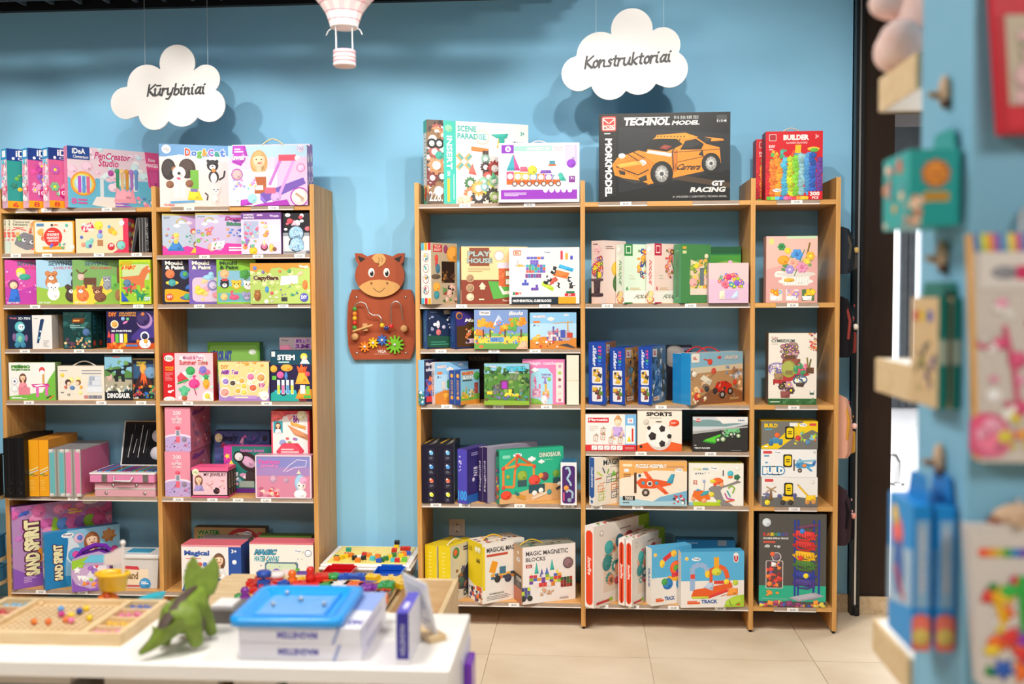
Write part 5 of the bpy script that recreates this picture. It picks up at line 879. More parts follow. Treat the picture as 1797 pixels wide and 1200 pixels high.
def portal(g):
    g.r(0, 0, 1, 1, '55883a'); g.p('8ac0d8', 0, .75, 1, .78, 1, 1, 0, 1); g.sc(0, .3, 1, .9, 90, .06, '3a6a34 5a8a4a 4a7a3a 2a4a2a 7a9a4a 6a7a5a', 3, 'r'); g.t('MY WORLD', .5, .82, .92, .93, '4ac8e0', .06, 0, 0, '2a4a5a'); g.lines(.55, .77, .88, .79, 1, 'eee'); g.t('Woopie', .12, .89, .27, .96, 'f4f0f4', .03, 0, 0, '5a6aa0'); g.r(.36, .38, .54, .6, '6a4a5a'); g.r(.4, .4, .5, .56, 'b03ac0'); g.p('8ab03a', 0, 0, 1, 0, 1, .1, 0, .12); g.p('e8c83a', .54, .22, .54, .38, .62, .38, .6, .26, .82, .26, .82, .2); g.r(.06, .26, .18, .33, 'f0c83a'); g.sc(.05, .12, .95, .28, 30, .035, '5a6a9a 8a6aa0 f0d040 4a8a8a 6a4a3a', 5, 'r'); g.bricks(.2, .3, .36, .5, 4, 4, '6a7a8a 5a5a5a 8a8a6a', 6)
BX('building_set', 'green block world set with purple portal, fourth row', 'L4', 850, 929, 638, portal, c='55883a', sc='4a7a34', tc='6a8a5a', Y=-.02, d=.045, cat='building set')
def castle(g):
    g.r(0, 0, 1, 1, 'e080b0'); g.t('magic castle', .15, .86, .8, .95, 'f8e0ec', .02); g.p('a8d8ec', .2, .0, .2, .66, .34, .8, .6, .8, .72, .66, .72, 0); g.r(.8, .05, .97, .93, 'f0dcd4')
    for i in range(6): g.e(.885, .85-i*.15, .035, ('c88ab0', '9ac03a', '8a4a4a', 'b88aa0', 'e8c0b8', 'c86a8a')[i])
    g.bricks(.24, .15, .44, .5, 4, 7, 'e8a0c0 f0c0d4 d880a8', 3, (.7, 1, .6, .9)); g.p('d86a9a', .26, .5, .3, .64, .34, .5); g.p('8a7ac0', .5, .46, .54, .62, .58, .46); g.bricks(.48, .12, .64, .46, 3, 6, 'f0b050 f8d0b0 e8903a e0a0c0', 4, (.6, 1, .7)); g.p('7ab04a', .2, 0, .2, .14, .4, .1, .5, 0); g.e(.52, .1, .07, 'f4d8dc', .1); g.cloud(.3, .76, .05); g.t('TOGETHER', .45, .64, .68, .68, '8a6ab0', .02); g.t('PLAY', .47, .58, .65, .62, 'c86aa0', .02); g.e(.64, .56, .04, '8ac04a')
BX('building_set', 'pink castle block set beside portal set, fourth row', 'L4', 917, None, 630, castle, c='e080b0', sc='c86a98', Y=.03, d=.05, th=-8, w=.172, cat='building set')
BX('building_set', 'plain white spine of a green box at right end of fourth row', 'L4', 994.5, 1016, 623, lambda g: [g.r(.0, .48, 1, .5, 'e0d4bc')], c='ece4d0', sc='5a9a4a', Y=-.006, d=.17, cat='building set', s=lambda g: [g.r(0, 0, 1, .35, '5a9a4a'), g.r(0, .35, 1, 1, '6ab0c8')])
BX('building_set', 'dark building set standing in shadow at back of fourth row', 'L4', 818, 872, 622, lambda g: [g.t('BUILDING', .1, .86, .8, .95, '9a8a70', .03)], c='3a3436', Y=.21, d=.05, cat='building set')
def navy(g):
    for i, c in enumerate(('6ab0d8', '4a90d0', 'd8643a', 'e8e83a')):
        v = .83-i*.24; g.rr(.42, v-.1, .82, v+.1, '4a4658', .03); g.rr(.44, v-.094, .8, v+.094, '17142a', .03); g.e(.62, v+.035, .034, c, .045, 10, .5); g.e(.56, v+.06, .014, 'f0f0f0'); g.ln('8ac', .008, .52, v+.0, .72, v+.02); g.lines(.5, v-.08, .75, v-.03, 3, '8a8a98', i, .4)
for l, r, lab in ((741, 767.5, 'navy magnetic set with four icons at left end of fifth row'), (769, 797, 'navy magnetic set with four icons beside the purple box')):
    BX('building_set', lab, 'L5', l, r, 780.5, navy, c='17142a', sc='1c1a30', tc='2a2a30', Y=-.008, d=.2, cat='building set', grp='navy magnetic sets', q=lambda g: g.r(0, 0, .06, 1, 'b0a898'), topp=lambda g: [g.p('8a8478', .5, 0, .6, .3, .6, 1, .8, 1, .8, .3), g.ln('c8a03a', .05, .1, .2, .4, .9)])
def purp(g): g.r(0, 0, 1, 1, '3a3078'); g.t('N18', .3, .48, .5, .65, 'e8e0f0', .03, 90); g.e(.3, .42, .04, 'd8d0e8'); g.r(0, 0, 1, .15, '2a6ac0'); g.e(.75, .25, .1, 'c83a4a', .08); g.e(.7, .32, .08, '8ab03a'); g.lines(.2, .86, .8, .93, 2, 'a8a0d0')
BX('building_set', 'violet magnetic ball set turned beside the navy sets', 'L5', 820, None, 789, purp, c='3a3078', sc='5048b4', tc='4a3a80', Y=-.022, d=.046, th=62, w=.15, cat='building set', s=lambda g: [g.p('5048b4', 0, 0, 1, 0, 1, 1, 0, 1), g.t('100', .02, .05, .98, .24, '3aa0e8', .05), g.sc(.15, .6, .4, .9, 8, .02, 'c8c0e8', 3)])
for i, (px, lab) in enumerate(((847, 'grey wrapped magnetic rod set farther left of its twin'), (855.5, 'grey wrapped magnetic rod set behind the dinosaur set'))):
    BX('building_set', lab, 'L5', px, None, 785.5, lambda g: [g.r(0, 0, 1, 1, '9a94a8'), g.e(.25, .35, .1, 'e88a3a'), g.e(.2, .15, .06, 'd84a3a')], c='9a94a8', sc='3a2a5a', tc='a09aa8', Y=(.018, -.006)[i], d=.03, th=42, w=.26, cat='building set', grp='magnetic rod sets', s=lambda g: g.t('Magbuild', .25, .2, .7, .75, 'd8d4e0', .02, 90))
def dinoset(g):
    g.r(0, 0, 1, 1, '2fb48c'); g.p('e0b078', 0, 0, 1, 0, 1, .3, .7, .34, .4, .22, 0, .1); g.t('DINOSAUR', .62, .82, .96, .91, 'd8e8d0', .05, 0, 0, '3a6a5a'); g.lines(.7, .76, .9, .78, 1, '9ae0c0'); g.rr(.05, .84, .17, .9, '8ad8bc', .02); g.logo(.28, .89, .05); g.cloud(.5, .8, .05, 'f0ece8'); g.cloud(.65, .74, .04, 'f0ece8')
    for a in ((.06, .66, .28, .88), (.28, .88, .54, .66), (.28, .88, .24, .6), (.08, .66, .28, .7), (.3, .72, .54, .68), (.06, .62, .06, .3), (.24, .62, .22, .3), (.53, .66, .53, .5), (.06, .32, .22, .3)): g.ln(('e8843a', 'c8643a', 'd8a04a')[int(a[0]*100) % 3], .045, *a)
    for u, v in ((.06, .66), (.28, .88), (.54, .66), (.06, .3), (.28, .7)): g.e(u, v, .035, 'd8443a')
    g.e(.35, .5, .1, '8aa83a'); g.r(.28, .3, .42, .42, '3a5a60'); g.e(.54, .4, .12, 'd8483a', .1); g.r(.45, .16, .7, .32, '2f5660'); g.e(.54, .16, .05, 'f0e8e0'); g.e(.64, .2, .05, 'f0e8e0'); g.e(.7, .46, .08, '7a3a4a'); g.e(.64, .48, .05, 'e8903a'); g.r(.83, .32, .96, .42, '2f5660'); g.e(.88, .5, .07, '6a9a3a'); g.e(.93, .3, .04, 'f0e8e0'); g.e(.98, .55, .05, 'e8803a'); g.e(.1, .16, .11, 'e0442a', .08); g.ln('d89a3a', .07, .26, .14, .4, .08); g.ln('3a7a80', .06, .24, .2, .3, .14); g.ln('e8d8c0', .05, .5, .06, .75, .16); g.e(.77, .16, .05, '3a8a90'); g.ln('444', .05, .88, .2, .98, .26); g.e(.13, .5, .04, '9aa03a')
BX('building_set', 'green dinosaur magnetic rod set angled on fifth row', 'L5', 876.5, 989, 790.5, dinoset, c='2fb48c', sc='24946f', Y=-.026, Y2=.1, d=.035, cat='building set', s=lambda g: [g.sc(.2, .1, .8, .7, 14, .06, 'd8843a 3a5a90 e0d040 c8443a', 3), g.r(.2, .88, .8, .97, '1a3a34')])
BX('ball_track_box', 'narrow white box with purple panel and tube pictures', 'L5', 984, 1012, 811, lambda g: [g.rr(.1, .04, .9, .92, '4a2a6a', .06), g.ln('a8c8d8', .045, .3, .85, .5, .88, .6, .75, .4, .62, .6, .52, .65, .45), g.ln('a8c0d0', .045, .35, .3, .5, .36, .75, .3, .72, .16), g.e(.35, .4, .06, 'e8903a'), g.e(.55, .12, .05, '8a9aa8'), g.r(.16, .1, .24, .3, 'e05a7a')], c='ece8ea', sc='d8d4d8', tc='3a7a98', Y=-.024, d=.1, cat='toy box', topp=lambda g: g.r(.1, .1, .9, .9, '2a6a90'))
def magbot(g): g.r(0, 0, 1, 1, 'd8d0bc'); g.e(.22, .86, .1, '3a8a5a'); g.e(.2, .87, .06, 'd8643a'); g.p('3a3a48', .3, .2, .5, .5, .8, .7, 1, .6, 1, .1); g.sc(.2, .15, .95, .6, 24, .07, '3a5a4a 4a4a80 2a2a30 8a5a3a 6a6a70', 3); g.t('DINO', .5, .05, .95, .16, '333', .04); g.lines(.5, .86, .9, .95, 2, '445')
BX('building_set', 'plain yellow sided magnetic set at far left of bottom shelf', 'L6', 767, None, 959, None, c='d8d0bc', sc='ecd21e', tc='d8bf2a', Y=.003, d=.061, th=60, w=.17, cat='building set', grp='yellow sided magnetic sets', s=lambda g: g.lines(.3, .3, .6, .9, 9, 'f4e87a', 2, .3))
BX('building_set', 'yellow sided magnetic set with grey robot on front', 'L6', 791, None, 960, magbot, c='d8d0bc', sc='ecd21e', tc='d8bf2a', Y=-.03, d=.061, th=60, w=.17, cat='building set', grp='yellow sided magnetic sets', s=lambda g: g.lines(.3, .3, .6, .9, 9, 'f4e87a', 2, .3), hd=(.4, .05, .018, 'e0d8c0'))
def magm(g): g.r(0, .22, .06, .95, 'ecd21e'); g.t('MAGICAL MAGNET', .1, .84, .95, .92, '3a3440', .03); g.r(.1, .77, .6, .81, 'c8503a'); g.ln('f0a02a', .12, .22, .5, .3, .68); g.bricks(.2, .38, .75, .48, 6, 2, 'e8903a 4a6a8a d86a2a 3a4a5a f0b03a', 3); g.r(.4, .46, .55, .58, '4a7a90'); g.e(.35, .38, .06, '333'); g.e(.6, .37, .07, '445'); g.t('WARNING', .15, .13, .5, .16, '333'); g.lines(.1, .04, .8, .12, 3, '888', 3, .3)
def magms(g): g.r(0, .26, 1, 1, 'ecd21e'); g.p('f0ece4', 0, 0, 1, 0, 1, .28, .4, .26, 0, .34); g.sc(.05, .02, .95, .24, 24, .04, '333 c84a3a e8803a 4a4a8a', 3); g.e(.6, .88, .05, 'f4ecc8'); g.e(.8, .88, .05, 'f4ecc8'); g.t('66', .6, .66, .85, .74, '5a4a1a', .03); g.r(.6, .2, .95, .27, 'e0602a'); g.t('50', .1, .82, .3, .9, 'b8a02a', .02)
BX('building_set', 'yellow and white magnet truck set with handle, bottom shelf', 'L6', 847, None, 955, magm, c='efeae2', sc='f0ece4', tc='e0d4c4', Y=-.036, d=.115, th=36, w=.2, cat='building set', s=magms, hd=(.4, .05, .02, 'e8b82a'), topp=lambda g: g.sc(.02, .05, .98, .95, 24, .08, 'a84a3a 4a3a5a c8803a', 4))
def mmb(g):
    g.r(0, .0, .02, 1, 'c89a74'); g.t('MAGIC MAGNETIC', .08, .84, .86, .92, '4a4448', .02); g.t('BLOCKS', .08, .74, .44, .81, '4a4448', .02); g.r(.08, .63, .19, .69, 'a83a34'); g.t('52', .1, .64, .17, .68, 'f4e0d8', .03)
    for i, (c, h_) in enumerate((('e8c03a', .5), ('3aa898', .62), ('5a5a9a', .56), ('4a6ab0', .58), ('3aa898', .66), ('e8d03a', .54))): u = .18+i*.095; g.p(c, u-.04, h_-.1, u, h_+(.1 if i in (1, 4) else .04), u+.04, h_-.1)
    g.bricks(.14, .34, .74, .5, 8, 3, 'd8443a 5a6ac0 8ab83a 7a4aa0 e8a03a c83a6a e8d03a f0e8f0', 3, (1, 1, .7, 1, 1, .7, 1, 1)); g.bricks(.24, .28, .62, .36, 5, 1, 'd8803a e8c83a d8403a 8a4aa0 f0e0e0', 5); g.e(.86, .66, .1, '6a5a5a'); g.e(.86, .66, .08, '8a6a70'); g.bricks(.72, .24, .94, .42, 4, 3, '8a2a2a 3a3a40 4a6a3a a83a2a', 6); g.bricks(.0, .1, .16, .3, 3, 3, '5a5a9a c8d83a 6aa04a 4a4a7a', 7); g.e(.03, .1, .05, '333'); g.e(.15, .1, .05, '333'); g.sc(.28, .14, .62, .24, 7, .04, 'd8b88a c8a080', 4, 'r'); g.lines(.7, .03, .95, .08, 1, 'b8b0b0')
BX('building_set', 'white and kraft magic magnetic block castle set, bottom shelf', 'L6', 915.5, None, 961, mmb, c='eee8e4', sc='c8a078', tc='8a8a7a', Y=-.034, d=.09, th=24, w=.235, cat='building set', s=lambda g: [g.r(0, .26, 1, .5, '4a4440'), g.r(0, 0, 1, .26, 'c07054'), g.t('STEM', .35, .38, .95, .45, 'f0e8e0', .03), g.logo(.6, .76, .05), g.e(.6, .88, .035, 'f0e8e0'), g.lines(.4, .29, .9, .36, 3, 'b0a8a0', 3, .3)], topp=lambda g: g.sc(.05, .1, .95, .9, 16, .1, '3a6a5a 5a4a3a c8a040', 4), hd=(.25, .05, .02, 'd8b02a'))

# ---- right unit, middle bay
def lily(g): g.lines(.1, .86, .55, .92, 2, '8a6a60', 3, .4); g.e(.7, .55, .18, 'e0b03a', .14); g.e(.78, .42, .14, '9a3a4a', .1); g.e(.6, .32, .1, '4a6a3a', .14); g.p('3a5a34', .7, .0, .75, .4, .8, .4, .9, 0); g.e(.85, .62, .08, 'c85a5a')
def lilys(g): g.lines(.15, .93, .75, .96, 1, '6a4a44'); g.e(.5, .85, .08, 'f0c0c0'); g.lines(.25, .82, .75, .88, 2, 'c86a7a', 3, .3); g.sc(.1, .45, .9, .72, 34, .036, 'e8c83a 8a9a4a c84a5a d8a0c0 7a6ab0 a83a5a', 3, 'f'); g.ln('5a7a4a', .03, .5, .55, .5, .4); g.p('4a3a40', .25, .14, .2, .38, .78, .38, .72, .14); g.e(.48, .14, .2, '4a3a40', .03); g.e(.5, .38, .21, '5a4a50', .02)
BX('flower_set', 'pale pink flower building set with black vase, second row', 'M2', 1059, None, 421.5, lily, c='ecd4cc', sc='efd8ce', Y=-.006, d=.066, th=45, w=.13, cat='building set', s=lilys)
def fou(col, dark, flc):
    def f(g): g.r(0, .0, 1, 1, col); g.p('f8f2ea', 0, 0, 1, 0, 1, .22, 0, .2); g.r(.0, .8, .26, 1, dark); g.r(.05, .84, .21, .97, col); g.r(.07, .86, .19, .95, dark); g.t('6', .05, .22, .13, .29, dark, .03); g.lines(.18, .22, .6, .27, 2, 'c8a060', 3, .4); g.t('FOUQUE', .34, .07, .98, .15, '5a6a4a', .03, 0, .2); g.sc(.42, .42, .95, .9, 34, .034, flc, 4, 'fe'); g.ln('5a7a5a', .02, .8, .4, .6, .75); g.ln('5a7a5a', .02, .8, .4, .9, .8); g.lines(.15, .4, .35, .5, 2, 'dfe4c8', 3, .3); g.r(.0, 0, .25, .02, dark)
    return f
def fous(col, dark):
    def f(g): g.r(0, .0, 1, 1, col); g.r(.05, .0, .95, .2, 'f8f2ea'); g.t('FOUQUE', .3, .32, .68, .72, dark, .03, -90, .1); g.sc(.15, .05, .85, .17, 9, .05, 'd8a04a 8a9a6a c87a5a e8c8a0', 3, 'f'); g.e(.4, .9, .06, 'f4ece4')
    return f
BX('flower_set', 'mint green bouquet building set, left of its pink twin', 'M2', 1095.5, None, 428, fou('d8ecd4', '3a8a4a', '7a5ab0 5a8a5a e89a3a 3a4a90 c86a4a'), c='d8ecd4', sc='e6f2e2', Y=-.012, d=.06, th=30, w=.15, cat='building set', s=fous('e6f2e2', '3a9a5a'))
BX('flower_set', 'peach pink bouquet building set between green boxes', 'M2', 1148.5, None, 427, fou('f6d8cc', 'c82a4a', '2a4a2a 3a5a3a d85a5a e8a0a0 8a3a4a'), c='f6d8cc', sc='f8e4dc', Y=-.012, d=.05, th=37, w=.14, cat='building set', s=fous('f8e4dc', 'd03a4a'))
def greenh(g): g.r(0, 0, 1, 1, '4a8a50'); g.r(.05, .92, .18, .96, 'd8a83a'); g.r(.05, .84, .18, .89, 'd8d8a0'); g.rr(.28, .14, .98, .74, '8aa86a', .2); g.p('e8d8b0', .3, .16, .32, .74, .95, .62, .95, .16); g.sc(.32, .25, .9, .72, 60, .034, 'e8d03a 8aa84a f0b8b0 d8e0a0 6a8a4a e8a04a', 3, 'f'); g.r(.3, .14, .98, .25, 'e8dcc8'); g.e(.4, .35, .08, 'e8a8a0'); g.r(.62, .3, .76, .6, '6a7a80'); g.e(.84, .8, .04, 'e8d8b0')
BX('flower_set', 'green garden flower house building set, second row', 'M2', 1195, None, 428, greenh, c='4a8a50', sc='4a9466', Y=-.016, d=.052, th=28, w=.14, cat='building set', s=lambda g: [g.rr(.3, .08, .7, .9, '8ac498', .1)])
def cube(g): g.r(0, 0, 1, 1, 'dcb8cc'); g.p('e8c4c4', 0, .6, 1, .5, 1, 1, 0, 1); g.sc(.25, .4, .85, .72, 40, .042, 'd83a6a e8a03a 4a9aa0 b04ab0 e0607a 8ab03a 6a5ac0 5a9a5a', 3, 'f'); g.e(.4, .48, .09, 'e07a90'); g.e(.4, .48, .05, 'c85a70'); g.e(.7, .5, .07, '7a5ac0'); g.e(.5, .66, .07, 'd83a6a'); g.rr(.26, .1, .74, .34, 'e0c0d0', .01); g.rr(.27, .11, .73, .33, 'd0b0dc', .01); g.p('f0d8b8', .27, .11, .4, .11, .4, .33, .27, .3); g.p('b8d0e8', .55, .11, .73, .15, .73, .33)
BX('flower_set', 'pearly pink cube flower set with colourful bouquet', 'M2', 1243.5, 1313.5, 461.5, cube, c='dcb8cc', sc='c8b0c0', Y=-.02, d=.12, cat='building set')
BX('flower_set', 'bright green box standing behind the pearly pink cube', 'M2', 1246, 1300, 433, lambda g: [g.r(0, 0, 1, .85, '4a9a3a'), g.e(.6, .5, .4, '8ab84a', .25), g.e(.55, .5, .3, '3a9a5a', .2), g.r(0, .88, 1, 1, '1e5a34'), g.e(.65, .72, .04, 'e8a8c0')], c='2a7a44', sc='1e5a34', Y=.2, d=.06, cat='building set')
def mork(g):
    g.r(0, 0, 1, 1, '1b1a18'); g.p('26282a', .15, .1, 1, .35, 1, .75, .15, .85)
    for i in range(26): g.ln('3a3936', .006, .01, .04+i*.032, .13, .09+i*.032)
    g.rr(.02, .8, .13, .97, 'c0392b', .02); g.ln('f0d8d0', .012, .03, .83, .12, .94); g.ln('f0d8d0', .012, .03, .94, .12, .83); g.ln('f0d8d0', .01, .03, .82, .03, .95, .12, .95, .12, .82, .03, .82); g.e(.075, .86, .03, 'c0392b'); g.t('MORK', .035, .825, .118, .875, 'f0d8d0', .02); g.lines(.04, .765, .11, .785, 1, 'ddd')
    g.t('MORKMODEL', .045, .06, .1, .72, 'f2f0ec', .05, -90)
    g.t('TECHNOL', .19, .86, .545, .945, 'e8e8e6', .05, 0, .03); g.r(.19, .945, .54, .955, 'd8d8d6'); g.t('MODEL', .56, .86, .77, .91, 'd8d8d6', .05, 0, .05); g.t('科技模型', .57, .925, .76, .965, 'c8c8c6', .0); g.rr(.895, .88, .975, .965, '4a4a48', .01); g.t('1:14', .9, .885, .97, .915, 'e8e8e6', .02)
    g.p('4a3a2a', .42, .28, 1, .14, 1, .2, .6, .3); O = 'e08a2a'; D = 'b5651c'
    g.p(O, .1, .42, .14, .5, .3, .58, .36, .56, .42, .72, .52, .76, .72, .74, .82, .64, .92, .6, .93, .42, .82, .34, .56, .26, .38, .19, .28, .22, .12, .3)
    g.p('24221f', .34, .6, .4, .7, .58, .72, .64, .64, .52, .56); g.p('e8952f', .42, .71, .44, .76, .66, .78, .76, .72, .64, .7); g.p('24221f', .62, .58, .66, .68, .74, .7, .8, .64, .78, .58); g.p(D, .56, .56, .6, .58, .6, .35, .56, .32); g.p('cfcfcb', .36, .55, .38, .58, .56, .54, .55, .5)
    g.p('d87f22', .12, .44, .32, .5, .46, .42, .4, .3, .14, .32); g.p('2a2826', .12, .28, .3, .18, .38, .2, .3, .24); g.e(.175, .52, .04, 'e8e4dc', .03); g.e(.335, .44, .042, 'e8e4dc', .034); g.ln('2a2826', .01, .2, .56, .3, .46); g.ln('2a2826', .01, .24, .58, .35, .49); g.ln('2a2826', .012, .13, .4, .3, .3, .38, .36)
    g.p(O, .8, .72, .94, .7, .96, .67, .82, .67); g.ln('2a2826', .015, .88, .66, .96, .67); g.t('Carrera', .6, .35, .78, .42, '2a2826', .03, 0, .2)
    g.ln('2a2826', .009, .42, .71, .44, .755, .66, .775, .77, .72); g.ln('2a2826', .012, .62, .7, .56, .56, .57, .36); g.ln('2a2826', .006, .57, .55, .92, .58); g.ln('2a2826', .006, .6, .44, .8, .5); g.p('2a2826', .76, .52, .79, .58, .8, .5); g.p('2a2826', .8, .72, .86, .7, .84, .64, .8, .66)
    for k in range(9): g.e(.45+k*.025, .735-.001*k, .008, '2a2826', n=6); g.e(.15+k*.02, .4-.018*k, .009, 'a8601c', n=6)
    for k in range(5): g.ln('b56a1c', .005, .19+k*.035, .5+.008*k, .3+k*.03, .4+.006*k)
    g.p('2a2826', .15, .36, .2, .34, .2, .3, .16, .31); g.p('2a2826', .3, .26, .36, .3, .37, .24, .32, .22); g.p('f0a040', .13, .42, .3, .46, .34, .42, .16, .38); g.p('8a3a2a', .46, .6, .5, .64, .56, .62, .52, .58); g.ln('d8d8d4', .012, .37, .56, .55, .515)
    for u, v, r_ in ((.48, .31, .12), (.855, .42, .1)): g.e(u, v, r_*1.08, '201e1c', r_*1.2); g.e(u, v, r_*.62, '8a8884', r_*.8); g.st(u, v, r_*.74, 'c8c6c2', 10, .25); g.e(u, v, r_*.2, '444')
    g.t('GT', .86, .165, .955, .225, 'e8e6e2', .05, 0, .05); g.t('RACING', .7, .095, .965, .155, 'd8d6d2', .05, 0, .04); g.t('6+ | NO.023024-1 | 1268 PCS/PCS | TECHNOL MODEL', .565, .03, .975, .058, 'c8c6c2', .01)
BX('model_car_set', 'large black model car set with orange sports car, top shelf', 'M1', 1051.5, 1281, 200, mork, c='1b1a18', sc='121110', Y=.004, d=.085, cat='building set')
def sl(seed, pal):
    def f(g): g.sc(0, .05, 1, .95, 60, .08, pal, seed, 'erts'); g.rr(.05, .82, .35, .96, 'e8e4e4', .02); g.t('SL', .1, .85, .3, .93, 'c83a4a', .04); g.r(.1, .06, .55, .13, 'e8dcd0'); g.lines(.15, .075, .5, .115, 1, 'd8803a')
    return f
def sls(g): 
    g.r(0, 0, 1, 1, '17419c'); [g.t(ch, .56, .9-i*.055, .74, .94-i*.055, c, .04, -90) for i, (ch, c) in enumerate(zip('SITEBA', 'd84a6a c83a9a d8503a 4ab05a 3a8ad8 4a6ae0'.split()))]; g.t('Sluban', .24, .62, .46, .92, 'dfe6f4', .03, -90, .25)
    for v in (.05, .34): g.rr(.2, v, .8, v+.26, 'dcdadc', .02); g.sc(.3, v+.04, .7, v+.22, 9, .04, '5a7a2a 333 c8a02a 7a3a3a', int(v*50), 'r')
for i, (px, yt, pal, lab) in enumerate(((1063, 600.5, 'c88a3a 8a5a2a 5a4a3a 3a6aa0 b87a4a', 'tall blue action brick set at left end of third shelf'), (1097, 610.5, 'd89a4a c8743a 8a6a4a 6aa0c0 e8b05a 4a4a40', 'blue brick set with desert digger scene'), (1143.5, 608.5, '4a80b8 3a6090 8ab0d0 d8e0e8 2a4a70 5a6a6a', 'blue brick set with sea and boat scene'))):
    BX('brick_set', lab, 'M3', px, None, yt, sl(i+3, pal), c=('b07a4a', 'c8925a', '5a88b8')[i], sc='17419c', Y=-.012, d=(.07, .065, .056)[i], th=(74, 66, 66)[i], w=.16, cat='building set', s=sls, grp='blue brick sets')
def creat(g):
    g.r(0, 0, 1, 1, 'b89064'); g.p('8ab8cc', 0, .7, 1, .72, 1, 1, 0, 1); g.p('d8c8a8', 0, .6, 1, .66, 1, .76, 0, .72); g.p('8a5a3a', .1, .1, .6, .4, 1, .2, 1, 0, .1, 0); g.sc(0, .1, 1, .65, 40, .05, 'c89a6a a87a4a d8b088 e8c8a0 7a6a5a', 3); g.rr(.01, .82, .16, .99, 'f0e8dc', .03); g.t('SL', .04, .87, .12, .93, 'c03a3a', .04); g.t('CREATOR', .64, .86, .9, .93, 'f0ece4', .03, 0, 0, '6a6a6a'); g.e(.54, .9, .05, 'c83a3a', .03); g.e(.36, .82, .06, 'd8442a'); g.ln('d8442a', .02, .24, .88, .36, .84); g.sc(.62, .5, .98, .7, 10, .06, '7a90a8 c8c0b8 8a6a50', 5); g.e(.43, .64, .06, 'c84a3a')
    g.p('c8281e', .44, .3, .5, .42, .66, .44, .78, .36, .76, .22, .6, .18); g.sc(.48, .24, .74, .44, 12, .04, 'd8382a a81e18 333 e86a5a', 4); g.e(.6, .17, .08, '2a2826'); g.e(.6, .17, .04, '9a9a98'); g.e(.75, .23, .07, '2a2826'); g.e(.75, .23, .035, '9a9a98'); g.e(.46, .25, .06, '2a2826'); g.p('d8d0b8', .16, .5, .24, .58, .4, .46, .36, .36); g.e(.3, .3, .06, '3a3834'); g.e(.12, .16, .08, 'c83a2a'); g.e(.1, .3, .06, 'f0c890'); g.sc(.02, .05, .3, .3, 10, .04, 'e8b05a f4e0c0 c8503a', 8); g.r(.74, .06, .92, .11, 'a88a5a'); g.e(.84, .4, .05, 'c83a2a'); g.e(.06, .6, .06, 'e8dcc8')
BX('carry_case_set', 'blue carry case brick set with red handle, rear one', 'M3', 1195.3, None, 621, None, c='dceaf2', sc='1f84c4', tc='dceaf2', Y=.0285, d=.055, th=33, w=.24, cat='building set', grp='blue carry case brick sets', mt=GLOSS, hd=(.42, .06, .026, 'c8202a'))
BX('carry_case_set', 'blue carry case brick set with desert quad bike picture', 'M3', 1212, 1303, 620, creat, c='f2ece2', sc='2490d0', tc='e8e4dc', Y=-.024, d=.06, th=33, cat='building set', grp='blue carry case brick sets', mt=GLOSS, hd=(.42, .06, .022, 'd0242c'))
BX('brick_set', 'dark creator brick set peeking above the carry cases', 'M3', 1170, 1214, 606, lambda g: [g.r(0, 0, 1, 1, '1e1c2a'), g.t('CREATOR', .5, .9, .98, .96, '8a86a0', .04), g.e(.3, .8, .2, '8a8480')], c='1e1c2a', Y=.17, d=.06, cat='building set')
def magk(g): g.r(0, 0, 1, .17, 'd83038'); g.r(.78, .17, 1, 1, '78b4e0'); g.rr(.79, .2, .97, .7, 'f4f0ec', .02); g.r(.83, .76, .94, .9, 'e8e8ec'); g.t('78', .855, .8, .915, .86, 'd83038', .03); g.r(.91, .26, .945, .62, 'd84038'); g.p('f0c02a', .82, .26, .86, .42, .9, .26); g.r(.05, .78, .46, .91, 'd02a38'); g.t('Magnetic', .07, .8, .44, .89, 'f8f0f0', .04); g.e(.64, .84, .1, 'c8905a'); g.e(.64, .78, .09, 'f0c8a8', .1); g.e(.64, .92, .06, 'c8905a'); g.p('b89ad0', .5, .4, .54, .66, .72, .66, .78, .4); g.ln('f0c8a8', .05, .54, .58, .52, .4, .6, .32); g.ln('f0c8a8', .05, .74, .55, .68, .36); g.lines(.08, .55, .26, .7, 3, 'd8c8b8', 2, .25)
magk0 = magk
def magkit(g):
    magk0(g)
    for u, v in ((.2, .36), (.34, .4), (.34, .55), (.5, .3), (.68, .3)): g.ln('c86a3a', .012, u-.04, v-.08, u+.03, v-.1, u+.05, v+.06, u-.03, v+.08, u-.04, v-.08); g.ln('7a8a4a', .012, u, v-.06, u+.01, v+.12, u+.05, v+.06)
    for i in range(5): g.rr(.12+i*.125, .03, .23+i*.125, .15, 'f4ecec', .01); g.ln('8a5a5a', .01, .15+i*.125, .06, .2+i*.125, .12)
    g.lines(.78, .05, .96, .11, 2, 'f4c0b8', 2, .4)
BX('building_set', 'white and red magnetic rods set with girl playing', 'M4', 1027.5, 1116.5, 727, magkit, c='f0e8e2', sc='d8d0c8', Y=.0, d=.06, cat='building set')
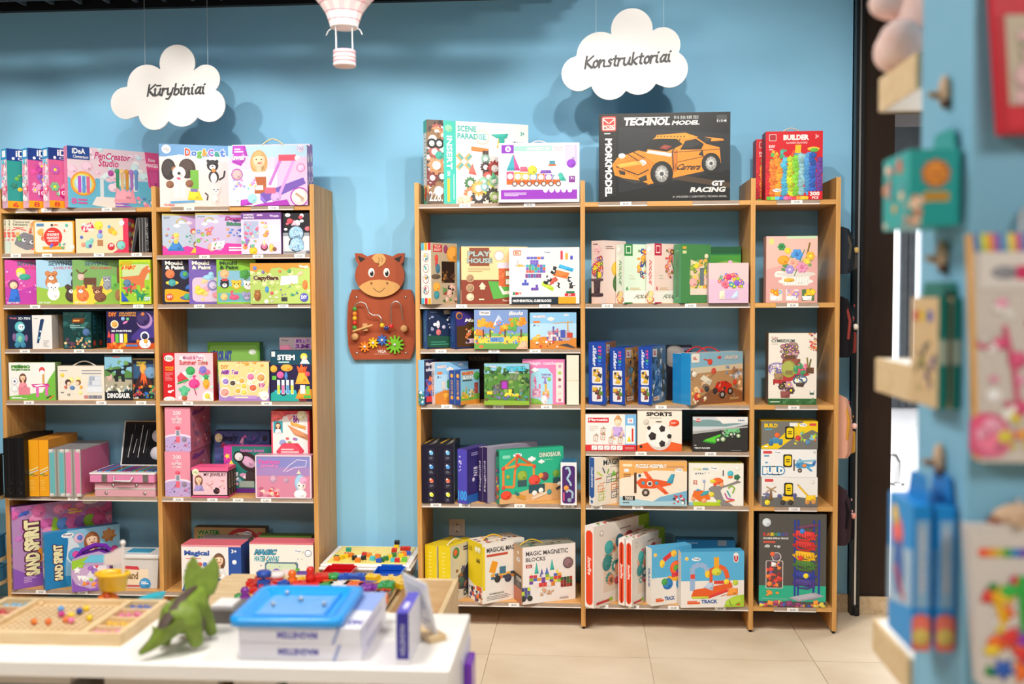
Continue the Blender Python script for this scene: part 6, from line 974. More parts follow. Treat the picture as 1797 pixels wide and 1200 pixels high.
def sports(g):
    g.p('e8602e', 0, 0, 1, 0, 1, .17, .7, .24, .4, .26, 0, .14); g.t('SPORTS', .2, .84, .78, .94, '2a2624', .05); g.lines(.26, .79, .7, .81, 1, 'a09488'); g.e(.48, .36, .3, 'efe8e0', n=28); g.e(.5, .3, .28, 'd8cfc6', n=28); g.e(.47, .38, .28, 'f2ece4', n=28)
    for u, v, r_ in ((.34, .36, .1), (.56, .54, .08), (.56, .18, .08), (.72, .36, .06), (.26, .56, .05)): g.poly([(u+r_*cos(2*pi*k/5+.5)/g.a, v+r_*sin(2*pi*k/5+.5)*1.1) for k in range(5)], '2a2422')
    g.e(.83, .68, .12, 'e04a2a', .08); g.p('e04a2a', .7, .6, .76, .7, .8, .64); g.lines(.75, .66, .92, .7, 1, 'f8d8c8'); g.e(.2, .7, .07, 'c8bcae'); g.e(.48, .71, .08, '3a3432', .012); g.e(.08, .11, .035, '2a2624'); g.ln('f2ece4', .004, .2, .5, .3, .46)
BX('building_set', 'cream and orange sports set with football picture', 'M4', 1118.5, 1196.5, 718.5, sports, c='f0e4d4', sc='d8c8b4', Y=.002, d=.07, cat='building set')
def f1(g): g.r(0, 0, 1, 1, '33302e'); g.p('c8ccd0', 0, .55, .5, .62, 1, .78, 1, 1, 0, 1); g.p('7a9a9a', .0, .72, .6, .72, .9, .8, .3, .92, 0, .9); g.p('e8e4e0', .55, .8, 1, .84, 1, 1, .4, 1); g.p('a8a8a4', 0, .5, 1, .7, 1, .74, 0, .58); g.e(.1, .9, .08, 'c83a3a', .05); g.t('Woopie', .04, .87, .16, .93, 'f4f0f0', .03); g.p('5ac83a', .18, .28, .22, .34, .5, .5, .56, .46, .44, .3, .4, .22); g.p('7ac88a', .5, .44, .6, .66, .72, .64, .84, .68, .86, .56, .64, .42); g.p('2f8a2a', .18, .28, .4, .22, .42, .26, .2, .32); g.sc(.48, .42, .84, .64, 16, .04, '8a9a9a 5a8a5a d8e0d8 3a4a3a', 3)
f1_ = f1
def f1k(g):
    f1_(g)
    for u, v, r_ in ((.55, .36, .12), (.46, .34, .08), (.83, .46, .1), (.7, .5, .08)): g.e(u, v, r_*.9, '2a2a28'); g.e(u, v, r_*.6, '7a9a6a'); g.st(u, v, r_*.6, 'd8d8c8', 6, .3)
    g.t('6+', .03, .16, .07, .2, 'f0f0f0', .03); g.t('TECH RACER', .03, .08, .32, .13, 'e8e8e4', .03); g.lines(.7, .03, .98, .045, 1, '9a9a96'); g.t('24cm', .82, .88, .94, .93, '5a80a8', .02)
BX('model_car_set', 'black racing set with bright green formula car', 'M4', 1215.5, 1312, 731, f1k, c='33302e', sc='262422', Y=.0, d=.07, cat='building set')
def rods(g): g.r(0, 0, 1, 1, 'efe6d6'); g.t('MAGNETIC', .22, .82, .98, .94, '3a4650', .02); g.lines(.4, .77, .8, .79, 1, '889'); g.ln('c8d83a', .03, .06, .7, .2, .6); g.ln('c85a3a', .03, .02, .55, .18, .57); g.ln('4a5a70', .03, .2, .78, .26, .66); g.ln('7ab04a', .03, .36, .74, .32, .64)
def rodk(g):
    rods(g)
    for u0, v0, c in ((.3, .45, '4a5a90'), (.42, .46, '5a9a3a'), (.55, .5, 'a83a4a'), (.08, .28, 'e8803a'), (.1, .1, 'b8c83a'), (.42, .28, 'd8702a'), (.42, .12, '4a5a80')):
        for a in (0, .12): g.ln(c, .014, u0, v0+a, u0+.14, v0+a+.02); g.ln(c, .014, u0+a, v0, u0+a+.01, v0+.15); g.ln(c, .012, u0+.04, v0+a+.05, u0+.18, v0+a+.07)
    g.p('6ab03a', .42, .6, .48, .7, .54, .6)
BX('building_set', 'magnetic stick set with blue spine, fifth shelf', 'M5', 1043.5, None, 803.5, rodk, c='efe6d6', sc='f0ece6', Y=-.03, d=.035, th=37, w=.2, cat='building set', s=lambda g: [g.p('2f5fa8', .05, 1, .95, 1, .95, .2, .5, .14, .05, .2), g.t('MAGNETIC', .35, .38, .72, .8, 'e8eef4', .03, 90), g.e(.5, .08, .04, '2f6fa8')])
def puzz(g): g.r(0, 0, 1, 1, 'efe0cc'); g.p('e8ab60', 0, .6, .5, .8, 1, .78, 1, 1, 0, 1); g.p('7ab0cc', .4, 0, 1, .1, 1, .35, .6, .2); g.p('a8ccd8', .0, 0, 1, 0, 1, .12, .5, .1, 0, .2); g.rr(.05, .88, .19, .94, 'f4dfc0', .02); g.t('PUZZLE ASSEMBLY', .24, .85, .7, .94, 'f8f0e4', .05, 0, .03, 'b07a4a'); g.r(.7, .86, .96, .9, 'c8956a'); g.logo(.88, .81, .05); g.rr(.07, .76, .14, .83, 'dfe8ec', .01); g.lines(.06, .64, .17, .73, 2, '8a5a3a', 2, .5); g.r(.05, .12, .23, .22, '2a2622'); g.t('TOOLS', .08, .13, .2, .21, 'd8d0c4', .06); g.lines(.05, .05, .2, .09, 1, '555'); g.plane(.48, .5, .27, 'e2582a', '3a90a8'); g.e(.29, .68, .05, 'd8e8ec'); g.e(.3, .68, .035, '445'); g.e(.45, .5, .06, 'e8e0d8'); g.e(.45, .5, .04, '4a4440'); g.sc(.8, .06, .96, .24, 20, .03, '333 c8303a f0ece8', 3, 'e')
BX('building_set', 'puzzle assembly set with orange propeller plane', 'M5', 1087, 1205.5, 809, puzz, c='efe0cc', sc='d8bc94', Y=-.012, d=.05, cat='building set')
def b52(g): g.t('STEM', .08, .83, .23, .89, 'e0dc9a', .05); g.rr(.25, .84, .36, .89, '8ab0c0', .02); g.logo(.46, .88, .05); g.e(.89, .89, .05, 'd8d0c8'); g.e(.89, .89, .042, 'f0ece0'); g.sc(.08, .75, .38, .78, 6, .02, '667', 2, 's'); g.t('52', .08, .5, .16, .6, 'c85a3a', .03); g.p('8a8684', .36, .4, .42, .46, .66, .48, .9, .6, .96, .56, .62, .42, .58, .36, .64, .16, .82, 0, .6, 0, .46, .2); g.p('b8d02a', .08, 0, .58, 0, .58, .08, .08, .1); g.r(0, 0, .08, .08, '8ac0d0'); g.tree(.88, .65, .07, '2a6a4a'); g.e(.76, .76, .07, '4ab0c0'); g.e(.76, .68, .06, 'e8702a', .03); g.r(.62, .7, .64, .84, '445'); g.e(.53, .58, .13, 'e8642a', .08); g.e(.44, .58, .07, 'd8c83a', .04); g.e(.48, .5, .04, 'd8503a'); g.e(.6, .5, .05, 'e89a6a')
b52_ = b52
def b52k(g): b52_(g); g.p('e8702a', .06, .22, .1, .36, .26, .36, .36, .3, .4, .16, .2, .1); g.p('3a90b0', .12, .34, .16, .4, .24, .36); g.p('3a98a0', .2, .22, .28, .34, .38, .36, .34, .26); g.e(.42, .27, .06, 'd8c83a'); g.e(.08, .16, .05, 'e8a070'); g.e(.28, .12, .06, 'e8a070'); g.ln('8a8aa8', .012, .28, .36, .29, .56); g.e(.28, .58, .035, '9aa8c8'); g.ln('8ab83a', .03, .72, .42, .78, .48, .84, .42, .8, .3); g.ln('c84a9a', .03, .66, .3, .7, .18, .84, .14); g.ln('3aa0a8', .03, .7, .36, .76, .22); g.ln('e8642a', .03, .68, .1, .84, .14); g.e(.55, .1, .05, 'a8c83a')
BX('building_set', 'cream vehicle building set number 52 with winding road', 'M5', 1208.5, 1304.5, 812.5, b52k, c='f1ece0', sc='d4ccbc', tc='b8b84a', Y=.002, d=.06, cat='building set')
def snow(seed):
    def f(g):
        g.r(0, 0, 1, 1, 'f0e6dc'); g.poly([(.17, .15), (.17, .6), (.25, .78), (.4, .82), (.95, .82), (.95, .15)], 'e8d4c0'); g.r(.8, .86, 1, 1, '9ac83a'); g.r(.9, .5, 1, .88, '8ac03a')
        rd = random.Random(seed)
        for i in range(30): g.gear(.22+.68*(i/30)+rd.uniform(-.03, .03), rd.uniform(.2, .78), rd.uniform(.05, .09), rd.choice('e8a080 f0b898 3a9a98 c84a5a 2a6a70 e8c8a8 d8906a 2a8a80'.split()), rd.choice(('f4e0d0', None, '8a5a4a')), 11)
        for u, v, c in ((.26, .7, '4ab0b0'), (.45, .75, '3a6a78'), (.62, .76, 'a83a44'), (.22, .5, '3a8a88')): g.e(u, v, .085, c); g.e(u, v, .05, c)
        g.e(.13, .9, .035, 'b8a890'); g.e(.13, .9, .028, 'f0e6dc'); g.t('SnowFire', .62, .04, .98, .12, '5a4a48', .03, 0, .2); g.lines(.45, .88, .75, .91, 1, 'a89a90'); g.r(.04, .03, .26, .06, 'c83a3a'); g.r(.26, .03, .32, .07, '9ac83a')
    return f
def snows(g): g.r(0, 0, 1, 1, 'f0e6e0'); g.rr(.12, .03, .88, .95, 'e8431e', .05); g.t('SnowFire', .3, .4, .72, .62, 'f8e8e0', .03, -90, .1)
snt = lambda g: [g.r(.8, 0, 1, 1, '9ac83a'), g.r(0, 0, .2, 1, 'f0ece8'), g.sc(.1, .2, .3, .8, 6, .2, 'd83a3a 6ab03a', 3), g.r(.3, .2, .5, .8, '8a7a70')]
BX('gear_set', 'tall white gear set with red spine leaning at left of bottom shelf', 'M6', 1042, None, 925, snow(3), c='f0e6dc', sc='f0e6e0', tc='e0d4cc', Y=-.065, d=.045, th=50, w=.366, cat='building set', s=snows, topp=snt, grp='gear sets')
BX('gear_set', 'red spined gear set standing behind its shorter twin', 'M6', 1096, None, 946, None, c='f0e6dc', sc='f0e6e0', tc='e0d4cc', Y=-.02, d=.028, th=57, w=.27, cat='building set', s=snows, topp=snt, grp='gear sets')
BX('gear_set', 'red spined gear set next to the blue track sets', 'M6', 1109, None, 947.5, snow(5), c='f0e6dc', sc='f0e6e0', tc='e0d4cc', Y=-.036, d=.029, th=57, w=.27, cat='building set', s=snows, topp=snt, grp='gear sets')
def track(v):
    def f(g):
        g.r(0, 0, 1, .5, 'efe8e0'); g.r(0, .48, 1, 1, '5ab2de'); g.e(.09, .88, .035, 'f0c060'); g.r(.1, .06, .3, .1, 'e8602a'); g.lines(.1, .06, .32, .13, 2, 'e8602a', 3, .5); g.t('TRACK', .32, .07, .58, .14, '2a5aa0', .05)
        if v:
            g.ln('e03a3a', .08, .3, .78, .5, .88); g.e(.55, .88, .06, 'f0b83a'); g.e(.26, .72, .05, 'f0c83a', .07); g.e(.62, .62, .13, 'e8602a'); g.e(.62, .62, .06, '5aa03a'); g.e(.7, .55, .07, '7a3ab0'); g.ln('f0b02a', .07, .4, .46, .7, .42); g.ln('d83a4a', .07, .5, .5, .98, .52); g.e(.4, .36, .1, '2a78b8'); g.e(.32, .4, .06, '4a9a4a'); g.e(.75, .34, .11, '2a88c0'); g.e(.92, .7, .08, 'b83a7a'); g.e(.95, .36, .07, '5ab03a'); return
        g.logo(.24, .87, .045); g.rr(.83, .8, .91, .98, 'ece8e4', .04); g.ln('c83a44', .03, .85, .92, .85, .85, .87, .82, .89, .85, .89, .92); g.ln('9ab4d8', .09, .18, .3, .18, .72, .3, .78, .4, .72, .42, .6); g.e(.42, .6, .05, 'f0c030', .07); g.r(.15, .52, .22, .6, 'e04a3a'); g.r(.45, .45, .5, .7, 'e05a30'); g.ln('e8602e', .08, .48, .66, .6, .74, .7, .68, .74, .52); g.r(.52, .68, .6, .9, 'f0a82a'); g.e(.56, .64, .09, 'c8c83a', .07); g.p('e8602a', .16, .2, .2, .32, .42, .36, .8, .44, .82, .36, .44, .2); g.p('b8c83a', .16, .2, .44, .2, .44, .16, .18, .16); g.p('d83a34', .44, .2, .8, .34, .8, .3, .44, .16); g.p('b0c0d8', .36, .36, .44, .46, .52, .42, .5, .3); g.r(.52, .42, .78, .48, 'd8443a'); g.e(.72, .46, .05, 'f0c83a'); g.p('e8923a', .72, .2, .76, .34, .9, .34, .9, .22); g.e(.86, .44, .05, 'b8c83a'); g.p('a8c83a', .68, 0, .72, .12, .86, .2, 1, .22, 1, 0); g.lines(.88, .02, .97, .06, 1, 'd8403a'); g.ln('5a5a3a', .012, .8, .02, .76, .12)
    return f
BX('track_set', 'blue and white magnetic track set half hidden by its wider twin', 'M6', 1143.5, None, 962.5, track(1), c='efe8e0', sc='efeae4', tc='5ab2de', Y=-.022, d=.05, th=24, w=.18, cat='building set', s=lambda g: g.t('TRACK', .4, .3, .7, .65, '2a5aa0', .03, -90))
BX('track_set', 'blue and white magnetic track set with orange rail loop', 'M6', 1195, 1305.5, 969, track(0), c='efe8e0', sc='e4e0da', tc='4aa2ce', Y=-.036, d=.055, th=7, cat='building set')
BX('track_set', 'deep blue toy box standing behind the track sets', 'M6', 1187, 1290, 947, lambda g: [g.r(.7, .9, .85, 1, '8a9aa8'), g.lines(.1, .93, .5, .96, 1, '9ac8e0')], c='2a7ab0', sc='1f5f8c', tc='2a6a98', Y=.14, d=.06, cat='building set')

# ---- right unit, right bay
def build3(g):
    g.r(0, 0, 1, 1, 'd8202a'); g.rr(.06, .86, .19, .96, 'e8c8c0', .01); g.rr(.07, .87, .18, .95, 'b83038', .01); g.t('BUILDER', .31, .87, .76, .95, 'f8f0ec', .06); g.t('CLASSIC BLOCKS', .36, .82, .73, .845, 'f8e0dc', .02); g.t('3+', .87, .89, .93, .95, 'f8e8e4', .02); g.t('DIY', .06, .76, .17, .8, 'f8e8e4', .04); g.lines(.06, .72, .17, .75, 1, 'f0c8c0'); g.t('1', .52, .68, .62, .8, 'f0c02a', .06, 0, .1); g.ln('e8602a', .03, .46, .64, .5, .72); g.r(.5, .63, .66, .68, '4a8ac8'); g.e(.84, .74, .09, 'e8b83a', .03); g.e(.85, .72, .06, '5ab03a', .03); g.sc(.1, .58, .2, .72, 9, .03, 'f0b02a 4ab05a e87a2a', 3); g.sc(.26, .62, .38, .74, 9, .03, '3a9a5a 4ab0a0 e8602a', 4)
    cols = (('c8202a', .5), ('e8782a', .56), ('f09a2a', .6), ('4aa8c8', .6), ('b8c82a', .62), ('7ac03a', .64), ('8ab8c0', .66), ('4a90c8', .68), ('2a5ab0', .68), ('6a3a90', .6))
    rd = random.Random(3)
    for i, (c, h_) in enumerate(cols):
        L = lin(c)
        for j in range(10):
            for k in range(2):
                q = rd.uniform(.7, 1.25); g.st(.04+i*.1+rd.uniform(-.03, .03), .1+(h_-.1)*j/9.5+rd.uniform(-.01, .01), .055, tuple(min(1, x*q) for x in L[:3]), 6, .62, rd.uniform(0, 6))
    for i, c in enumerate('5ac03a a8d03a 6ac8e0 4a80d0 e87ab0 f05a8a e84a4a f0a03a f0d03a e8c02a'.split()): g.r(.02+i*.075, 0, .095+i*.075, .05, c)
    g.r(.75, 0, 1, .12, 'd8202a'); g.t('300', .78, .055, .95, .115, 'f8f0ec', .04); g.t('PCS', .82, .01, .93, .045, 'f8f0ec', .04); g.logo(.2, .14, .035)
BX('building_set', 'red builder block box peeking out behind its twin', 'R1', 1326.5, 1420, 244.5, build3, c='c81c26', sc='a8161e', Y=.1, d=.08, cat='building set', grp='red builder boxes')
BX('building_set', 'red builder block box with rainbow blocks in front, top shelf', 'R1', 1343, 1443, 231, build3, c='d8202a', sc='8a2a3a', Y=.0, d=.08, cat='building set', grp='red builder boxes', hd=(.48, .04, .02, 'e0d8c8'))
def pot(g):
    g.p('e0a8a0', 0, 0, 1, 0, 1, 1, 0, 1); g.p('e8bcae', 0, .5, 1, .7, 1, 1, 0, 1); g.p('c8e0b8', .4, .96, .98, .96, .98, 1, .4, 1); g.r(.06, .88, .15, .96, 'd8d880'); g.e(.58, .32, .26, 'efe8e0', .05); g.p('f2ece4', .3, .4, .34, .26, .82, .26, .85, .4); g.r(.31, .3, .84, .4, 'f2ece4')
    for i in range(9): g.ln('c8beb4', .006, .36+i*.055, .25, .35+i*.06, .42)
    g.e(.57, .43, .3, 'dfd6cc', .045, 24); g.ln('efe8e0', .03, .3, .4, .18, .4, .2, .46, .34, .46); g.ln('4a7a4a', .012, .55, .4, .75, .8); g.ln('8a6a2a', .025, .75, .56, .85, .9); g.sc(.3, .5, .85, .72, 14, .045, '6a9a5a 5a8a4a e8b03a', 3); g.fl(.3, .84, .06, '3a8a4a', '2a6a3a'); g.fl(.42, .78, .05, 'e8c03a'); g.e(.34, .64, .09, 'e89a2a', .07); g.fl(.6, .72, .09, '4a90d0', '3a70b0'); g.fl(.52, .6, .08, 'e8a890', 'd88a78'); g.fl(.7, .53, .09, 'd88aa8', 'c86a8a'); g.fl(.46, .5, .07, 'a08ac8', 'd8c8e0'); g.fl(.86, .7, .07, 'e8a83a'); g.fl(.8, .62, .05, 'd8c04a'); g.e(.45, .34, .08, 'd8a83a', .03)
    for i, c in enumerate(('e8902a 8ab0d0', 'b08ac8 e0a0b0', 'e8b82a 4a7a3a')): u = .08+i*.31; g.r(u, .03, u+.24, .2, ('e8dcd0', 'ece4dc', '5a7a4a')[i]); g.sc(u+.03, .1, u+.21, .19, 8, .03, c, i, 'f'); g.p('f0ece4', u+.02, .04, u, .1, u+.2, .1, u+.18, .03)
BX('flower_set', 'pink flower pot building set alone on narrow shelf', 'R2', 1344, 1434, 414.5, pot, c='e0aca4', sc='c89a94', Y=.012, d=.06, cat='building set')
def cymb(g):
    g.r(0, 0, 1, .085, '3a6a3a'); g.sc(0, .0, 1, .08, 20, .03, '4a7a4a 2a5a30', 3); g.lines(.04, .03, .35, .05, 1, 'dfe8d8'); g.t('Cubic', .06, .92, .2, .95, 'b04a5a', .02); g.t('CYMBIDIUM', .06, .87, .54, .915, '3a4a44', .03); g.lines(.06, .84, .28, .855, 1, 'aaa'); g.r(.86, .14, .95, .2, '4a6a5a'); g.r(.87, .17, .94, .2, 'f0ece4'); g.sc(.84, .76, 1, 1, 34, .02, 'd87a5a e8a03a a85a6a c8c0a0 d8485a', 5, 'e')
    g.sc(.26, .66, .6, .86, 70, .022, '7a4a6a a85a8a 5a6a3a c88aa8 8a6a7a', 3, 'f'); g.r(.34, .62, .56, .69, '6a4a34'); g.p('b8383a', .1, .3, .14, .36, .66, .5, .86, .42, .3, .3); g.r(.1, .28, .13, .36, 'a82a2a'); g.r(.22, .22, .25, .36, 'a82a2a'); g.p('8a4a3a', .28, .58, .3, .64, .66, .64, .66, .52, .6, .52); g.e(.18, .5, .14, '8a7aa8', .09); g.sc(.06, .44, .32, .57, 30, .022, 'e8e0ec 7a6aa0 b8a8d0', 6, 'f'); g.p('9a7a54', .13, .35, .11, .44, .32, .44, .3, .35); g.e(.42, .5, .1, '9aa04a', .12); g.r(.35, .42, .5, .48, '8a7a4a'); g.sc(.55, .44, .8, .56, 20, .035, '3a8a5a c84a6a 5a9a6a d86a8a', 7); g.ln('8a7a3a', .02, .82, .52, .8, .66); g.ln('6a6a3a', .02, .84, .52, .88, .64); g.r(.78, .44, .94, .52, '6a4a34'); g.e(.66, .35, .1, '5a6a80', .07); g.sc(.56, .3, .76, .4, 18, .025, 'f0f0f4 3a4a6a 8aa0b8', 8, 'f'); g.p('4a3a34', .58, .26, .56, .31, .76, .31, .72, .25); g.sc(.26, .2, .48, .3, 16, .035, 'b88aa0 4a3a3a d8b0b8 6a4a4a', 9, 'f'); g.p('8a4a44', .26, .1, .25, .19, .46, .19, .44, .1)
BX('flower_set', 'white orchid building set with red plant stand picture', 'R3', 1348, 1432.5, 584.5, cymb, c='ece2d4', sc='6a5a50', Y=.012, d=.07, cat='building set')
def clock(g, u, v): g.rr(u-.1, v-.22, u+.06, v+.24, '2a2622', .06); g.rr(u-.075, v-.17, u+.045, v+.19, 'f0d020', .06); g.lines(u-.05, v-.06, u+.02, v+.08, 2, '4a4210', 2, .5)
def bld(k):
    def f(g):
        if k == 0:
            g.r(0, 0, 1, 1, '77746e'); g.p('ecc81e', 0, 0, .35, 0, .75, 1, 1, 1, 1, .7, .6, .25, .2, .1, 0, .1); g.p('ecc81e', 0, .1, .3, .35, .6, .95, 1, .9, 1, .5, .5, .0, 0, 0); g.p('77746e', .3, 0, .5, .3, .9, .7, 1, .6, 1, 0); g.t('BUILD', .05, .77, .29, .92, 'f0c81e', .06, 0, 0, '2a4a6a'); g.lines(.06, .68, .26, .74, 1, '4ab0d0'); g.logo(.74, .87, .08); g.r(.5, .82, .64, .95, 'ecebe6'); g.r(.85, .84, .97, .93, 'd84a4a'); g.e(.25, .33, .12, '4a90b8', .1); g.r(.14, .2, .38, .36, '4a8ab0'); g.e(.17, .2, .09, '3a6a90'); g.e(.34, .2, .07, '3a6a90'); g.e(.28, .5, .09, 'e8602a'); g.sc(.58, .2, .96, .65, 22, .07, '5aa0b8 8ab83a e8602a c8c83a 7ab0c8', 3); g.e(.65, .4, .1, 'c83a3a'); g.e(.82, .25, .1, '5a80a0'); g.lines(.05, .06, .15, .12, 1, 'fff')
        elif k == 1:
            g.t('BUILD', .04, .1, .42, .36, 'f4f4f0', .08, 0, 0, '2a80b8', .12); g.rr(.04, .84, .2, .94, 'd84a4a', .04); g.logo(.3, .88, .07); g.lines(.06, .72, .2, .8, 1, '4a90c0'); g.e(.1, .52, .05, '4a90c0', .03); g.t('52', .94, .86, .98, .93, '8a8a88', .02); g.plane(.76, .42, .24, '4a9ac8', '3a6ab0'); g.e(.78, .42, .08, 'e8843a', .06); g.p('8ac0d8', .62, .6, .98, .64, .98, .58, .66, .54)
        else:
            g.rr(.05, .84, .21, .94, 'd84a4a', .04); g.e(.91, .84, .07, 'd8d4cc'); g.p('6a6a68', 0, 0, 1, 0, 1, .34, .8, .3, .5, .36, .2, .3, 0, .36); g.sc(0, .3, .6, .44, 12, .07, '5a5a88 6a6a90', 3, 'e'); g.ln('c8a04a', .05, .64, .76, .84, .36); g.ln('f0c020', .05, .66, .7, .86, .3); g.p('f0c020', .78, .2, .8, .38, .96, .4, .97, .22); g.e(.82, .16, .08, 'c88a4a'); g.e(.93, .17, .08, 'c88a4a'); g.p('e8b82a', .36, .18, .38, .36, .56, .34, .58, .2); g.e(.38, .14, .09, '3a3430'); g.e(.52, .14, .09, '3a3430'); g.e(.1, .14, .09, 'f0d02a'); g.p('7a5a3a', .13, .2, .15, .55, .18, .55, .2, .2); g.ln('b88a5a', .03, .08, .5, .26, .68); g.ln('b88a5a', .03, .08, .68, .26, .5)
        clock(g, .5 if k else .52, .58)
    return f
zs = [Zof(y, Xof(1336, .0, ZT['R4']), 0)-ZT['R4'] for y in (837, 788)]
BX('building_set', 'white construction vehicle set, lowest of three stacked boxes', 'R4', 1336.5, 1434.5, 837, bld(2), c='eeeae6', sc='d0ccc6', Y=.0, d=.09, cat='building set', grp='stacked clock face sets')
BX('building_set', 'white airplane set in the middle of three stacked boxes', 'R4', 1335, 1433, 788, bld(1), c='f0eeec', sc='5a90a8', Y=.002, d=.09, dz=zs[0], cat='building set', grp='stacked clock face sets')
BX('building_set', 'yellow and grey vehicle set on top of three stacked boxes', 'R4', 1336, 1435, 739, bld(0), c='77746e', sc='8a7a3a', tc='c8a81e', Y=.004, d=.09, dz=zs[1], cat='building set', grp='stacked clock face sets')
def rainb(g):
    g.r(0, .22, 1, 1, '55524e'); g.r(0, .06, 1, .23, '2fb08c'); g.sc(0, .0, 1, .05, 30, .03, 'c84a5a e8903a 4a5ab0 d8c04a 8a3a6a', 3, 'r'); g.e(.11, .91, .045, 'ccd4d8'); None
    for i, (ch, c) in enumerate(zip('RAINBOW', 'd8403a e8803a d8b83a 5aa04a 3a8ab8 4a5ab0 7a4a9a'.split())): g.t(ch, .06+i*.053, .765, .108+i*.053, .8, c, .05)
    g.t('DOUBLE SPIRAL TRACK', .06, .73, .44, .75, 'f0ece8', .04); g.r(.06, .69, .24, .71, 'd85a4a'); g.sc(.08, .65, .3, .66, 5, .018, 'c8c8c4', 3, 'e'); g.rr(.1, .2, .36, .5, 'e0d8d0', .015); g.rr(.11, .206, .35, .494, '5a4a4a', .012); g.sc(.12, .22, .34, .48, 30, .025, 'c83a34 e8803a d84a3a 4a5ab0 e8e0dc 8a2a2a', 4); g.e(.26, .54, .05, 'e0d8d0'); g.e(.26, .54, .042, '6a5a6a'); g.e(.2, .57, .025, 'e8643a')
    for u in (.52, .57, .8, .88): g.r(u, .12, u+.028, .94, '2f3f9a')
    g.p('a8a4b0', .44, .1, .6, .06, .98, .12, .84, .16); g.p('6a3a58', .54, .86, .84, .9, .9, .88, .6, .84)
    for v, c in ((.78, 'd83a34'), (.67, 'c8322e'), (.56, 'e8b01e'), (.46, '4a7a34'), (.34, '2f3f9a'), (.26, '4a3a8a')):
        g.p(c, .52, v, .55, v+.05, .82, v+.03, .84, v-.06, .7, v-.04); g.ln(c, .018, .5, v+.01, .6, v-.05, .74, v-.06, .86, v)
        for k in range(8): g.ln('3a2a34', .005, .54+k*.04, v+.03-.006*k, .55+k*.04, v-.03)
    for u, v, c in ((.64, .82, '3a7ac8'), (.62, .53, 'd83a2a'), (.7, .34, 'e8d02a')): g.e(u, v, .028, c)
    for v in (.15,): g.sc(.11, v-.02, .34, v+.02, 4, .025, 'c84a3a e8943a', 3, 'e')
    g.lines(.05, .08, .44, .1, 2, '9ae0c8', 2, .3)
BX('marble_track_set', 'tall grey and teal rainbow marble spiral track box, bottom right', 'R5', 1331.5, 1449, 901.5, rainb, c='55524e', sc='3a3834', Y=.0, d=.09, cat='building set')

# ---- price tags
for a in (('A1', 82, '20.00', 'under the pink pen boxes'), ('A1', 188, '25.00', 'under the pen studio box'), ('B1', 332, '20.00', 'under the dog and cat box'), ('B1', 480, '15.00', 'under the jewelry loom box'),
          ('A2', 28, '4.00', 'under the sticker books'), ('A2', 83, '14.00', 'under the yellow handcraft box'), ('A2', 174, '7.00', 'under the mould and paint box'), ('A2', 240, '5.00', 'under the black scratch pads'),
          ('B2', 359, '8.00', 'under the purple sticker box'), ('B2', 453, '15.00', 'under the diamond painting box'), ('B2', 526, '15.00', 'under the gem art box'),
          ('A3', 62, '8.00', 'under the puppy sewing kit'), ('A3', 243, '5.00', 'under the dinosaur paint box'), ('B3', 350, '5.00', 'under the purple unicorn box'), ('B3', 497, '14.00', 'under the capybara box'),
          ('A4', 44, '20.00', 'under the robot pen box'), ('A4', 139, '8.00', 'under the dark teal kits'), ('A4', 207, '7.00', 'under the space painting box'), ('A5', 51, '15.00', 'under the projector box'), ('A5', 178, '7.00', 'under the cream kids box'), ('A5', 248, '14.00', 'under the volcano box'),
          ('B4', 330, '7.00', 'under the summer box'), ('B4', 468, '14.00', 'under the milk tea box'), ('A6', 128, '20.00', 'under the upright art cases'), ('B5', 313, '25.00', 'under the stacked bead kits'), ('B5', 373, '15.00', 'under the my jewelry kit'), ('B5', 418, '10.00', 'left of the unicorn box tag'), ('B5', 467, '12.00', 'under the unicorn charm box'),
          ('A7', 72, '25.00', 'under the purple sand box'), ('A7', 145, '15.00', 'under the purple sand bag'),
          ('L1', 816, '35.00', 'under the gear building set'), ('L1', 929, '35.00', 'under the magnetic train set'), ('L2', 810, '25.00', 'under the play house set'), ('L2', 956, '15.00', 'under the cube block set'), ('L3', 774, '60.00', 'under the navy night set'), ('L3', 867, '45.00', 'under the orange tree set'), ('L3', 939, '65.00', 'under the magnetic city set'),
          ('L4', 784, '50.00', 'under the blue spined block sets'), ('L4', 875, '55.00', 'under the purple portal set'), ('L4', 959, '60.00', 'under the pink castle set'), ('L5', 765, '50.00', 'under the navy magnetic sets'), ('L5', 815, '40.00', 'under the violet ball set'), ('L5', 912, '25.00', 'under the green dinosaur set'), ('L5', 998, '30.00', 'under the narrow white tube box'), ('L6', 902, '38.00', 'under the magnetic block castle set'),
          ('M1', 1098, '80.00', 'under the orange sports car box'), ('M2', 1066, '30.00', 'under the black vase flower set'), ('M2', 1212, '20.00', 'under the green garden house set'), ('M3', 1160, '25.00', 'under the blue brick sets'), ('M4', 1125, '15.00', 'under the football sports set'), ('M4', 1247, '20.00', 'under the green formula car box'), ('M5', 1047, '20.00', 'under the magnetic stick set'), ('M5', 1119, '18.00', 'under the orange plane set'), ('M5', 1227, '20.00', 'under the winding road set'),
          ('M6', 1058, '15.00', 'under the tall gear set'), ('M6', 1112, '15.00', 'under the shorter gear sets'), ('M6', 1182, '55.00', 'under the half hidden track set'), ('M6', 1264, '40.00', 'under the orange rail loop set'), ('R1', 1398, '15.00', 'under the red builder box'), ('R2', 1391, '25.00', 'under the pink flower pot set'), ('R3', 1393, '30.00', 'under the orchid set'), ('R4', 1394, '15.00', 'under the three stacked clock boxes'), ('R5', 1391, '20.00', 'under the marble spiral track box')):
    price(*a)
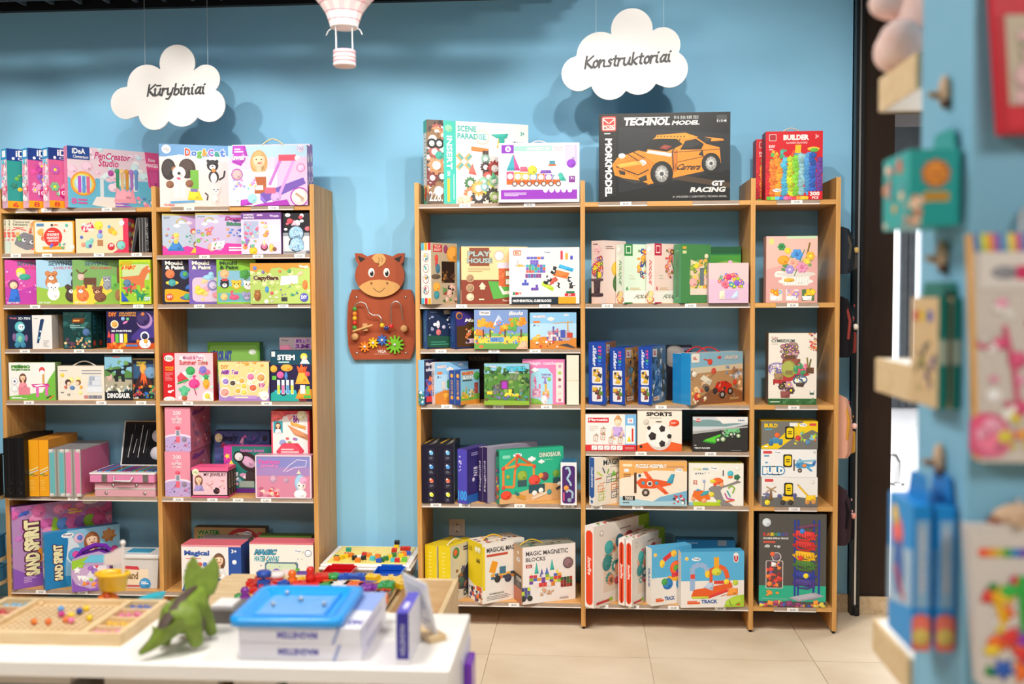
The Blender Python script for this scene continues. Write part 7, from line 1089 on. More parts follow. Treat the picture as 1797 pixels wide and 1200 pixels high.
# ---------------------------------------------------------------- hanging cloud signs
GL = {
 'K': (.85, [[(0,1.5),(.02,0)], [(.8,1.5),(.35,1.05),(.05,.75),(.45,.35),(.85,0)]]),
 'u': (.95, [[(-.1,.85),(0,.95),(.02,.25),(.2,0),(.45,.12),(.65,.6)], [(.66,.95),(.66,.2),(.86,.03)]]),
 'U': (.95, [[(-.1,.85),(0,.95),(.02,.25),(.2,0),(.45,.12),(.65,.6)], [(.66,.95),(.66,.2),(.86,.03)], [(.1,1.35),(.62,1.35)]]),
 'r': (.6, [[(-.1,.85),(0,.95),(0,0)], [(0,.5),(.25,.9),(.5,.88)]]),
 'y': (.9, [[(-.1,.85),(0,.95),(.05,.25),(.25,.08),(.55,.35)], [(.68,.95),(.55,0),(.3,-.5),(0,-.45)]]),
 'b': (.8, [[(0,1.5),(0,.1),(.3,0),(.6,.3),(.5,.75),(.2,.8),(0,.5)]]),
 'i': (.42, [[(-.08,.85),(.02,.92),(.02,.2),(.22,.02)], [(.1,1.25),(.16,1.3)]]),
 'n': (.9, [[(-.1,.85),(0,.95),(0,0)], [(0,.45),(.3,.9),(.52,.8),(.52,.15),(.74,.03)]]),
 'a': (.9, [[(.58,.85),(.3,.93),(.02,.5),(.1,.08),(.35,.1),(.58,.6)], [(.62,.95),(.58,.15),(.8,.03)]]),
 'o': (.75, [[(.35,.93),(.08,.7),(.05,.25),(.28,0),(.55,.2),(.6,.65),(.35,.93)]]),
 's': (.62, [[(.5,.82),(.25,.93),(.1,.72),(.42,.38),(.35,.06),(0,.08)]]),
 't': (.58, [[(.2,1.3),(.18,.2),(.4,.02)], [(-.02,.92),(.46,.96)]]),
 'k': (.75, [[(0,1.5),(0,0)], [(.55,.88),(.08,.45),(.6,0)]])}
def script(word, x, z, xh, Y, ang, parent):
    g = MB(); cx = 0; nib = (.15*cos(.7), .15*sin(.7)); ca, sa = cos(ang), sin(ang)
    q = []
    for ch in word:
        w_, st = GL[ch]
        for s_ in st:
            for a, b in zip(s_, s_[1:]):
                L = math.hypot(b[0]-a[0], b[1]-a[1]) or 1; k = .125; nx, ny = -(b[1]-a[1])/L*k, (b[0]-a[0])/L*k
                for n_ in ((nx, ny), nib): q.append([(a[0]+cx-n_[0], a[1]-n_[1]), (b[0]+cx-n_[0], b[1]-n_[1]), (b[0]+cx+n_[0], b[1]+n_[1]), (a[0]+cx+n_[0], a[1]+n_[1])])
                for c_ in (a, b): q.append([(c_[0]+cx+k*cos(j*pi/4), c_[1]+k*sin(j*pi/4)) for j in range(8)])
        cx += w_+.06
    for i, f in enumerate(q):
        pts = []
        for px, pz in f:
            px = (px-cx/2+pz*.22)*xh*1.05; pz = (pz-.5)*xh
            pts.append((x+px*ca-pz*sa, z+px*sa+pz*ca))
        if sum(pts[k-1][0]*pts[k][1]-pts[k][0]*pts[k-1][1] for k in range(len(pts))) < 0: pts = pts[::-1]
        g.add([(px, Y-.000002*i, pz) for px, pz in pts], [tuple(range(len(pts)))], '1b1a20')
    return g.obj('lettering', CARD, parent)
def cloud(label, circ, ctr, ox, oy, sc_, word, wpx, wpy, xh, ang, holes):
    Y = -.02
    def W(x, y): v = atY(ox+x/sc_, oy+y/sc_, Y); return (v.x, v.z)
    C = W(*ctr)
    cs = [(*W(x, y), r/sc_*(Y-CAM.y)/F) for x, y, r in circ]
    root = empty('cloud_sign', (C[0], Y, C[1]), 0, label, 'sign')
    pts = []
    for k in range(180):
        a = 2*pi*k/180; d = Vector((cos(a), sin(a))); best = .05
        for x, z, r in cs:
            m = Vector((x-C[0], z-C[1])); b = m.dot(d); dd = b*b-m.dot(m)+r*r
            if dd > 0: best = max(best, b+math.sqrt(dd))
        pts.append((d.x*best, d.y*best))
    MB().prism(pts, -.004, .004, 'f1eeec', 'y').obj('cloud_panel', MATTE, root)
    p = W(wpx, wpy); script(word, p[0]-C[0], p[1]-C[1], xh, -.0046, ang, root)
    for x, y in holes:
        q = W(x, y); MB().tube([(q[0]-C[0], -.005, q[1]-C[1]), (q[0]-C[0], .0, CEIL+.03-C[1])], .0006, 'e8f0f4', 5).obj('hanging_thread', GLOSS, root)
cloud('white cloud sign lettered Kurybiniai hanging above the left shelf unit', [(505,370,108),(330,500,122),(207,603,95),(370,665,95),(530,628,112),(690,615,98),(672,463,85),(480,560,120)], (480, 530), 160, 0, 3.328, 'KUrybiniai', 500, 534, .0296, .02, [(318, 383), (684, 381)])
cloud('white cloud sign lettered Konstruktoriai hanging above the right shelf unit', [(890,310,213),(560,590,245),(335,775,180),(660,850,195),(960,790,200),(1285,727,189),(1215,475,180),(850,650,250)], (850, 620), 960, 0, 5.99, 'Konstruktoriai', 850, 645, .0305, .06, [(515, 400), (1225, 370)])

# ---------------------------------------------------------------- paper hot-air balloon
bp = atY(604, 50, -.95)
bl = empty('hot_air_balloon', (bp.x, -.95, Zof(120, bp.x, -.95)), 0, 'pink and white paper hot air balloon hanging from ceiling', 'decoration')
K = (3.03)/F
prof = [(24*K, 72*K), (27*K, 82*K), (32*K, 95*K), (42*K, 110*K), (54*K, 124*K), (64*K, 142*K), (69*K, 162*K), (66*K, 185*K), (54*K, 204*K), (30*K, 216*K), (0, 219*K)]
e_ = MB(); n = 24; m_ = len(prof)
for i in range(m_-1):
    (r0, z0), (r1, z1) = prof[i], prof[i+1]
    for s_ in range(n):
        a0, a1 = 2*pi*s_/n, 2*pi*(s_+1)/n
        e_.add([(r0*cos(a0), r0*sin(a0), z0), (r0*cos(a1), r0*sin(a1), z0), (r1*cos(a1), r1*sin(a1), z1), (r1*cos(a0), r1*sin(a0), z1)], [(0, 1, 2, 3)], ('f8dade', 'faeeec')[s_ % 2], True)
e_.obj('envelope', FUR, bl)
for i in range(1, m_-1):
    r0, z0 = prof[i]; MB().tube([((r0+.0005)*cos(2*pi*k/24), (r0+.0005)*sin(2*pi*k/24), z0) for k in range(24)], .0008, 'e892a8', 5, closed=True).obj('seam_ring', FUR, bl)
MB().lathe([(.0, 70*K), (24*K, 70*K), (24.5*K, 72*K), (24.5*K, 76*K), (23*K, 76*K)], 'f4f0ee').obj('mouth_ring', FUR, bl)
for k in range(4):
    a = pi/4+k*pi/2+.2; MB().tube([(20*K*cos(a), 20*K*sin(a), 28*K), (20*K*cos(a), 20*K*sin(a), 72*K)], .0012, 'f0f0f4', 6).obj('rope', FUR, bl)
for s_ in (-1, 1): MB().tube([(s_*22*K, 0, 70*K), (s_*28*K, 0, 66*K), (s_*32*K, 0, 58*K)], .0014, 'f0eef0', 6).obj('bow_end', FUR, bl)
for i in range(4): MB().lathe([(0, (3+i*7)*K), (19*K, (3+i*7)*K), (20*K, (6+i*7)*K), (19*K, (9.6+i*7)*K), (0, (9.6+i*7)*K)], 'f0b8c0' if i % 2 else 'f6dcdc').obj('basket_coil', FUR, bl)
MB().tube([(0, 0, 218*K), (0, 0, CEIL+.03-bl.location.z)], .0006, 'fff', 5).obj('hanging_thread', GLOSS, bl)

# ---------------------------------------------------------------- horse activity board
def hp(x, y, Y=.28): v = atY(590+x/5, 420+y/5, Y); return (v.x-HX, v.z-HZ)
HX = HZ = 0; v0 = hp(390, 1055); HX, HZ = v0
hr = empty('activity_board', (HX, WALL_Y, HZ), 0, 'reddish brown wooden horse activity board on blue wall between shelves', 'wall toy')
HS = 1/5*(.28-CAM.y)/F
def hshape(name, pts, y0, y1, c, bev=.002): return MB().prism([hp(x, y) for x, y in pts], y0, y1, c, 'y').obj(name, MATTE, hr, bevel=bev)
def ell(cx, cy, rx, ry, a0=0, a1=360, n=28): return [(cx+rx*cos(radians(a0+(a1-a0)*k/n)), cy-ry*sin(radians(a0+(a1-a0)*k/n))) for k in range(n+(a1-a0 < 360))]
RB = 'a9502f'
hshape('body_plate', [(140,440),(655,440),(678,500),(690,590),(690,920),(675,990),(650,1050),(160,1055),(128,1000),(108,930),(97,760),(105,560),(122,490)], .008, .024, RB)
hd_ = hshape('head_plate', ell(390, 316, 216, 190), .026, .04, RB)
for s_ in (1, -1):
    f = lambda x: x if s_ == 1 else 780-x
    hshape('ear', [(f(x), y) for x, y in ((172,122),(232,124),(295,160),(260,190),(205,225),(182,190))], .026, .039, RB)
    hshape('inner_ear', [(f(x), y) for x, y in ((197,146),(267,172),(222,203))], .039, .0405, '2a2422', 0)
    x = 318 if s_ == 1 else 450
    hshape('eye', ell(x, 292, 27, 40), .04, .0412, 'f4f0ec', 0); hshape('pupil', ell(x+3, 300, 15, 24), .0412, .0422, '1a1614', 0); hshape('eye_glint', ell(x-2, 285, 5, 8, n=10), .0422, .0426, 'fff', 0)
    hshape('nostril', ell(318 if s_ == 1 else 457, 386, 10, 12, n=12), .0415, .042, '8a5a30', 0)
lo = [(390+216*cos(radians(a)), 316-190*sin(radians(a))) for a in range(-148, -31, 6)]
hshape('muzzle', [(212, 415), (240, 390), (300, 362), (385, 353), (470, 362), (540, 385), (568, 410)]+lo[::-1], .04, .0414, 'd9a562', 0)
hshape('forelock', [(320,165),(345,135),(380,124),(420,132),(446,165),(440,200),(415,228),(378,244),(388,215),(350,205)], .04, .043, 'd9a868', .001)
MB().tube([(*hp(335+10*k, 425+36*sin(pi*k/10)),) and (hp(335+10*k, 425+36*sin(pi*k/10))[0], -.0418, hp(335+10*k, 425+36*sin(pi*k/10))[1]) for k in range(11)], .001, '2a1c14', 5).obj('smile', MATTE, hr)
for pts in ([(378,160),(395,178),(378,198),(386,225)], [(405,160),(418,180),(405,200)]):
    MB().tube([(hp(x, y)[0], -.0435, hp(x, y)[1]) for x, y in pts], .0008, '6a4a2a', 5).obj('mane_line', MATTE, hr)
W1 = [(176,800),(176,590),(195,560),(235,548),(270,565),(290,605),(300,640),(330,662),(385,664),(408,690),(410,740),(445,775),(480,765),(497,735),(492,600),(505,560),(535,540),(565,555),(583,590),(605,775)]
sm = []
for i in range(len(W1)-1):
    for t_ in (0, .33, .67): sm.append((W1[i][0]+(W1[i+1][0]-W1[i][0])*t_, W1[i][1]+(W1[i+1][1]-W1[i][1])*t_))
MB().tube([(hp(x, y)[0], -.052, hp(x, y)[1]) for x, y in sm], .0028, 'b8c0c8', 8).obj('wire', STEEL, hr)
for x, y, c in ((177,610,'4aa038'),(177,651,'f08a2a'),(177,691,'f0c02a'),(177,731,'d8302a'),(176,772,'4aa038'),(416,752,'f0c02a'),(454,778,'1f2f7a'),(495,760,'d82a32')):
    p = hp(x, y); MB().sph(p[0], -.052, p[1], 21*HS, c).obj('bead', GLOSS, hr)
for x, y in ((178, 850), (606, 780)):
    p = hp(x, y); MB().lathe([(0, .0), (31*HS, 0), (31*HS, .028), (27*HS, .034), (0, .034)], 'd2a06a', n=16).obj('peg_knob', MATTE, hr, (p[0], -.024, p[1]), (pi/2, 0, 0))
p = hp(265, 770); MB().box(-.011, .011, -.05, -.024, -.016, .016, 'd2a06a').obj('pivot_block', MATTE, hr, (p[0], 0, p[1]), bevel=.002)
a, b = hp(162, 805), hp(335, 748); MB().tube([(a[0], -.056, a[1]), (b[0], -.056, b[1])], .0045, 'dcae74', 8).obj('see_saw_bar', MATTE, hr)
for x, y, r, c, n in ((257,940,48,'f08a2a',8),(330,907,48,'f3bf24',8),(408,882,48,'3f6fc4',8),(520,922,82,'7cc832',12)):
    p = hp(x, y); pts = []
    for k in range(n):
        for da, q in ((-.32, .62), (-.2, 1), (.2, 1), (.32, .62)): an = 2*pi*(k+da)/n; pts.append((r*HS*q*cos(an), r*HS*q*sin(an)))
    ge = MB().prism(pts, .026, .036, c, 'y').obj('gear', GLOSS, hr, (p[0], 0, p[1]), bevel=.001)
    MB().lathe([(0, 0), (.006, 0), (.006, .004), (0, .005)], 'd8dce0', n=12).obj('gear_cap', GLOSS, ge, (0, -.036, 0), (pi/2, 0, 0))
p = hp(480, 910); MB().sph(p[0], -.045, p[1], 13*HS, 'd8302a').obj('gear_handle', GLOSS, hr)
for x, y in ((178,508),(610,506),(183,997),(614,996)):
    p = hp(x, y); MB().lathe([(0, 0), (.006, 0), (.005, .002), (0, .003)], 'b88a70', n=10).obj('screw', STEEL, hr, (p[0], -.024, p[1]), (pi/2, 0, 0))
a, b = hp(365, 995), hp(440, 968); a2, b2 = hp(335, 1010), hp(470, 1000)
g = Ink((0, -.024, 0), (1, 0, 0), (0, 0, 1), (0, -1, 0), 1, 1); g.t('VIGA', a[0], a[1], b[0], b[1], 'f4ece4', .02); g.t('www.vigatoys.com', a2[0], a2[1], b2[0], b2[1], 'f4dcd0', .0); g.obj('lettering', CARD, hr)

# wall socket behind the lower left shelf of the right unit
s0, s1 = atY(788, 940, WALL_Y-.006), atY(816, 911, WALL_Y-.006)
so = empty('wall_socket', ((s0.x+s1.x)/2, WALL_Y, s0.z), 0, 'beige wall socket above the yellow boxes inside right shelf unit', 'socket')
sw, shh = (s1.x-s0.x)/2, s1.z-s0.z
MB().box(-sw, sw, -.008, -.0003, 0, shh, 'f4ece4').obj('socket_plate', GLOSS, so, bevel=.002)
MB().lathe([(sw*.62, 0), (sw*.62, .003), (sw*.55, .003), (sw*.55, -.004), (0, -.004)], 'e4d8cc', n=20).obj('socket_ring', GLOSS, so, (0, -.0082, shh*.48), (pi/2, 0, 0))
for s_ in (-1, 1): MB().lathe([(0, .0), (.003, 0), (.003, .001), (0, .001)], '222', n=8).obj('socket_hole', GLOSS, so, (0, -.0085, shh*.48+s_*sw*.42), (pi/2, 0, 0))

# ---------------------------------------------------------------- white activity table between the units
ZTB = .275
ta, tb_, tcn, td = atZ(563, 992, ZTB), atZ(735, 992, ZTB), atZ(602, 957, ZTB), atZ(735, 959, ZTB)
tx0, tx1 = -1.06, -.697
at_ = empty('activity_table', ((tx0+tx1)/2, .06, 0), 0, 'white kids brick table with yellow studded top between shelf units', 'table')
tw, tdp = (tx1-tx0)/2, .15
MB().box(-tw, tw, -tdp, tdp, ZTB-.012, ZTB, 'f2efec').box(-tw-.005, tw+.005, -tdp-.005, tdp+.005, ZTB-.022, ZTB-.012, 'ebe7e2').obj('table_rim', GLOSS, at_, bevel=.004)
MB().box(-tw+.022, tw-.022, -tdp+.02, tdp-.02, ZTB+.0003, ZTB+.003, 'ecd97a').obj('base_plate', GLOSS, at_)
MB().box(-tw+.02, tw-.02, -tdp+.015, tdp-.015, ZTB-.09, ZTB-.0222, 'dcd8d4').obj('table_tray', GLOSS, at_, bevel=.004)
for sx in (-1, 1):
    for sy in (-1, 1): MB().box(-.018, .018, -.018, .018, 0, ZTB-.0902, 'e4e0dc').obj('leg', GLOSS, at_, (sx*(tw-.05), sy*(tdp-.05), 0))
rd = random.Random(4)
st_me = MB().lathe([(.0032, 0), (.0032, .0017), (0, .0018)], 'ecd97a', n=6)
studs = MB()
for i in range(24):
    for j in range(18):
        x, y = -tw+.03+i*.0125, -tdp+.03+j*.0142
        studs.add([(x+.003*cos(a*pi/3), y+.003*sin(a*pi/3), ZTB+.003+h_) for h_ in (0, .0016) for a in range(6)], [(k, (k+1) % 6, 6+(k+1) % 6, 6+k) for k in range(6)]+[tuple(range(6, 12))], 'ead678')
so_ = studs.obj('studs', GLOSS, at_); so_['kind'] = 'stuff'
def brick(x, y, z, w_, d_, h_, c, label, rz=0, grp='toy bricks on the activity table'):
    r = empty('toy_brick', (x, y, z), rz, label, 'toy brick', grp)
    MB().box(-w_/2, w_/2, -d_/2, d_/2, 0, h_, c).obj('brick_body', GLOSS, r, bevel=.0008)
    for i in (-1, 1):
        MB().lathe([(.004, 0), (.004, .003), (0, .0031)], c, n=8).obj('stud', GLOSS, r, (i*w_/4, 0, h_))
NM = {'2a9a78': 'teal', 'c8322a': 'red', 'e8842a': 'orange', '2a7a3a': 'green', 'e8c41e': 'yellow', 'f0ece4': 'white', '222': 'black', '2a5ac0': 'blue', '4ac0c8': 'turquoise', '6ac03a': 'lime'}
BL = [(591,978,'2a7a3a',0),(599,978,'e8c41e',0),(608,974,'c8322a',0),(612,966,'2a9a78',1),(616,974,'e8842a',0),(628,983,'e8842a',0),(622,979,'222',0),(631,978,'f0ece4',0),(638,979,'222',0),(640,973,'c8322a',0),(648,974,'e8842a',0),(654,980,'4ac0c8',0),(663,976,'e8842a',0),(665,984,'2a5ac0',0),(671,982,'2a7a3a',0),(677,980,'2a7a3a',0),(684,977,'e8c41e',0),(691,974,'2a7a3a',0),(692,967,'c8322a',1),(696,961,'e8c41e',2),(697,956,'222',3),(704,975,'e8c41e',0),(709,972,'e8842a',0),(716,971,'2a5ac0',0),(707,964,'c8322a',1),(716,964,'c8322a',1),(690,983,'4ac0c8',0),(697,983,'c8322a',0),(712,982,'6ac03a',0),(591,980.5,'e8842a',0),(607,976,'e8c41e',0)]
seen = {}
for i, (px, py, c, lv) in enumerate(BL):
    v = atZ(px, py, ZTB+.01+lv*.012)
    k = NM[c]; seen[k] = seen.get(k, 0)+1
    side = 'left part' if px < 635 else 'middle' if px < 680 else 'right part'
    brick(min(max(v.x, tx0+.04), tx1-.03), min(max(v.y, -.06), .18), ZTB+.0032+lv*.0152, .021, .015, .0148, c, '%s toy brick %s %s of the yellow table top' % (k, 'stacked on the' if lv else 'lying on the', side), rd.uniform(-.5, .5)*(lv == 0))
def bin_(px0, px1, c, label):
    v, v2 = Xof(px0, -.13, ZTB), Xof(px1, -.13, ZTB)
    w_ = (v2-v)/2; r = empty('storage_bin', ((v+v2)/2, -.096, ZTB-.085), 0, label, 'bin', 'bins hooked on the activity table')
    o = MB(); W0, W1_ = w_*.82, w_
    q = lambda s_, z: [(-s_, -.095-.02*(z > 0), z), (s_, -.095-.02*(z > 0), z), (s_, -.004, z), (-s_, -.004, z)]
    t_ = .004
    O, I = q(W0, 0)+q(W1_, .085), [(-W0+t_, -.095+t_, t_), (W0-t_, -.095+t_, t_), (W0-t_, -.004-t_, t_), (-W0+t_, -.004-t_, t_), (-W1_+t_, -.115+t_, .085), (W1_-t_, -.115+t_, .085), (W1_-t_, -.004-t_, .085), (-W1_+t_, -.004-t_, .085)]
    o.add(O+I, [(3,2,1,0),(0,1,5,4),(1,2,6,5),(2,3,7,6),(3,0,4,7),(8,9,10,11),(9,8,12,13),(10,9,13,14),(11,10,14,15),(8,11,15,12),(4,5,13,12),(5,6,14,13),(6,7,15,14),(7,4,12,15)], c)
    o.obj('bin_body', GLOSS, r)
    MB().box(-w_*.75, w_*.75, -.004, .006, .0855, .0895, c).box(-w_*.75, w_*.75, -.0105, -.0042, .07, .0895, c).obj('hook', GLOSS, r)
bin_(573, 624, 'c8141c', 'red plastic bin hooked on front of the yellow topped table')
bin_(661, 710, '1450c0', 'blue plastic bin hooked on front of the yellow topped table')

# ---------------------------------------------------------------- white display table in the foreground
TZ = .62; TX1 = -.263; TY0, TY1 = -2.085, -1.736
dt = empty('display_table', (-1.2, -1.91, 0), 0, 'white display table with open toys in the foreground', 'table')
MB().box(-1.1, TX1+1.2, TY0+1.91, TY1+1.91, TZ-.03, TZ).obj('table_top', WHITEP, dt, bevel=.002)
MB().box(TX1+1.2-.018, TX1+1.2, TY0+1.91+.002, TY1+1.91-.002, 0, TZ-.0302).obj('side_panel', WHITEP, dt)
MB().box(-1.1, -1.08, TY0+1.91+.002, TY1+1.91-.002, 0, TZ-.0302).obj('side_panel', WHITEP, dt)
MB().box(-1.079, TX1+1.181, TY0+1.93, TY1+1.90, TZ-.28, TZ-.262).obj('lower_shelf', WHITEP, dt)
for i, (x, w_, c, lab) in enumerate(((-.98, .24, 'b98a5c', 'tan wooden toy box on the lower shelf of display table'), (-.71, .09, '3a8a3a', 'green toy box on the lower shelf of display table'), (-.6, .16, 'b8452e', 'red toy box on the lower shelf of display table'), (-1.25, .2, '8a8a86', 'grey toy box on the lower shelf of display table'))):
    r = empty('toy_box', (x, -1.95, TZ-.2615), 0, lab, 'toy box'); MB().box(0, w_, -.09, .1, 0, .2, c).obj('carton', CARD, r, bevel=.001); MB().box(.002, w_-.002, -.092, .102, .2002, .215, 'd8d0c8').obj('lid', CARD, r)
# packaged purple magnet on the end panel
v = atY(815, 1150, -1.93)
pk = empty('toy_pack', (TX1, -1.86, TZ-.14), 0, 'purple magnet toy on white card hanging on table end panel', 'toy pack')
MB().box(.001, .004, -.06, .1, -.1, .1, 'e0dcec').obj('backing_card', CARD, pk); MB().box(.0042, .022, -.04, .04, -.01, .085, '7a2ac0').obj('magnet', GLOSS, pk, bevel=.005); MB().sph(.024, .0, .01, .008, 'e8e0f0').obj('knob', GLOSS, pk)

# wooden bead board
bb = empty('bead_board', (-1.15, -1.87, TZ+.0005), 0, 'pale wooden bead sorting board with compartments on white table', 'wooden toy')
X0, X1, Y0, Y1 = -1.36, -.968, -1.99, -1.752
ox, oy = 1.15, 1.87
MB().box(X0+ox, X1+ox, Y0+oy, Y1+oy, 0, .006).obj('board_floor', PALE, bb)
for (a, b, c, d_) in ((X0, X1, Y0, Y0+.012), (X0, X1, Y1-.012, Y1), (X0, X0+.012, Y0+.0121, Y1-.0121), (X1-.012, X1, Y0+.0121, Y1-.0121)):
    MB().box(a+ox, b+ox, c+oy, d_+oy, .0062, .026).obj('frame_rail', PALE, bb, bevel=.001)
gx0, gx1 = X0+.085, X1-.085
for x in (gx0, gx1): MB().box(x+ox-.005, x+ox+.005, Y0+oy+.0122, Y1+oy-.0122, .0062, .026).obj('divider', PALE, bb, bevel=.001)
for s_ in (0, 1):
    xa, xb = ((X0+.0122, gx0-.0052), (gx1+.0052, X1-.0122))[s_]
    for k in range(1, 4): y = Y0+(Y1-Y0)*k/4; MB().box(xa+ox, xb+ox, y+oy-.004, y+oy+.004, .0062, .022).obj('divider', PALE, bb)
    for k, c in enumerate((('d88a5a', 'e07a4a', 'c84a4a', '7ab0d0'), ('e890b0', 'e8b83a', 'e07a9a', '4a60b0'))[s_]):
        y0 = Y0+(Y1-Y0)*k/4+(.013 if k == 0 else .0045); y1 = Y0+(Y1-Y0)*(k+1)/4-(.013 if k == 3 else .0045)
        MB().box(xa+ox+.0005, xb+ox-.0005, y0+oy, y1+oy, .0063, .0085, ('d8a08a', 'e0b08a', 'd89090', 'b8ccd8')[k] if s_ == 0 else ('e0b0b0', 'e4c48a', 'd8a0a8', 'a8a8b8')[k]).obj('tray_mat', CARD, bb)
        rb = random.Random(k+9*s_); nm = {'d88a5a': 'salmon', 'e07a4a': 'orange', 'c84a4a': 'red', '7ab0d0': 'light blue', 'e890b0': 'pink', 'e8b83a': 'yellow', 'e07a9a': 'rose', '4a60b0': 'blue'}[c]
        for j in range(4):
            bd = empty('wooden_bead', (xa+.012+(xb-xa-.024)*j/3, rb.uniform(y0+.012, y1-.012), TZ+.0092), 0, '%s wooden bead in the %s compartments of the bead board' % (nm, ('left', 'right')[s_]), 'bead', nm+' beads in a tray'); MB().sph(0, 0, .007, .007, c, 10, 7).obj('ball', GLOSS, bd)
            MB().lathe([(.0012, .0141), (.0024, .0139), (.0024, .0136)], '4a3a30', n=6).obj('hole', GLOSS, bd)
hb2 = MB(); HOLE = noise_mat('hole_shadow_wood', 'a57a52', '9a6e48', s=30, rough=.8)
MB().box(gx0+ox+.006, gx1+ox-.006, Y0+oy+.013, Y1+oy-.013, .0063, .014).obj('peg_board', PALE, bb)
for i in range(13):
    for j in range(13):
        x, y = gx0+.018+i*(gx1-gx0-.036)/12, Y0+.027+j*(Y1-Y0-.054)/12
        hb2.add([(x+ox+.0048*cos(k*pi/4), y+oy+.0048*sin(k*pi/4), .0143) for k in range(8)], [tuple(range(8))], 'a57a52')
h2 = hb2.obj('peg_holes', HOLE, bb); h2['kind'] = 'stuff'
for i, (sx, sy) in enumerate(((gx0+.012, Y1-.02), (gx1-.012, Y1-.02), (gx0+.012, Y0+.02), (gx1-.012, Y0+.02))): MB().lathe([(0, .024), (.007, .022), (.007, .0142)], 'e0c090', sx+ox, sy+oy, 10).obj('corner_peg', MATTE, bb)
for px, py, c, nm in ((60,1090,'e87a1e','orange bead at the front left of the peg board'),(85,1090,'e8742a','second orange bead from the left on the peg board'),(108,1077,'c8288a','magenta bead on the peg board'),(107,1068,'5aa0e0','sky blue bead behind the magenta one'),(116,1086,'ee8040','orange bead beside the pink bead on peg board'),(125,1088,'ee7fae','pink bead on the peg board'),(125,1079,'f0d030','yellow bead behind the pink bead'),(139.5,1072,'2440a0','dark blue bead on the peg board'),(151,1067,'f0cc1e','yellow bead next to the dark blue bead'),(157,1083.5,'f0d01e','yellow bead alone at the right on the peg board')):
    v = atZ(px, py, TZ+.022); bd = empty('wooden_bead', (v.x, v.y, TZ+.0145), 0, nm, 'bead', 'beads on the peg board'); MB().sph(0, 0, .0072, .0072, c, 12, 8).obj('ball', GLOSS, bd); MB().lathe([(.0014, .0144), (.0026, .0142), (.0026, .0138)], '4a3a30', n=6).obj('hole', GLOSS, bd)

# toy dinosaur seen from behind
dn = atZ(318, 1140, TZ)
dr_ = empty('toy_dinosaur', (dn.x, dn.y+.01, TZ+.0004), radians(-6), 'green rubber triceratops toy with tall frill, tail towards the camera', 'toy dinosaur')
sk = bpy.data.meshes.new('body')
V = [(0,0,.07,.038),(0,.035,.078,.036),(0,.06,.086,.026),(0,.08,.09,.022),(0,.106,.084,.013),(-.004,-.032,.064,.03),(-.014,-.055,.046,.02),(-.03,-.072,.028,.011),(-.05,-.086,.014,.004),
     (-.028,-.012,.05,.023),(-.035,-.012,.024,.015),(-.036,-.006,.007,.0155),(.028,-.012,.05,.023),(.035,-.012,.024,.015),(.036,-.006,.007,.0155),
     (-.026,.055,.048,.017),(-.033,.058,.022,.013),(-.034,.064,.007,.013),(.026,.055,.048,.017),(.033,.058,.022,.013),(.034,.064,.007,.013)]
E_ = [(0,1),(1,2),(2,3),(3,4),(0,5),(5,6),(6,7),(7,8),(0,9),(9,10),(10,11),(0,12),(12,13),(13,14),(1,15),(15,16),(16,17),(1,18),(18,19),(19,20)]
sk.from_pydata([v[:3] for v in V], E_, []); sk.update()
bo = bpy.data.objects.new('body', sk); COL.objects.link(bo); bo.parent = dr_
bo.modifiers.new('skin', 'SKIN'); sm_ = bo.modifiers.new('sub', 'SUBSURF'); sm_.levels = 2; sm_.render_levels = 2
for i, v in enumerate(V):
    sk.skin_vertices[0].data[i].radius = (v[3], v[3]); sk.skin_vertices[0].data[i].use_root = (i == 0)
GRN = noise_mat('green_rubber_skin', '7d9434', '6a802c', s=60, rough=.5, bump=.3); DKG = noise_mat('brown_rubber_skin', '4a3a34', '54443a', s=60, rough=.55, bump=.3)
sk.materials.append(GRN); bo.modifiers['skin'].use_smooth_shade = True
fp = [(-.01,-.014),(-.032,.0),(-.04,.028),(-.036,.056),(-.025,.076),(-.012,.06),(0,.05),(.012,.06),(.025,.076),(.036,.056),(.04,.028),(.032,.0),(.01,-.014)]
MB().prism(fp, -.004, .005, '6f8a2a', 'y').obj('frill', GRN, dr_, (0, .075, .094), (radians(-18), 0, 0), bevel=.004)
bk = MB(); 
prof_b = [(-.05,-.086,.0185),(-.03,-.072,.0395),(-.014,-.055,.0665),(-.004,-.032,.0945),(0,0,.108),(0,.035,.1145),(0,.06,.1125)]
for i in range(6):
    (xa_, y0, z0), (xb_, y1, z1) = prof_b[i], prof_b[i+1]; w0 = .004+.008*sin(pi*i/6); w1 = .004+.008*sin(pi*(i+1)/6)
    bk.add([(xa_-w0,y0,z0-.002),(xa_,y0,z0+.0025),(xa_+w0,y0,z0-.002),(xb_-w1,y1,z1-.002),(xb_,y1,z1+.0025),(xb_+w1,y1,z1-.002)], [(0,1,4,3),(1,2,5,4)], '4a3a34', True)
bk.obj('back_stripe', DKG, dr_)
for s_ in (-1, 1):
    MB().tube([(s_*.014, .09, .1), (s_*.018, .115, .112), (s_*.02, .135, .12)], [.006, .004, .001], 'd8ccb0').obj('horn', MATTE, dr_)
    MB().sph(s_*.02, .09, .096, .005, '1a1a14').obj('eye', GLOSS, dr_)
    MB().sph(s_*.041, .0, .05, .014, '4a3a34', sc=(.5, 1, 1.3)).obj('flank_patch', DKG, dr_)
MB().tube([(0, .118, .088), (0, .126, .098)], [.006, .001], 'd8ccb0').obj('nose_horn', MATTE, dr_)

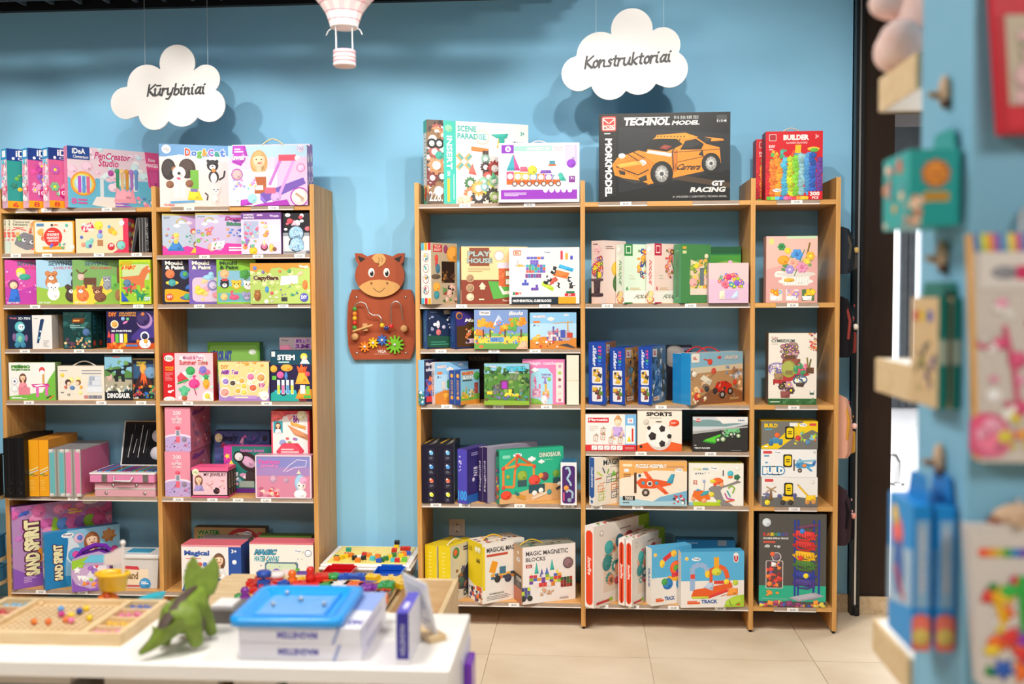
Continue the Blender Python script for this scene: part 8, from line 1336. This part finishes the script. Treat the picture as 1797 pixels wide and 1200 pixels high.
# stacked magnetism boxes with the blue tray
mx0, mx1, my0, my1 = -.695, -.445, -2.045, -1.80
for k, lab in enumerate(('lower white and violet magnet game box of the pair on table', 'upper white and violet magnet game box under the blue tray')):
    zz = TZ+.0005+k*.0335
    r = empty('magnet_game_box', ((mx0+mx1)/2, (my0+my1)/2, zz), radians(-.8*k), lab, 'game box', 'stacked magnet game boxes')
    w_, d_ = (mx1-mx0)/2, (my1-my0)/2
    MB().box(-w_, w_, -d_, d_, 0, .033, 'e9e7ee').obj('carton', CARD, r, bevel=.0008)
    g = Ink((-w_, -d_, 0), (1, 0, 0), (0, 0, 1), (0, -1, 0), 2*w_, .033); g.t('MAGNETISM', .32, .3, .65, .72, '6a68b8', .04, 180); g.p('a8b0d8', .76, 0, .79, 0, .84, 1, .81, 1); g.obj('front_print', CARD, r)
    g = Ink((w_, -d_, 0), (0, 1, 0), (0, 0, 1), (1, 0, 0), 2*d_, .033); g.lines(.2, .3, .8, .7, 2, 'b0b0cc', 2, .4); g.obj('side_print', CARD, r)
    g = Ink((-w_, -d_, .033), (1, 0, 0), (0, 1, 0), (0, 0, 1), 2*w_, 2*d_); g.p('8fa8e0', .5, .55, 1, .45, 1, 1, .5, 1); g.t('NO', .86, .1, .98, .22, '4a48a0', .06, 180); g.obj('top_print', CARD, r)
tz = TZ+.0005+.067+.001
tr_ = empty('magnet_tray', (-.6, -1.94, tz), radians(1), 'bright blue plastic tray with small steel balls on game boxes', 'tray')
BLU = '1f9cf0'
w_, d_ = .115, .118; t = MB(); hh = .018
def rrect(w, d, r, n=5): return [(sx*(w-r)+r*cos(a), sy*(d-r)+r*sin(a)) for sx, sy, a0 in ((1,1,0),(-1,1,90),(-1,-1,180),(1,-1,270)) for a in [radians(a0+90*k/n) for k in range(n+1)]]
rings = [(w_*.96, d_*.96, 0), (w_, d_, .002), (w_, d_, hh), (w_-.008, d_-.008, hh+.002), (w_-.02, d_-.02, hh), (w_-.028, d_-.028, .008), (w_-.034, d_-.034, .0065)]
vv = []; N_ = 24
for (a, b, z) in rings: vv += [(x, y, z) for x, y in rrect(a, b, .022)]
t.add(vv, [(i*N_+k, i*N_+(k+1) % N_, (i+1)*N_+(k+1) % N_, (i+1)*N_+k) for i in range(len(rings)-1) for k in range(N_)], BLU, True)
t.add(vv, [tuple(range(N_))[::-1], tuple(range(6*N_, 7*N_))], BLU); t.obj('tray_body', GLOSS, tr_)
MB().box(w_-.05, w_-.046, -d_+.03, d_-.03, .0066, .0125, BLU).obj('tray_divider', GLOSS, tr_); MB().box(-w_+.036, w_-.0505, -d_+.046, -d_+.05, .0066, .0125, BLU).obj('tray_divider', GLOSS, tr_)
dots = MB(); rd = random.Random(2)
for i in range(26):
    for j in range(26):
        x, y = -w_+.04+i*(2*w_-.094)/25, -d_+.055+j*(2*d_-.094)/25
        dots.add([(x+.0016*cos(k*pi/2), y+.0016*sin(k*pi/2), .0068) for k in range(4)], [(0, 1, 2, 3)], 'dceefa')
do = dots.obj('white_dots', CARD, tr_); do['kind'] = 'stuff'
for i, (px, py) in enumerate(((504, 1041), (528, 1052), (479, 1061), (569, 1061))):
    v = atZ(px, py, tz+.011); b_ = empty('steel_ball', (v.x, v.y, tz+.0069), 0, ['steel ball at the back of the blue tray', 'largest steel ball in the middle of blue tray', 'steel ball at the front left of blue tray', 'steel ball at the right of blue tray'][i], 'steel ball', 'balls in the blue tray')
    MB().sph(0, 0, .006, .006 if i == 1 else .005, '888').obj('ball', STEEL, b_)
# upright blue box and leaflet
v0_, v1_ = atZ(696, 1168, TZ), atZ(718, 1168, TZ)
ub = empty('magnet_game_box', ((v0_.x+v1_.x)/2, v0_.y+.07, TZ+.0005), 0, 'dark blue magnet game box standing upright on its edge', 'game box')
w_ = (v1_.x-v0_.x)/2
MB().box(-w_, w_, -.07, .07, 0, .105, cs=['3a35a0', 'e4e2ec', '3a35a0', '3a35a0', '5a55c0', 'fff']).obj('carton', CARD, ub, bevel=.0008)
g = Ink((-w_, -.07, 0), (1, 0, 0), (0, 0, 1), (0, -1, 0), 2*w_, .105); g.r(0, 0, 1, .12, 'ece8ee'); g.t('MAGNETISM', .3, .2, .7, .78, 'c8c8e8', .02, -90); g.obj('front_print', CARD, ub)
g = Ink((-w_, -.07, .105), (1, 0, 0), (0, 1, 0), (0, 0, 1), 2*w_, .14); g.r(.3, .2, .7, .5, 'd8d4f0'); g.obj('top_print', CARD, ub)
lf = empty('info_card', (-.345, -1.88, TZ+.0005), radians(38), 'white information card leaning in a small wooden stand on table', 'card stand')
MB().box(-.02, .02, -.06, .06, 0, .014).obj('stand', PALE, lf, bevel=.002)
MB().box(-.0012, .0012, -.055, .055, 0, .115, 'f2f0ee').obj('card', CARD, lf, (0, 0, .0142), (0, radians(-12), 0))
g = Ink((-.0013, .055, 0), (0, -1, 0), (0, 0, 1), (-1, 0, 0), .11, .115); g.lines(.1, .1, .9, .85, 9, '9aa4b4', 3, .3)
lp_ = g.obj('card_print', CARD, lf, (0, 0, .0142), (0, radians(-12), 0))
gbx = atZ(367, 1096, TZ); gb = empty('clear_box', (gbx.x+.025, gbx.y+.05, TZ+.0005), 0, 'small smoky grey box with white lid between dinosaur and tray', 'box')
MB().box(-.03, .03, -.045, .045, 0, .03, '6a6460').obj('box_body', GLOSS, gb, bevel=.002); MB().box(-.027, .02, -.03, .03, .0302, .036, 'f0ecea').obj('lid_card', CARD, gb)

# yellow boat bucket, orange scoop and turquoise sieve behind the bead board
MB().box(-1.12+1.2, -.955+1.2, TY1+1.91+.0003, -1.668+1.91, TZ-.02, TZ-.004).obj('back_ledge', WHITEP, dt)
BY = -1.70; bx_ = atY(198, 1035, BY); bz = bx_.z
bt = empty('toy_boat', (bx_.x, BY, TZ-.0036), 0, 'yellow toy boat bucket with white flag on orange base', 'toy boat'); kk = (BY-CAM.y)/F; h0 = bz-TZ+.0036
MB().lathe([(0, h0+.0), (23*kk, h0), (25*kk, h0+3*kk), (28*kk, h0+26*kk), (33*kk, h0+28*kk), (33*kk, h0+33*kk), (29*kk, h0+34*kk), (26*kk, h0+27*kk), (22*kk, h0+8*kk), (0, h0+7*kk)], 'f8c41a', n=24, sy=.7).obj('bucket', GLOSS, bt)
MB().tube([(20*kk, 0, h0+8*kk), (21*kk, 0, h0+88*kk)], 3.2*kk, 'f0e8e6').sph(21*kk, 0, h0+88*kk, 5*kk, 'f2eae8').obj('mast', GLOSS, bt)
fpts = [(-15,44),(-9,47),(0,46),(18,52),(18,80),(8,76),(0,70),(-14,66)]
MB().prism([(x*kk, h0+y*kk) for x, y in fpts], -.002, .002, 'efe4e2', 'y').obj('flag', GLOSS, bt)
MB().lathe([(0, h0), (9*kk, h0), (9*kk, h0-6*kk), (16*kk, h0-10*kk), (20*kk, h0-18*kk), (20*kk, 0), (0, 0)], 'f07818', n=20, cx=-10*kk).obj('orange_base', GLOSS, bt)
MB().lathe([(0, .004), (5*kk, .004), (5*kk, -.004), (0, -.004)], 'c8441a', n=12).obj('orange_hole', GLOSS, bt, (-4*kk, -16*kk, h0-8*kk), (pi/2, 0, 0))
sv = atY(270, 1045, BY); sp_ = empty('toy_sieve', (sv.x, BY, TZ-.0036), 0, 'turquoise plastic sand sieve tilted behind the bead board', 'sand toy')
MB().lathe([(0, .0), (14*kk, 0), (24*kk, sv.z-TZ-.004), (26*kk, sv.z-TZ+.001), (24*kk, sv.z-TZ+.002), (14*kk, .008), (0, .006)], '35b4c8', n=22, sy=.65).obj('bowl', GLOSS, sp_, loc=(0, 0, .004), rot=(0, radians(-13), 0))

# wooden bin with loose building toys
BZ = .49; bx0, bx1, by0, by1 = -1.105, -.384, -1.71, -1.005
wb = empty('toy_bin', ((bx0+bx1)/2, (by0+by1)/2, 0), 0, 'wooden toy bin full of colourful blocks behind the white table', 'toy bin')
ww, wd = (bx1-bx0)/2, (by1-by0)/2
for nm, a in (('side_panel', (-ww, -ww+.014, -wd, wd, .02, BZ)), ('side_panel', (ww-.014, ww, -wd, wd, .02, BZ)), ('back_panel', (-ww+.0142, ww-.0142, wd-.014, wd, .02, BZ)), ('front_panel', (-ww+.0142, ww-.0142, -wd, -wd+.014, .02, BZ)), ('divider', (ww-.165, ww-.153, -wd+.0142, wd-.0142, .301, BZ-.01)), ('bin_floor', (-ww+.0142, ww-.0142, -wd+.0142, wd-.0142, .285, .3))):
    MB().box(*a).obj(nm, PALE, wb, bevel=.0015)
for sx in (-1, 1):
    for sy in (-1, 1): MB().box(-.02, .02, -.02, .02, 0, .0198).obj('foot', PALE, wb, (sx*(ww-.03), sy*(wd-.03), 0))
pb = empty('play_board', (-.80, -1.36, .3005), 0, 'pale wooden play board filling the toy bin under the blocks', 'board')
MB().box(-.28, .25, -.33, .335, .185, .2).obj('board_top', PALE, pb); 
for s_ in (-.25, .21): MB().box(s_, s_+.02, -.3, .3, 0, .1848).obj('board_leg', PALE, pb)
PZ = .3005+.2+.0005
KC = {'red': 'd8261e', 'orange': 'f0701a', 'green': '2f9a44', 'yellow': 'f4c41c', 'blue': '1f4fb4', 'white': 'f0eae6', 'purple': '7a2a9a', 'black': '222', 'grey': '7a6a60', 'pink': 'e888a8'}
def block(px, py, kind, c, s_, lab, lv=0):
    if py < 1016: lv += .012
    v = atZ(px, py, PZ+.01+lv); cc = KC[c]
    x = min(max(v.x, -1.05), -.57); y = min(max(v.y, -1.65), -1.04); s_ *= 1.2
    r = empty('toy_block', (x, y, PZ+lv), random.Random(px).uniform(-.4, .4), lab, 'toy block', 'loose blocks in the wooden bin')
    m_ = MB()
    if kind == 'tile': m_.box(-s_, s_, -s_*.8, s_*.8, 0, .016, cc)
    elif kind == 'disc': m_.lathe([(0, 0), (s_, 0), (s_, .012), (s_*.8, .016), (0, .016)], cc, n=18)
    elif kind == 'brick': m_.box(-s_, s_, -s_*.6, s_*.6, 0, .024, cc)
    elif kind == 'gear':
        pts = []
        for k in range(10):
            for da, q in ((-.3, .6), (-.2, 1), (.2, 1), (.3, .6)): an = 2*pi*(k+da)/10; pts.append((s_*q*cos(an), s_*q*sin(an)))
        m_.prism(pts, 0, .014, cc)
    elif kind == 'peg': m_.lathe([(0, 0), (s_, 0), (s_, .02), (s_*.6, .026), (s_*.9, .034), (s_*.6, .044), (0, .046)], cc, n=14)
    m_.obj('block_body', GLOSS, r, bevel=.002 if kind in ('tile', 'brick', 'gear') else 0)
    if kind in ('tile', 'gear', 'brick'): MB().lathe([(.006, 0), (.006, .004), (0, .0042)], cc, n=10).obj('connector', GLOSS, r, (0, 0, .024 if kind == 'brick' else .016 if kind == 'tile' else .014))
for a in ((464,1020,'gear','red',.045,'red gear shaped block at the left of the bin'),(463,1005,'disc','blue',.018,'blue disc lying on the red gear',.02),(484,1007,'disc','white',.022,'white disc beside the red gear'),(463,1026,'brick','blue',.014,'blue brick in front of the red gear'),(499,1023,'tile','blue',.014,'blue tile left of the orange peg'),(513,1021,'peg','orange',.012,'orange peg beside the blue tile'),(527,1024,'tile','red',.02,'red tile behind the blue tray edge'),(530,1018,'tile','yellow',.02,'yellow tile behind the left red tile'),
          (545,1015,'peg','red',.012,'red peg standing among tiles'),(560,1011,'tile','red',.024,'red tile at the back beneath the red bin'),(566,1018,'tile','orange',.022,'left orange tile of the two at the back'),(582,1019,'tile','orange',.022,'right orange tile next to the green disc'),(586,1010,'disc','green',.018,'green disc at the back of the pile'),(607,1011,'tile','blue',.018,'left blue tile under the red bin'),(632,1011,'tile','blue',.018,'right blue tile of the back row'),(652,1012,'tile','yellow',.018,'yellow tile below the blue bin'),
          (603,1018,'tile','yellow',.022,'yellow tile left of its twin in second row'),(627,1018,'tile','yellow',.022,'yellow tile right of its twin in second row'),(649,1020,'tile','blue',.02,'blue tile at the right end of second row'),(553,1025,'disc','red',.024,'red disc in the front row'),(573,1026,'disc','green',.022,'green disc in the front row'),(596,1025,'tile','white',.024,'white tile in the front row'),(621,1026,'tile','orange',.024,'orange tile in the front row'),(643,1028,'disc','purple',.024,'large purple disc in the front row'),(664,1029,'disc','purple',.018,'small purple disc in the front row'),
          (695,1020,'gear','yellow',.05,'large yellow gear shaped block at the right'),(716,1024,'disc','blue',.014,'blue disc beside the yellow gear'),(684,1029,'brick','green',.018,'dark green brick in front of the yellow gear'),(704,1035,'brick','green',.018,'green brick stack near the info card'),(680,1039,'tile','red',.018,'red tile right of the blue tray'),(690,1043,'tile','grey',.02,'grey tile right of the blue tray'),(688,1052,'brick','orange',.022,'orange brick behind the upright blue box'),(689,1066,'peg','black',.012,'black peg figure behind the upright blue box'),
          (420,1046,'disc','green',.012,'small green disc at the left front of the bin'),(430,1052,'peg','purple',.012,'purple peg at the left front of the bin'),(439,1049,'tile','yellow',.012,'small yellow tile at the left front'),(447,1041,'brick','red',.012,'small red brick at the left front'),(455,1036,'disc','purple',.01,'small purple disc left of the tray')):
    block(*a)
for i, (px, py, c) in enumerate(((748,1062,'orange'),(756,1068,'purple'),(764,1056,'yellow'),(770,1060,'purple'),(752,1055,'green'),(768,1068,'red'),(760,1074,'red'))):
    v = atZ(px, py, .36); x = min(max(v.x, -.5), -.42); y = min(max(v.y, -1.66), -1.06)
    r = empty('ring_toy', (x, y, .3012+.03*(i % 3)), i, '%s plastic ring in the right end compartment of the bin, %s' % (c, ['beside the divider', 'at the front', 'at the back', 'near the end panel', 'under the yellow ring', 'next to the end panel', 'farthest front'][i]), 'ring', 'rings in the end compartment')
    MB().tube([(.014*cos(2*pi*k/14), .014*sin(2*pi*k/14), .012) for k in range(14)], .006, KC[c], 8, closed=True).obj('ring_body', GLOSS, r)
    MB().sph(.02, 0, .012, .006, KC[c]).obj('ring_knob', GLOSS, r)

# ---------------------------------------------------------------- right unit: backpacks hanging on its end panel
RX = P_R[3]+T
def pack(y0, y1, c, c2, label, fl_, dots=None):
    z1 = Zof(y0, RX+.03, .12); z0 = Zof(y1, RX+.03, .12); h_ = z1-z0
    r = empty('backpack', (RX+.002, .13, z0), 0, label, 'backpack', 'backpacks on the shelf end panel')
    prf = [(0, 0), (.05, .0), (.066, .02), (.07, h_*.4), (.062, h_*.78), (.045, h_*.95), (.02, h_), (0, h_*.98)]
    n_ = len(prf); v = []
    ys = [(-.1, .6), (-.085, .92), (-.05, 1), (.05, 1), (.085, .92), (.1, .6)]
    for yy, k in ys: v += [(x*k+.0005, yy, z) for x, z in prf]
    o = MB(); o.add(v, [(j*n_+i, (j+1)*n_+i, (j+1)*n_+i+1, j*n_+i+1) for j in range(5) for i in range(n_-1)], c, True)
    o.add(v, [tuple(range(n_)), tuple(range(5*n_, 6*n_))[::-1]], c); o.add(v, [(j*n_, j*n_+n_-1, (j+1)*n_+n_-1, (j+1)*n_) for j in range(5)], c); o.obj('bag', FUR, r)
    pk_ = MB().box(.055, .082, -.07, .07, .015, h_*.42, c2).obj('front_pocket', FUR, r, bevel=.01)
    MB().tube([(.01, 0, h_*.95), (.014, 0, h_+.05), (.006, 0, h_+.1)], .004, '3a3434').obj('strap', FUR, r)
    MB().tube([(.03, -.09, h_*.9), (.045, -.102, h_*.6), (.04, -.098, h_*.3)], .006, c2).obj('side_strap', FUR, r)
    MB().sph(.075, -.07, h_*.5, .012, fl_).obj('charm', FUR, r)
    if dots:
        rr = random.Random(h_)
        for _ in range(14): MB().sph(.066, rr.uniform(-.09, .06), rr.uniform(h_*.45, h_*.9), .006, rr.choice(dots.split()), 8, 5, (.4, 1, 1)).obj('print_dot', FUR, r)
pack(400, 480, '2a3038', '4a4640', 'topmost dark backpack with tan cord on shelf end panel', 'c8a868', '8a6a4a 555')
pack(520, 625, '1c1a1e', '8a3a34', 'black and red checked backpack with white pompom on shelf end panel', 'e8dccc', 'a83a34 c8b8a8')
pack(690, 798, 'd8a088', 'c8923a', 'floral pink backpack with mustard pocket on shelf end panel', 'f0c0b8', 'b84a3a e8d8a0 a86a3a')
pack(850, 948, '3a2a30', '1a1618', 'lowest black floral backpack on shelf end panel', 'e89a8a', 'd8a0a0 e8d8d0 8a3a4a')

# ---------------------------------------------------------------- neighbouring wooden rack at the far left edge
rk = empty('toy_rack', (-2.6, -.02, 0), 0, 'pale wooden toy rack cut off at the left edge of photo', 'rack')
for x in (-.3, .148):
    MB().box(x, x+.018, -.12, -.1, 0, .9).obj('rack_leg', PALE, rk, rot=(radians(-6), 0, 0)); MB().box(x, x+.018, .1, .12, 0, .9).obj('rack_leg', PALE, rk)
for z in (.14, .24, .5): MB().box(-.2818, .1478, -.09, .0998, z, z+.014).obj('rack_shelf', PALE, rk)
for i, (z, c, lab) in enumerate(((.1545, '3a80a8', 'blue toy tray on the low rack shelf at the left edge'), (.2545, '2a6a94', 'deep blue toy tray on middle rack shelf at the left edge'), (.5145, '1c1a20', 'black bag on the upper rack shelf at the left edge'))):
    r = empty('toy_tray', (-2.5, -.02, z), 0, lab, 'tray'); MB().box(-.1, .045, -.06, .07, 0, (.06, .09, .17)[i], c).obj('tray_body', GLOSS, r, bevel=.004); MB().box(-.105, .0465, -.065, .075, (.06, .09, .17)[i]+.0002, (.06, .09, .17)[i]+.008, c).obj('tray_rim', GLOSS, r, bevel=.002)

# ---------------------------------------------------------------- blue column with hanging toys, right foreground
CX, CY0, CY1 = .476, -2.70, -2.51
co = empty('wall_column', (0, 0, 0), kind='structure')
MB().box(CX, 1.15, CY0, CY1, 0, CEIL+.24).obj('column_body', WALLB, co, bevel=.004)
sl_ = empty('ledge_shelf', (.6, -2.4, 0), 0, 'white shelf rack with thick tan ledges behind the blue column', 'shelf')
MB().box(.13, .15, -.1, .09, 0, 2.0).obj('rack_panel', WHITEP, sl_)
for zt in (1.69, 1.243, .815):
    o = MB().box(-.124, .1298, -.105, .075, zt-.05, zt).obj('ledge', WHITEP, sl_)
    MB().box(-.13, -.1242, -.105, .075, zt-.051, zt+.001).obj('ledge_edge', PALE, o)
    MB().box(-.1242, .1298, .0752, .08, zt-.051, zt+.001).obj('ledge_edge', PALE, o)
pp = empty('plush_toy', (.53, -2.39, 1.6905), 0, 'fluffy pale pink plush toy on the top ledge', 'plush toy')
PK = noise_mat('pink_plush', 'f2d6ce', 'e8c2b8', s=40, rough=.95, bump=.8)
for nm, a in (('plush_body', (0, 0, .075, .07, 'ecc3ba', 18, 12, (.85, .9, 1.05))), ('plush_head', (-.005, -.01, .17, .068, 'ecc3ba', 18, 12, (1, .9, 1))), ('plush_foot', (-.055, -.03, .035, .034, 'ecc3ba', 14, 10)), ('plush_foot', (-.045, .03, .035, .034, 'ecc3ba', 14, 10)), ('plush_ear', (-.03, -.02, .24, .03, 'ecc3ba', 12, 8, (.8, .7, 1.4))), ('plush_ear', (.03, .01, .24, .03, 'ecc3ba', 12, 8, (.8, .7, 1.4))), ('plush_arm', (-.06, .0, .1, .03, 'ecc3ba', 12, 8, (1.2, .8, .8)))):
    MB().sph(*a).obj(nm, PK, pp)
def peg(px, py, label, toward='x'):
    Y = -2.62
    z = Zof(py, CX, Y)
    r = empty('wooden_peg', (CX, Y, z) if toward == 'x' else (Xof(px, CY0, z), CY0, z), 0, label, 'hook', 'wooden animal hooks')
    if toward == 'x':
        MB().tube([(0, 0, 0), (-.02, 0, .0), (-.026, 0, .003)], [.006, .005, .004], 'b09070').obj('peg_rod', MATTE, r); MB().sph(-.006, 0, .004, .015, 'd0b090', sc=(.5, .8, 1.5)).obj('animal_back', MATTE, r); MB().sph(-.006, -.006, -.012, .007, '5a4438').obj('animal_tail', MATTE, r)
    else:
        MB().tube([(0, 0, 0), (0, -.04, .004)], .008, 'c8a888').obj('peg_rod', MATTE, r); MB().sph(.01, -.01, .004, .022, 'd0b090', sc=(1.6, .5, .8)).obj('animal_back', MATTE, r); MB().sph(-.022, -.012, -.004, .009, '8a5038').obj('animal_tail', MATTE, r)
    return r
peg(1652, 167, 'wooden animal hook highest on blue column'); peg(1652, 455, 'wooden animal hook above the green boxes'); peg(1650, 812, 'wooden animal hook above the blue hanging boxes'); peg(1770, 885, 'wooden hedgehog hook on the front of blue column', 'y')
def hang(label, x0, x1, y0, y1, z0, z1, fr, sp, c, c2, tab):
    r = empty('hanging_box', ((x0+x1)/2, (y0+y1)/2, z0), 0, label, 'toy box', 'boxes hanging on the blue column')
    w_, d_, h_ = (x1-x0)/2, (y1-y0)/2, z1-z0
    MB().box(-w_, w_, -d_, d_, 0, h_, cs=[c2, c2, c2, c, c2, c2]).obj('carton', CARD, r, bevel=.001)
    g = Ink((-w_, d_, 0), (0, -1, 0), (0, 0, 1), (-1, 0, 0), 2*d_, h_); fr(g); g.obj('front_print', CARD, r)
    g = Ink((-w_, -d_, 0), (1, 0, 0), (0, 0, 1), (0, -1, 0), 2*w_, h_); sp(g); g.obj('side_print', CARD, r)
    if tab: MB().prism([(-d_*.9, h_-.01), (d_*.9, h_-.01), (d_*.6, h_+tab), (-d_*.6, h_+tab)], w_-.002, w_-.0005, c2, 'x').obj('hang_tab', CARD, r)
hang('teal hanging box with orange emblem on the blue column', .408, .47, -2.68, -2.57, Zof(396, .408, -2.68), Zof(262, .408, -2.68),
     lambda g: [g.sc(.05, .05, .9, .9, 18, .1, 'd8a080 e8c8a0 c86a5a f0d8c0 4a9aa0 e8a83a', 3, 'e')], lambda g: [g.st(.52, .68, .2, 'b4541e', 9, .85), g.st(.52, .68, .16, 'e0902a', 9, .9), g.lines(.36, .6, .7, .76, 3, 'b4541e', 2, .4), g.r(.28, .32, .78, .44, 'd8a02a'), g.lines(.3, .34, .76, .42, 2, '8a5a1a', 2, .4), g.sc(0, 0, .3, .4, 8, .09, 'c88a6a e8c8a8', 4, 'e')], '24aaa6', '17a09b', .03)
for i, (xa, xb) in enumerate(((.446, .458), (.463, .4745))):
    hang(['green spined beige hanging box facing the doorway', 'green spined hanging box next to the column face'][i], xa, xb, -2.68, -2.575, Zof(718, .446, -2.68), Zof(522, .446, -2.68),
         lambda g: [g.r(.1, .78, .8, .88, 'd8b83a'), g.r(.1, .78, .3, .88, 'c84a3a'), g.r(.6, .78, .8, .88, '4a5ab0'), g.ln('3a3a40', .04, .3, .5, .8, .2), g.ln('4a4a30', .04, .2, .3, .7, .6), g.sc(.3, .15, .9, .6, 10, .05, '4a4a58 8a8a3a 6a5a8a', 3)], lambda g: [g.r(0, .4, 1, .62, 'a8b8a8')], 'd8b888', '0f7a70', .02)
for i, (xa, xb) in enumerate(((.418, .4415), (.4475, .472))):
    hang(['bright blue hanging box with striped picture, outer one', 'bright blue hanging box, inner one beside the column'][i], xa, xb, -2.68, -2.58, Zof(1142, .418, -2.68), Zof(888, .418, -2.68),
         lambda g: [g.e(.4, .75, .12, 'e86a6a'), g.p('a8c8e0', 0, .2, 1, .3, 1, .7, 0, .6), g.e(.45, .5, .12, '2a60a8', .2), g.ln('c84a4a', .06, .3, .5, .7, .3), g.e(.3, .86, .08, 'e0c060')], lambda g: [g.r(.2, .3, .85, .9, '8ab0cc'), g.lines(.35, .4, .75, .85, 14, 'c8c0c4', 3, .5), g.e(.5, .12, .1, 'd86a5a', .14), g.e(.5, .1, .06, 'c8b05a')], '2c9ae2', '1888d2', .035)
def bag(label, px0, px1, py0, py1, slant, c, edge, fn):
    Y = CY0-.03
    z0, z1 = Zof(py1, .6, Y), Zof(py0, .6, Y); x0, x1 = Xof(px0, Y, z1), Xof(px1, Y, z1)
    r = empty('gift_bag', ((x0+x1)/2, Y+.012, z0), 0, label, 'toy bag', 'bags hanging on the blue column'); w_ = (x1-x0)/2; h_ = z1-z0; s_ = slant*2*w_
    MB().prism([(-w_+s_, 0), (w_-s_*.6, 0), (w_, h_), (-w_, h_)], -.01, .013, c, 'y', edge).obj('bag_body', CARD, r, bevel=.004)
    g = Ink((-w_, -.0135, 0), (1, 0, 0), (0, 0, 1), (0, -1, 0), 2*w_, h_); fn(g); g.obj('front_print', CARD, r)
    MB().tube([(0, .0, h_-.004), (0, .006, h_+.02), (.006, .012, h_+.03)], .003, 'bbb').obj('hang_loop', CARD, r)
bag('red edged hanging bag at the top right corner', 1735, 1940, -190, 232, .16, 'cfc0a8', 'c81e2c', lambda g: [g.p('c81e2c', .0, 1, .08, 1, .22, .02, .14, .02), g.r(.05, .5, .8, .58, 'd8283a'), g.p('c81e2c', .14, 0, .9, .0, .9, .1, .15, .12), g.e(.5, .35, .1, '5a9a4a'), g.sc(.3, .15, .8, .45, 12, .06, 'b8c8a0 d8b0b0 a8a8b8', 3)])
bag('clear white hanging bag with rainbow striped header', 1706, 1900, 408, 812, .1, 'd9cfc4', 'd8a050', lambda g: [[g.p(c, i/16, 1, (i+1)/16, 1, (i+1)/16+.02, .92, i/16+.02, .92) for i, c in enumerate('4a80b8 c8d04a e8904a 8a5ab0 5aa0c0 e8d04a c85a8a 4a8ac0 d8d05a e8a04a 7a6ab0 4aa0c0 c8d04a e8a04a 8a5ab0 5aa0c0'.split())], g.r(.06, .76, 1, .92, 'e8e0d8'), g.e(.3, .83, .06, '8a8a90', .03), g.r(.4, .8, .9, .86, 'd83a6a'), g.e(.16, .12, .1, 'e05a80'), g.e(.22, .1, .08, 'e87a98'), g.sc(.1, .1, .7, .7, 26, .035, 'f4eee8 e8a0b8 d85a80 f0e8e0 c8c0b8', 4, 'e'), g.sc(.3, .05, .6, .2, 6, .03, 'd8c84a e8a04a', 7), g.ln('e05a80', .02, .3, .6, .4, .4, .45, .2)])
bag('colourful bag of plastic shapes hanging lowest on blue column', 1698, 1890, 925, 1210, .14, 'dcd4cc', 'c8c0ba', lambda g: [[g.e(.15+i*.075, .84, .036, c, .03) for i, c in enumerate('e85a3a e8902a c8b83a 4aa04a 3a80c0 6a4ab0 c83a7a e85a3a 3a80c0'.split())], g.sc(.2, .1, .8, .72, 40, .06, '3ab04a e8c83a d83a3a 2a5ab0 8a3ab0 f0f0ec e8702a 2a8a3a', 3, 'erts'), g.ln('3ab04a', .06, .5, .7, .55, .35), g.ln('f0b82a', .05, .25, .6, .35, .4)])
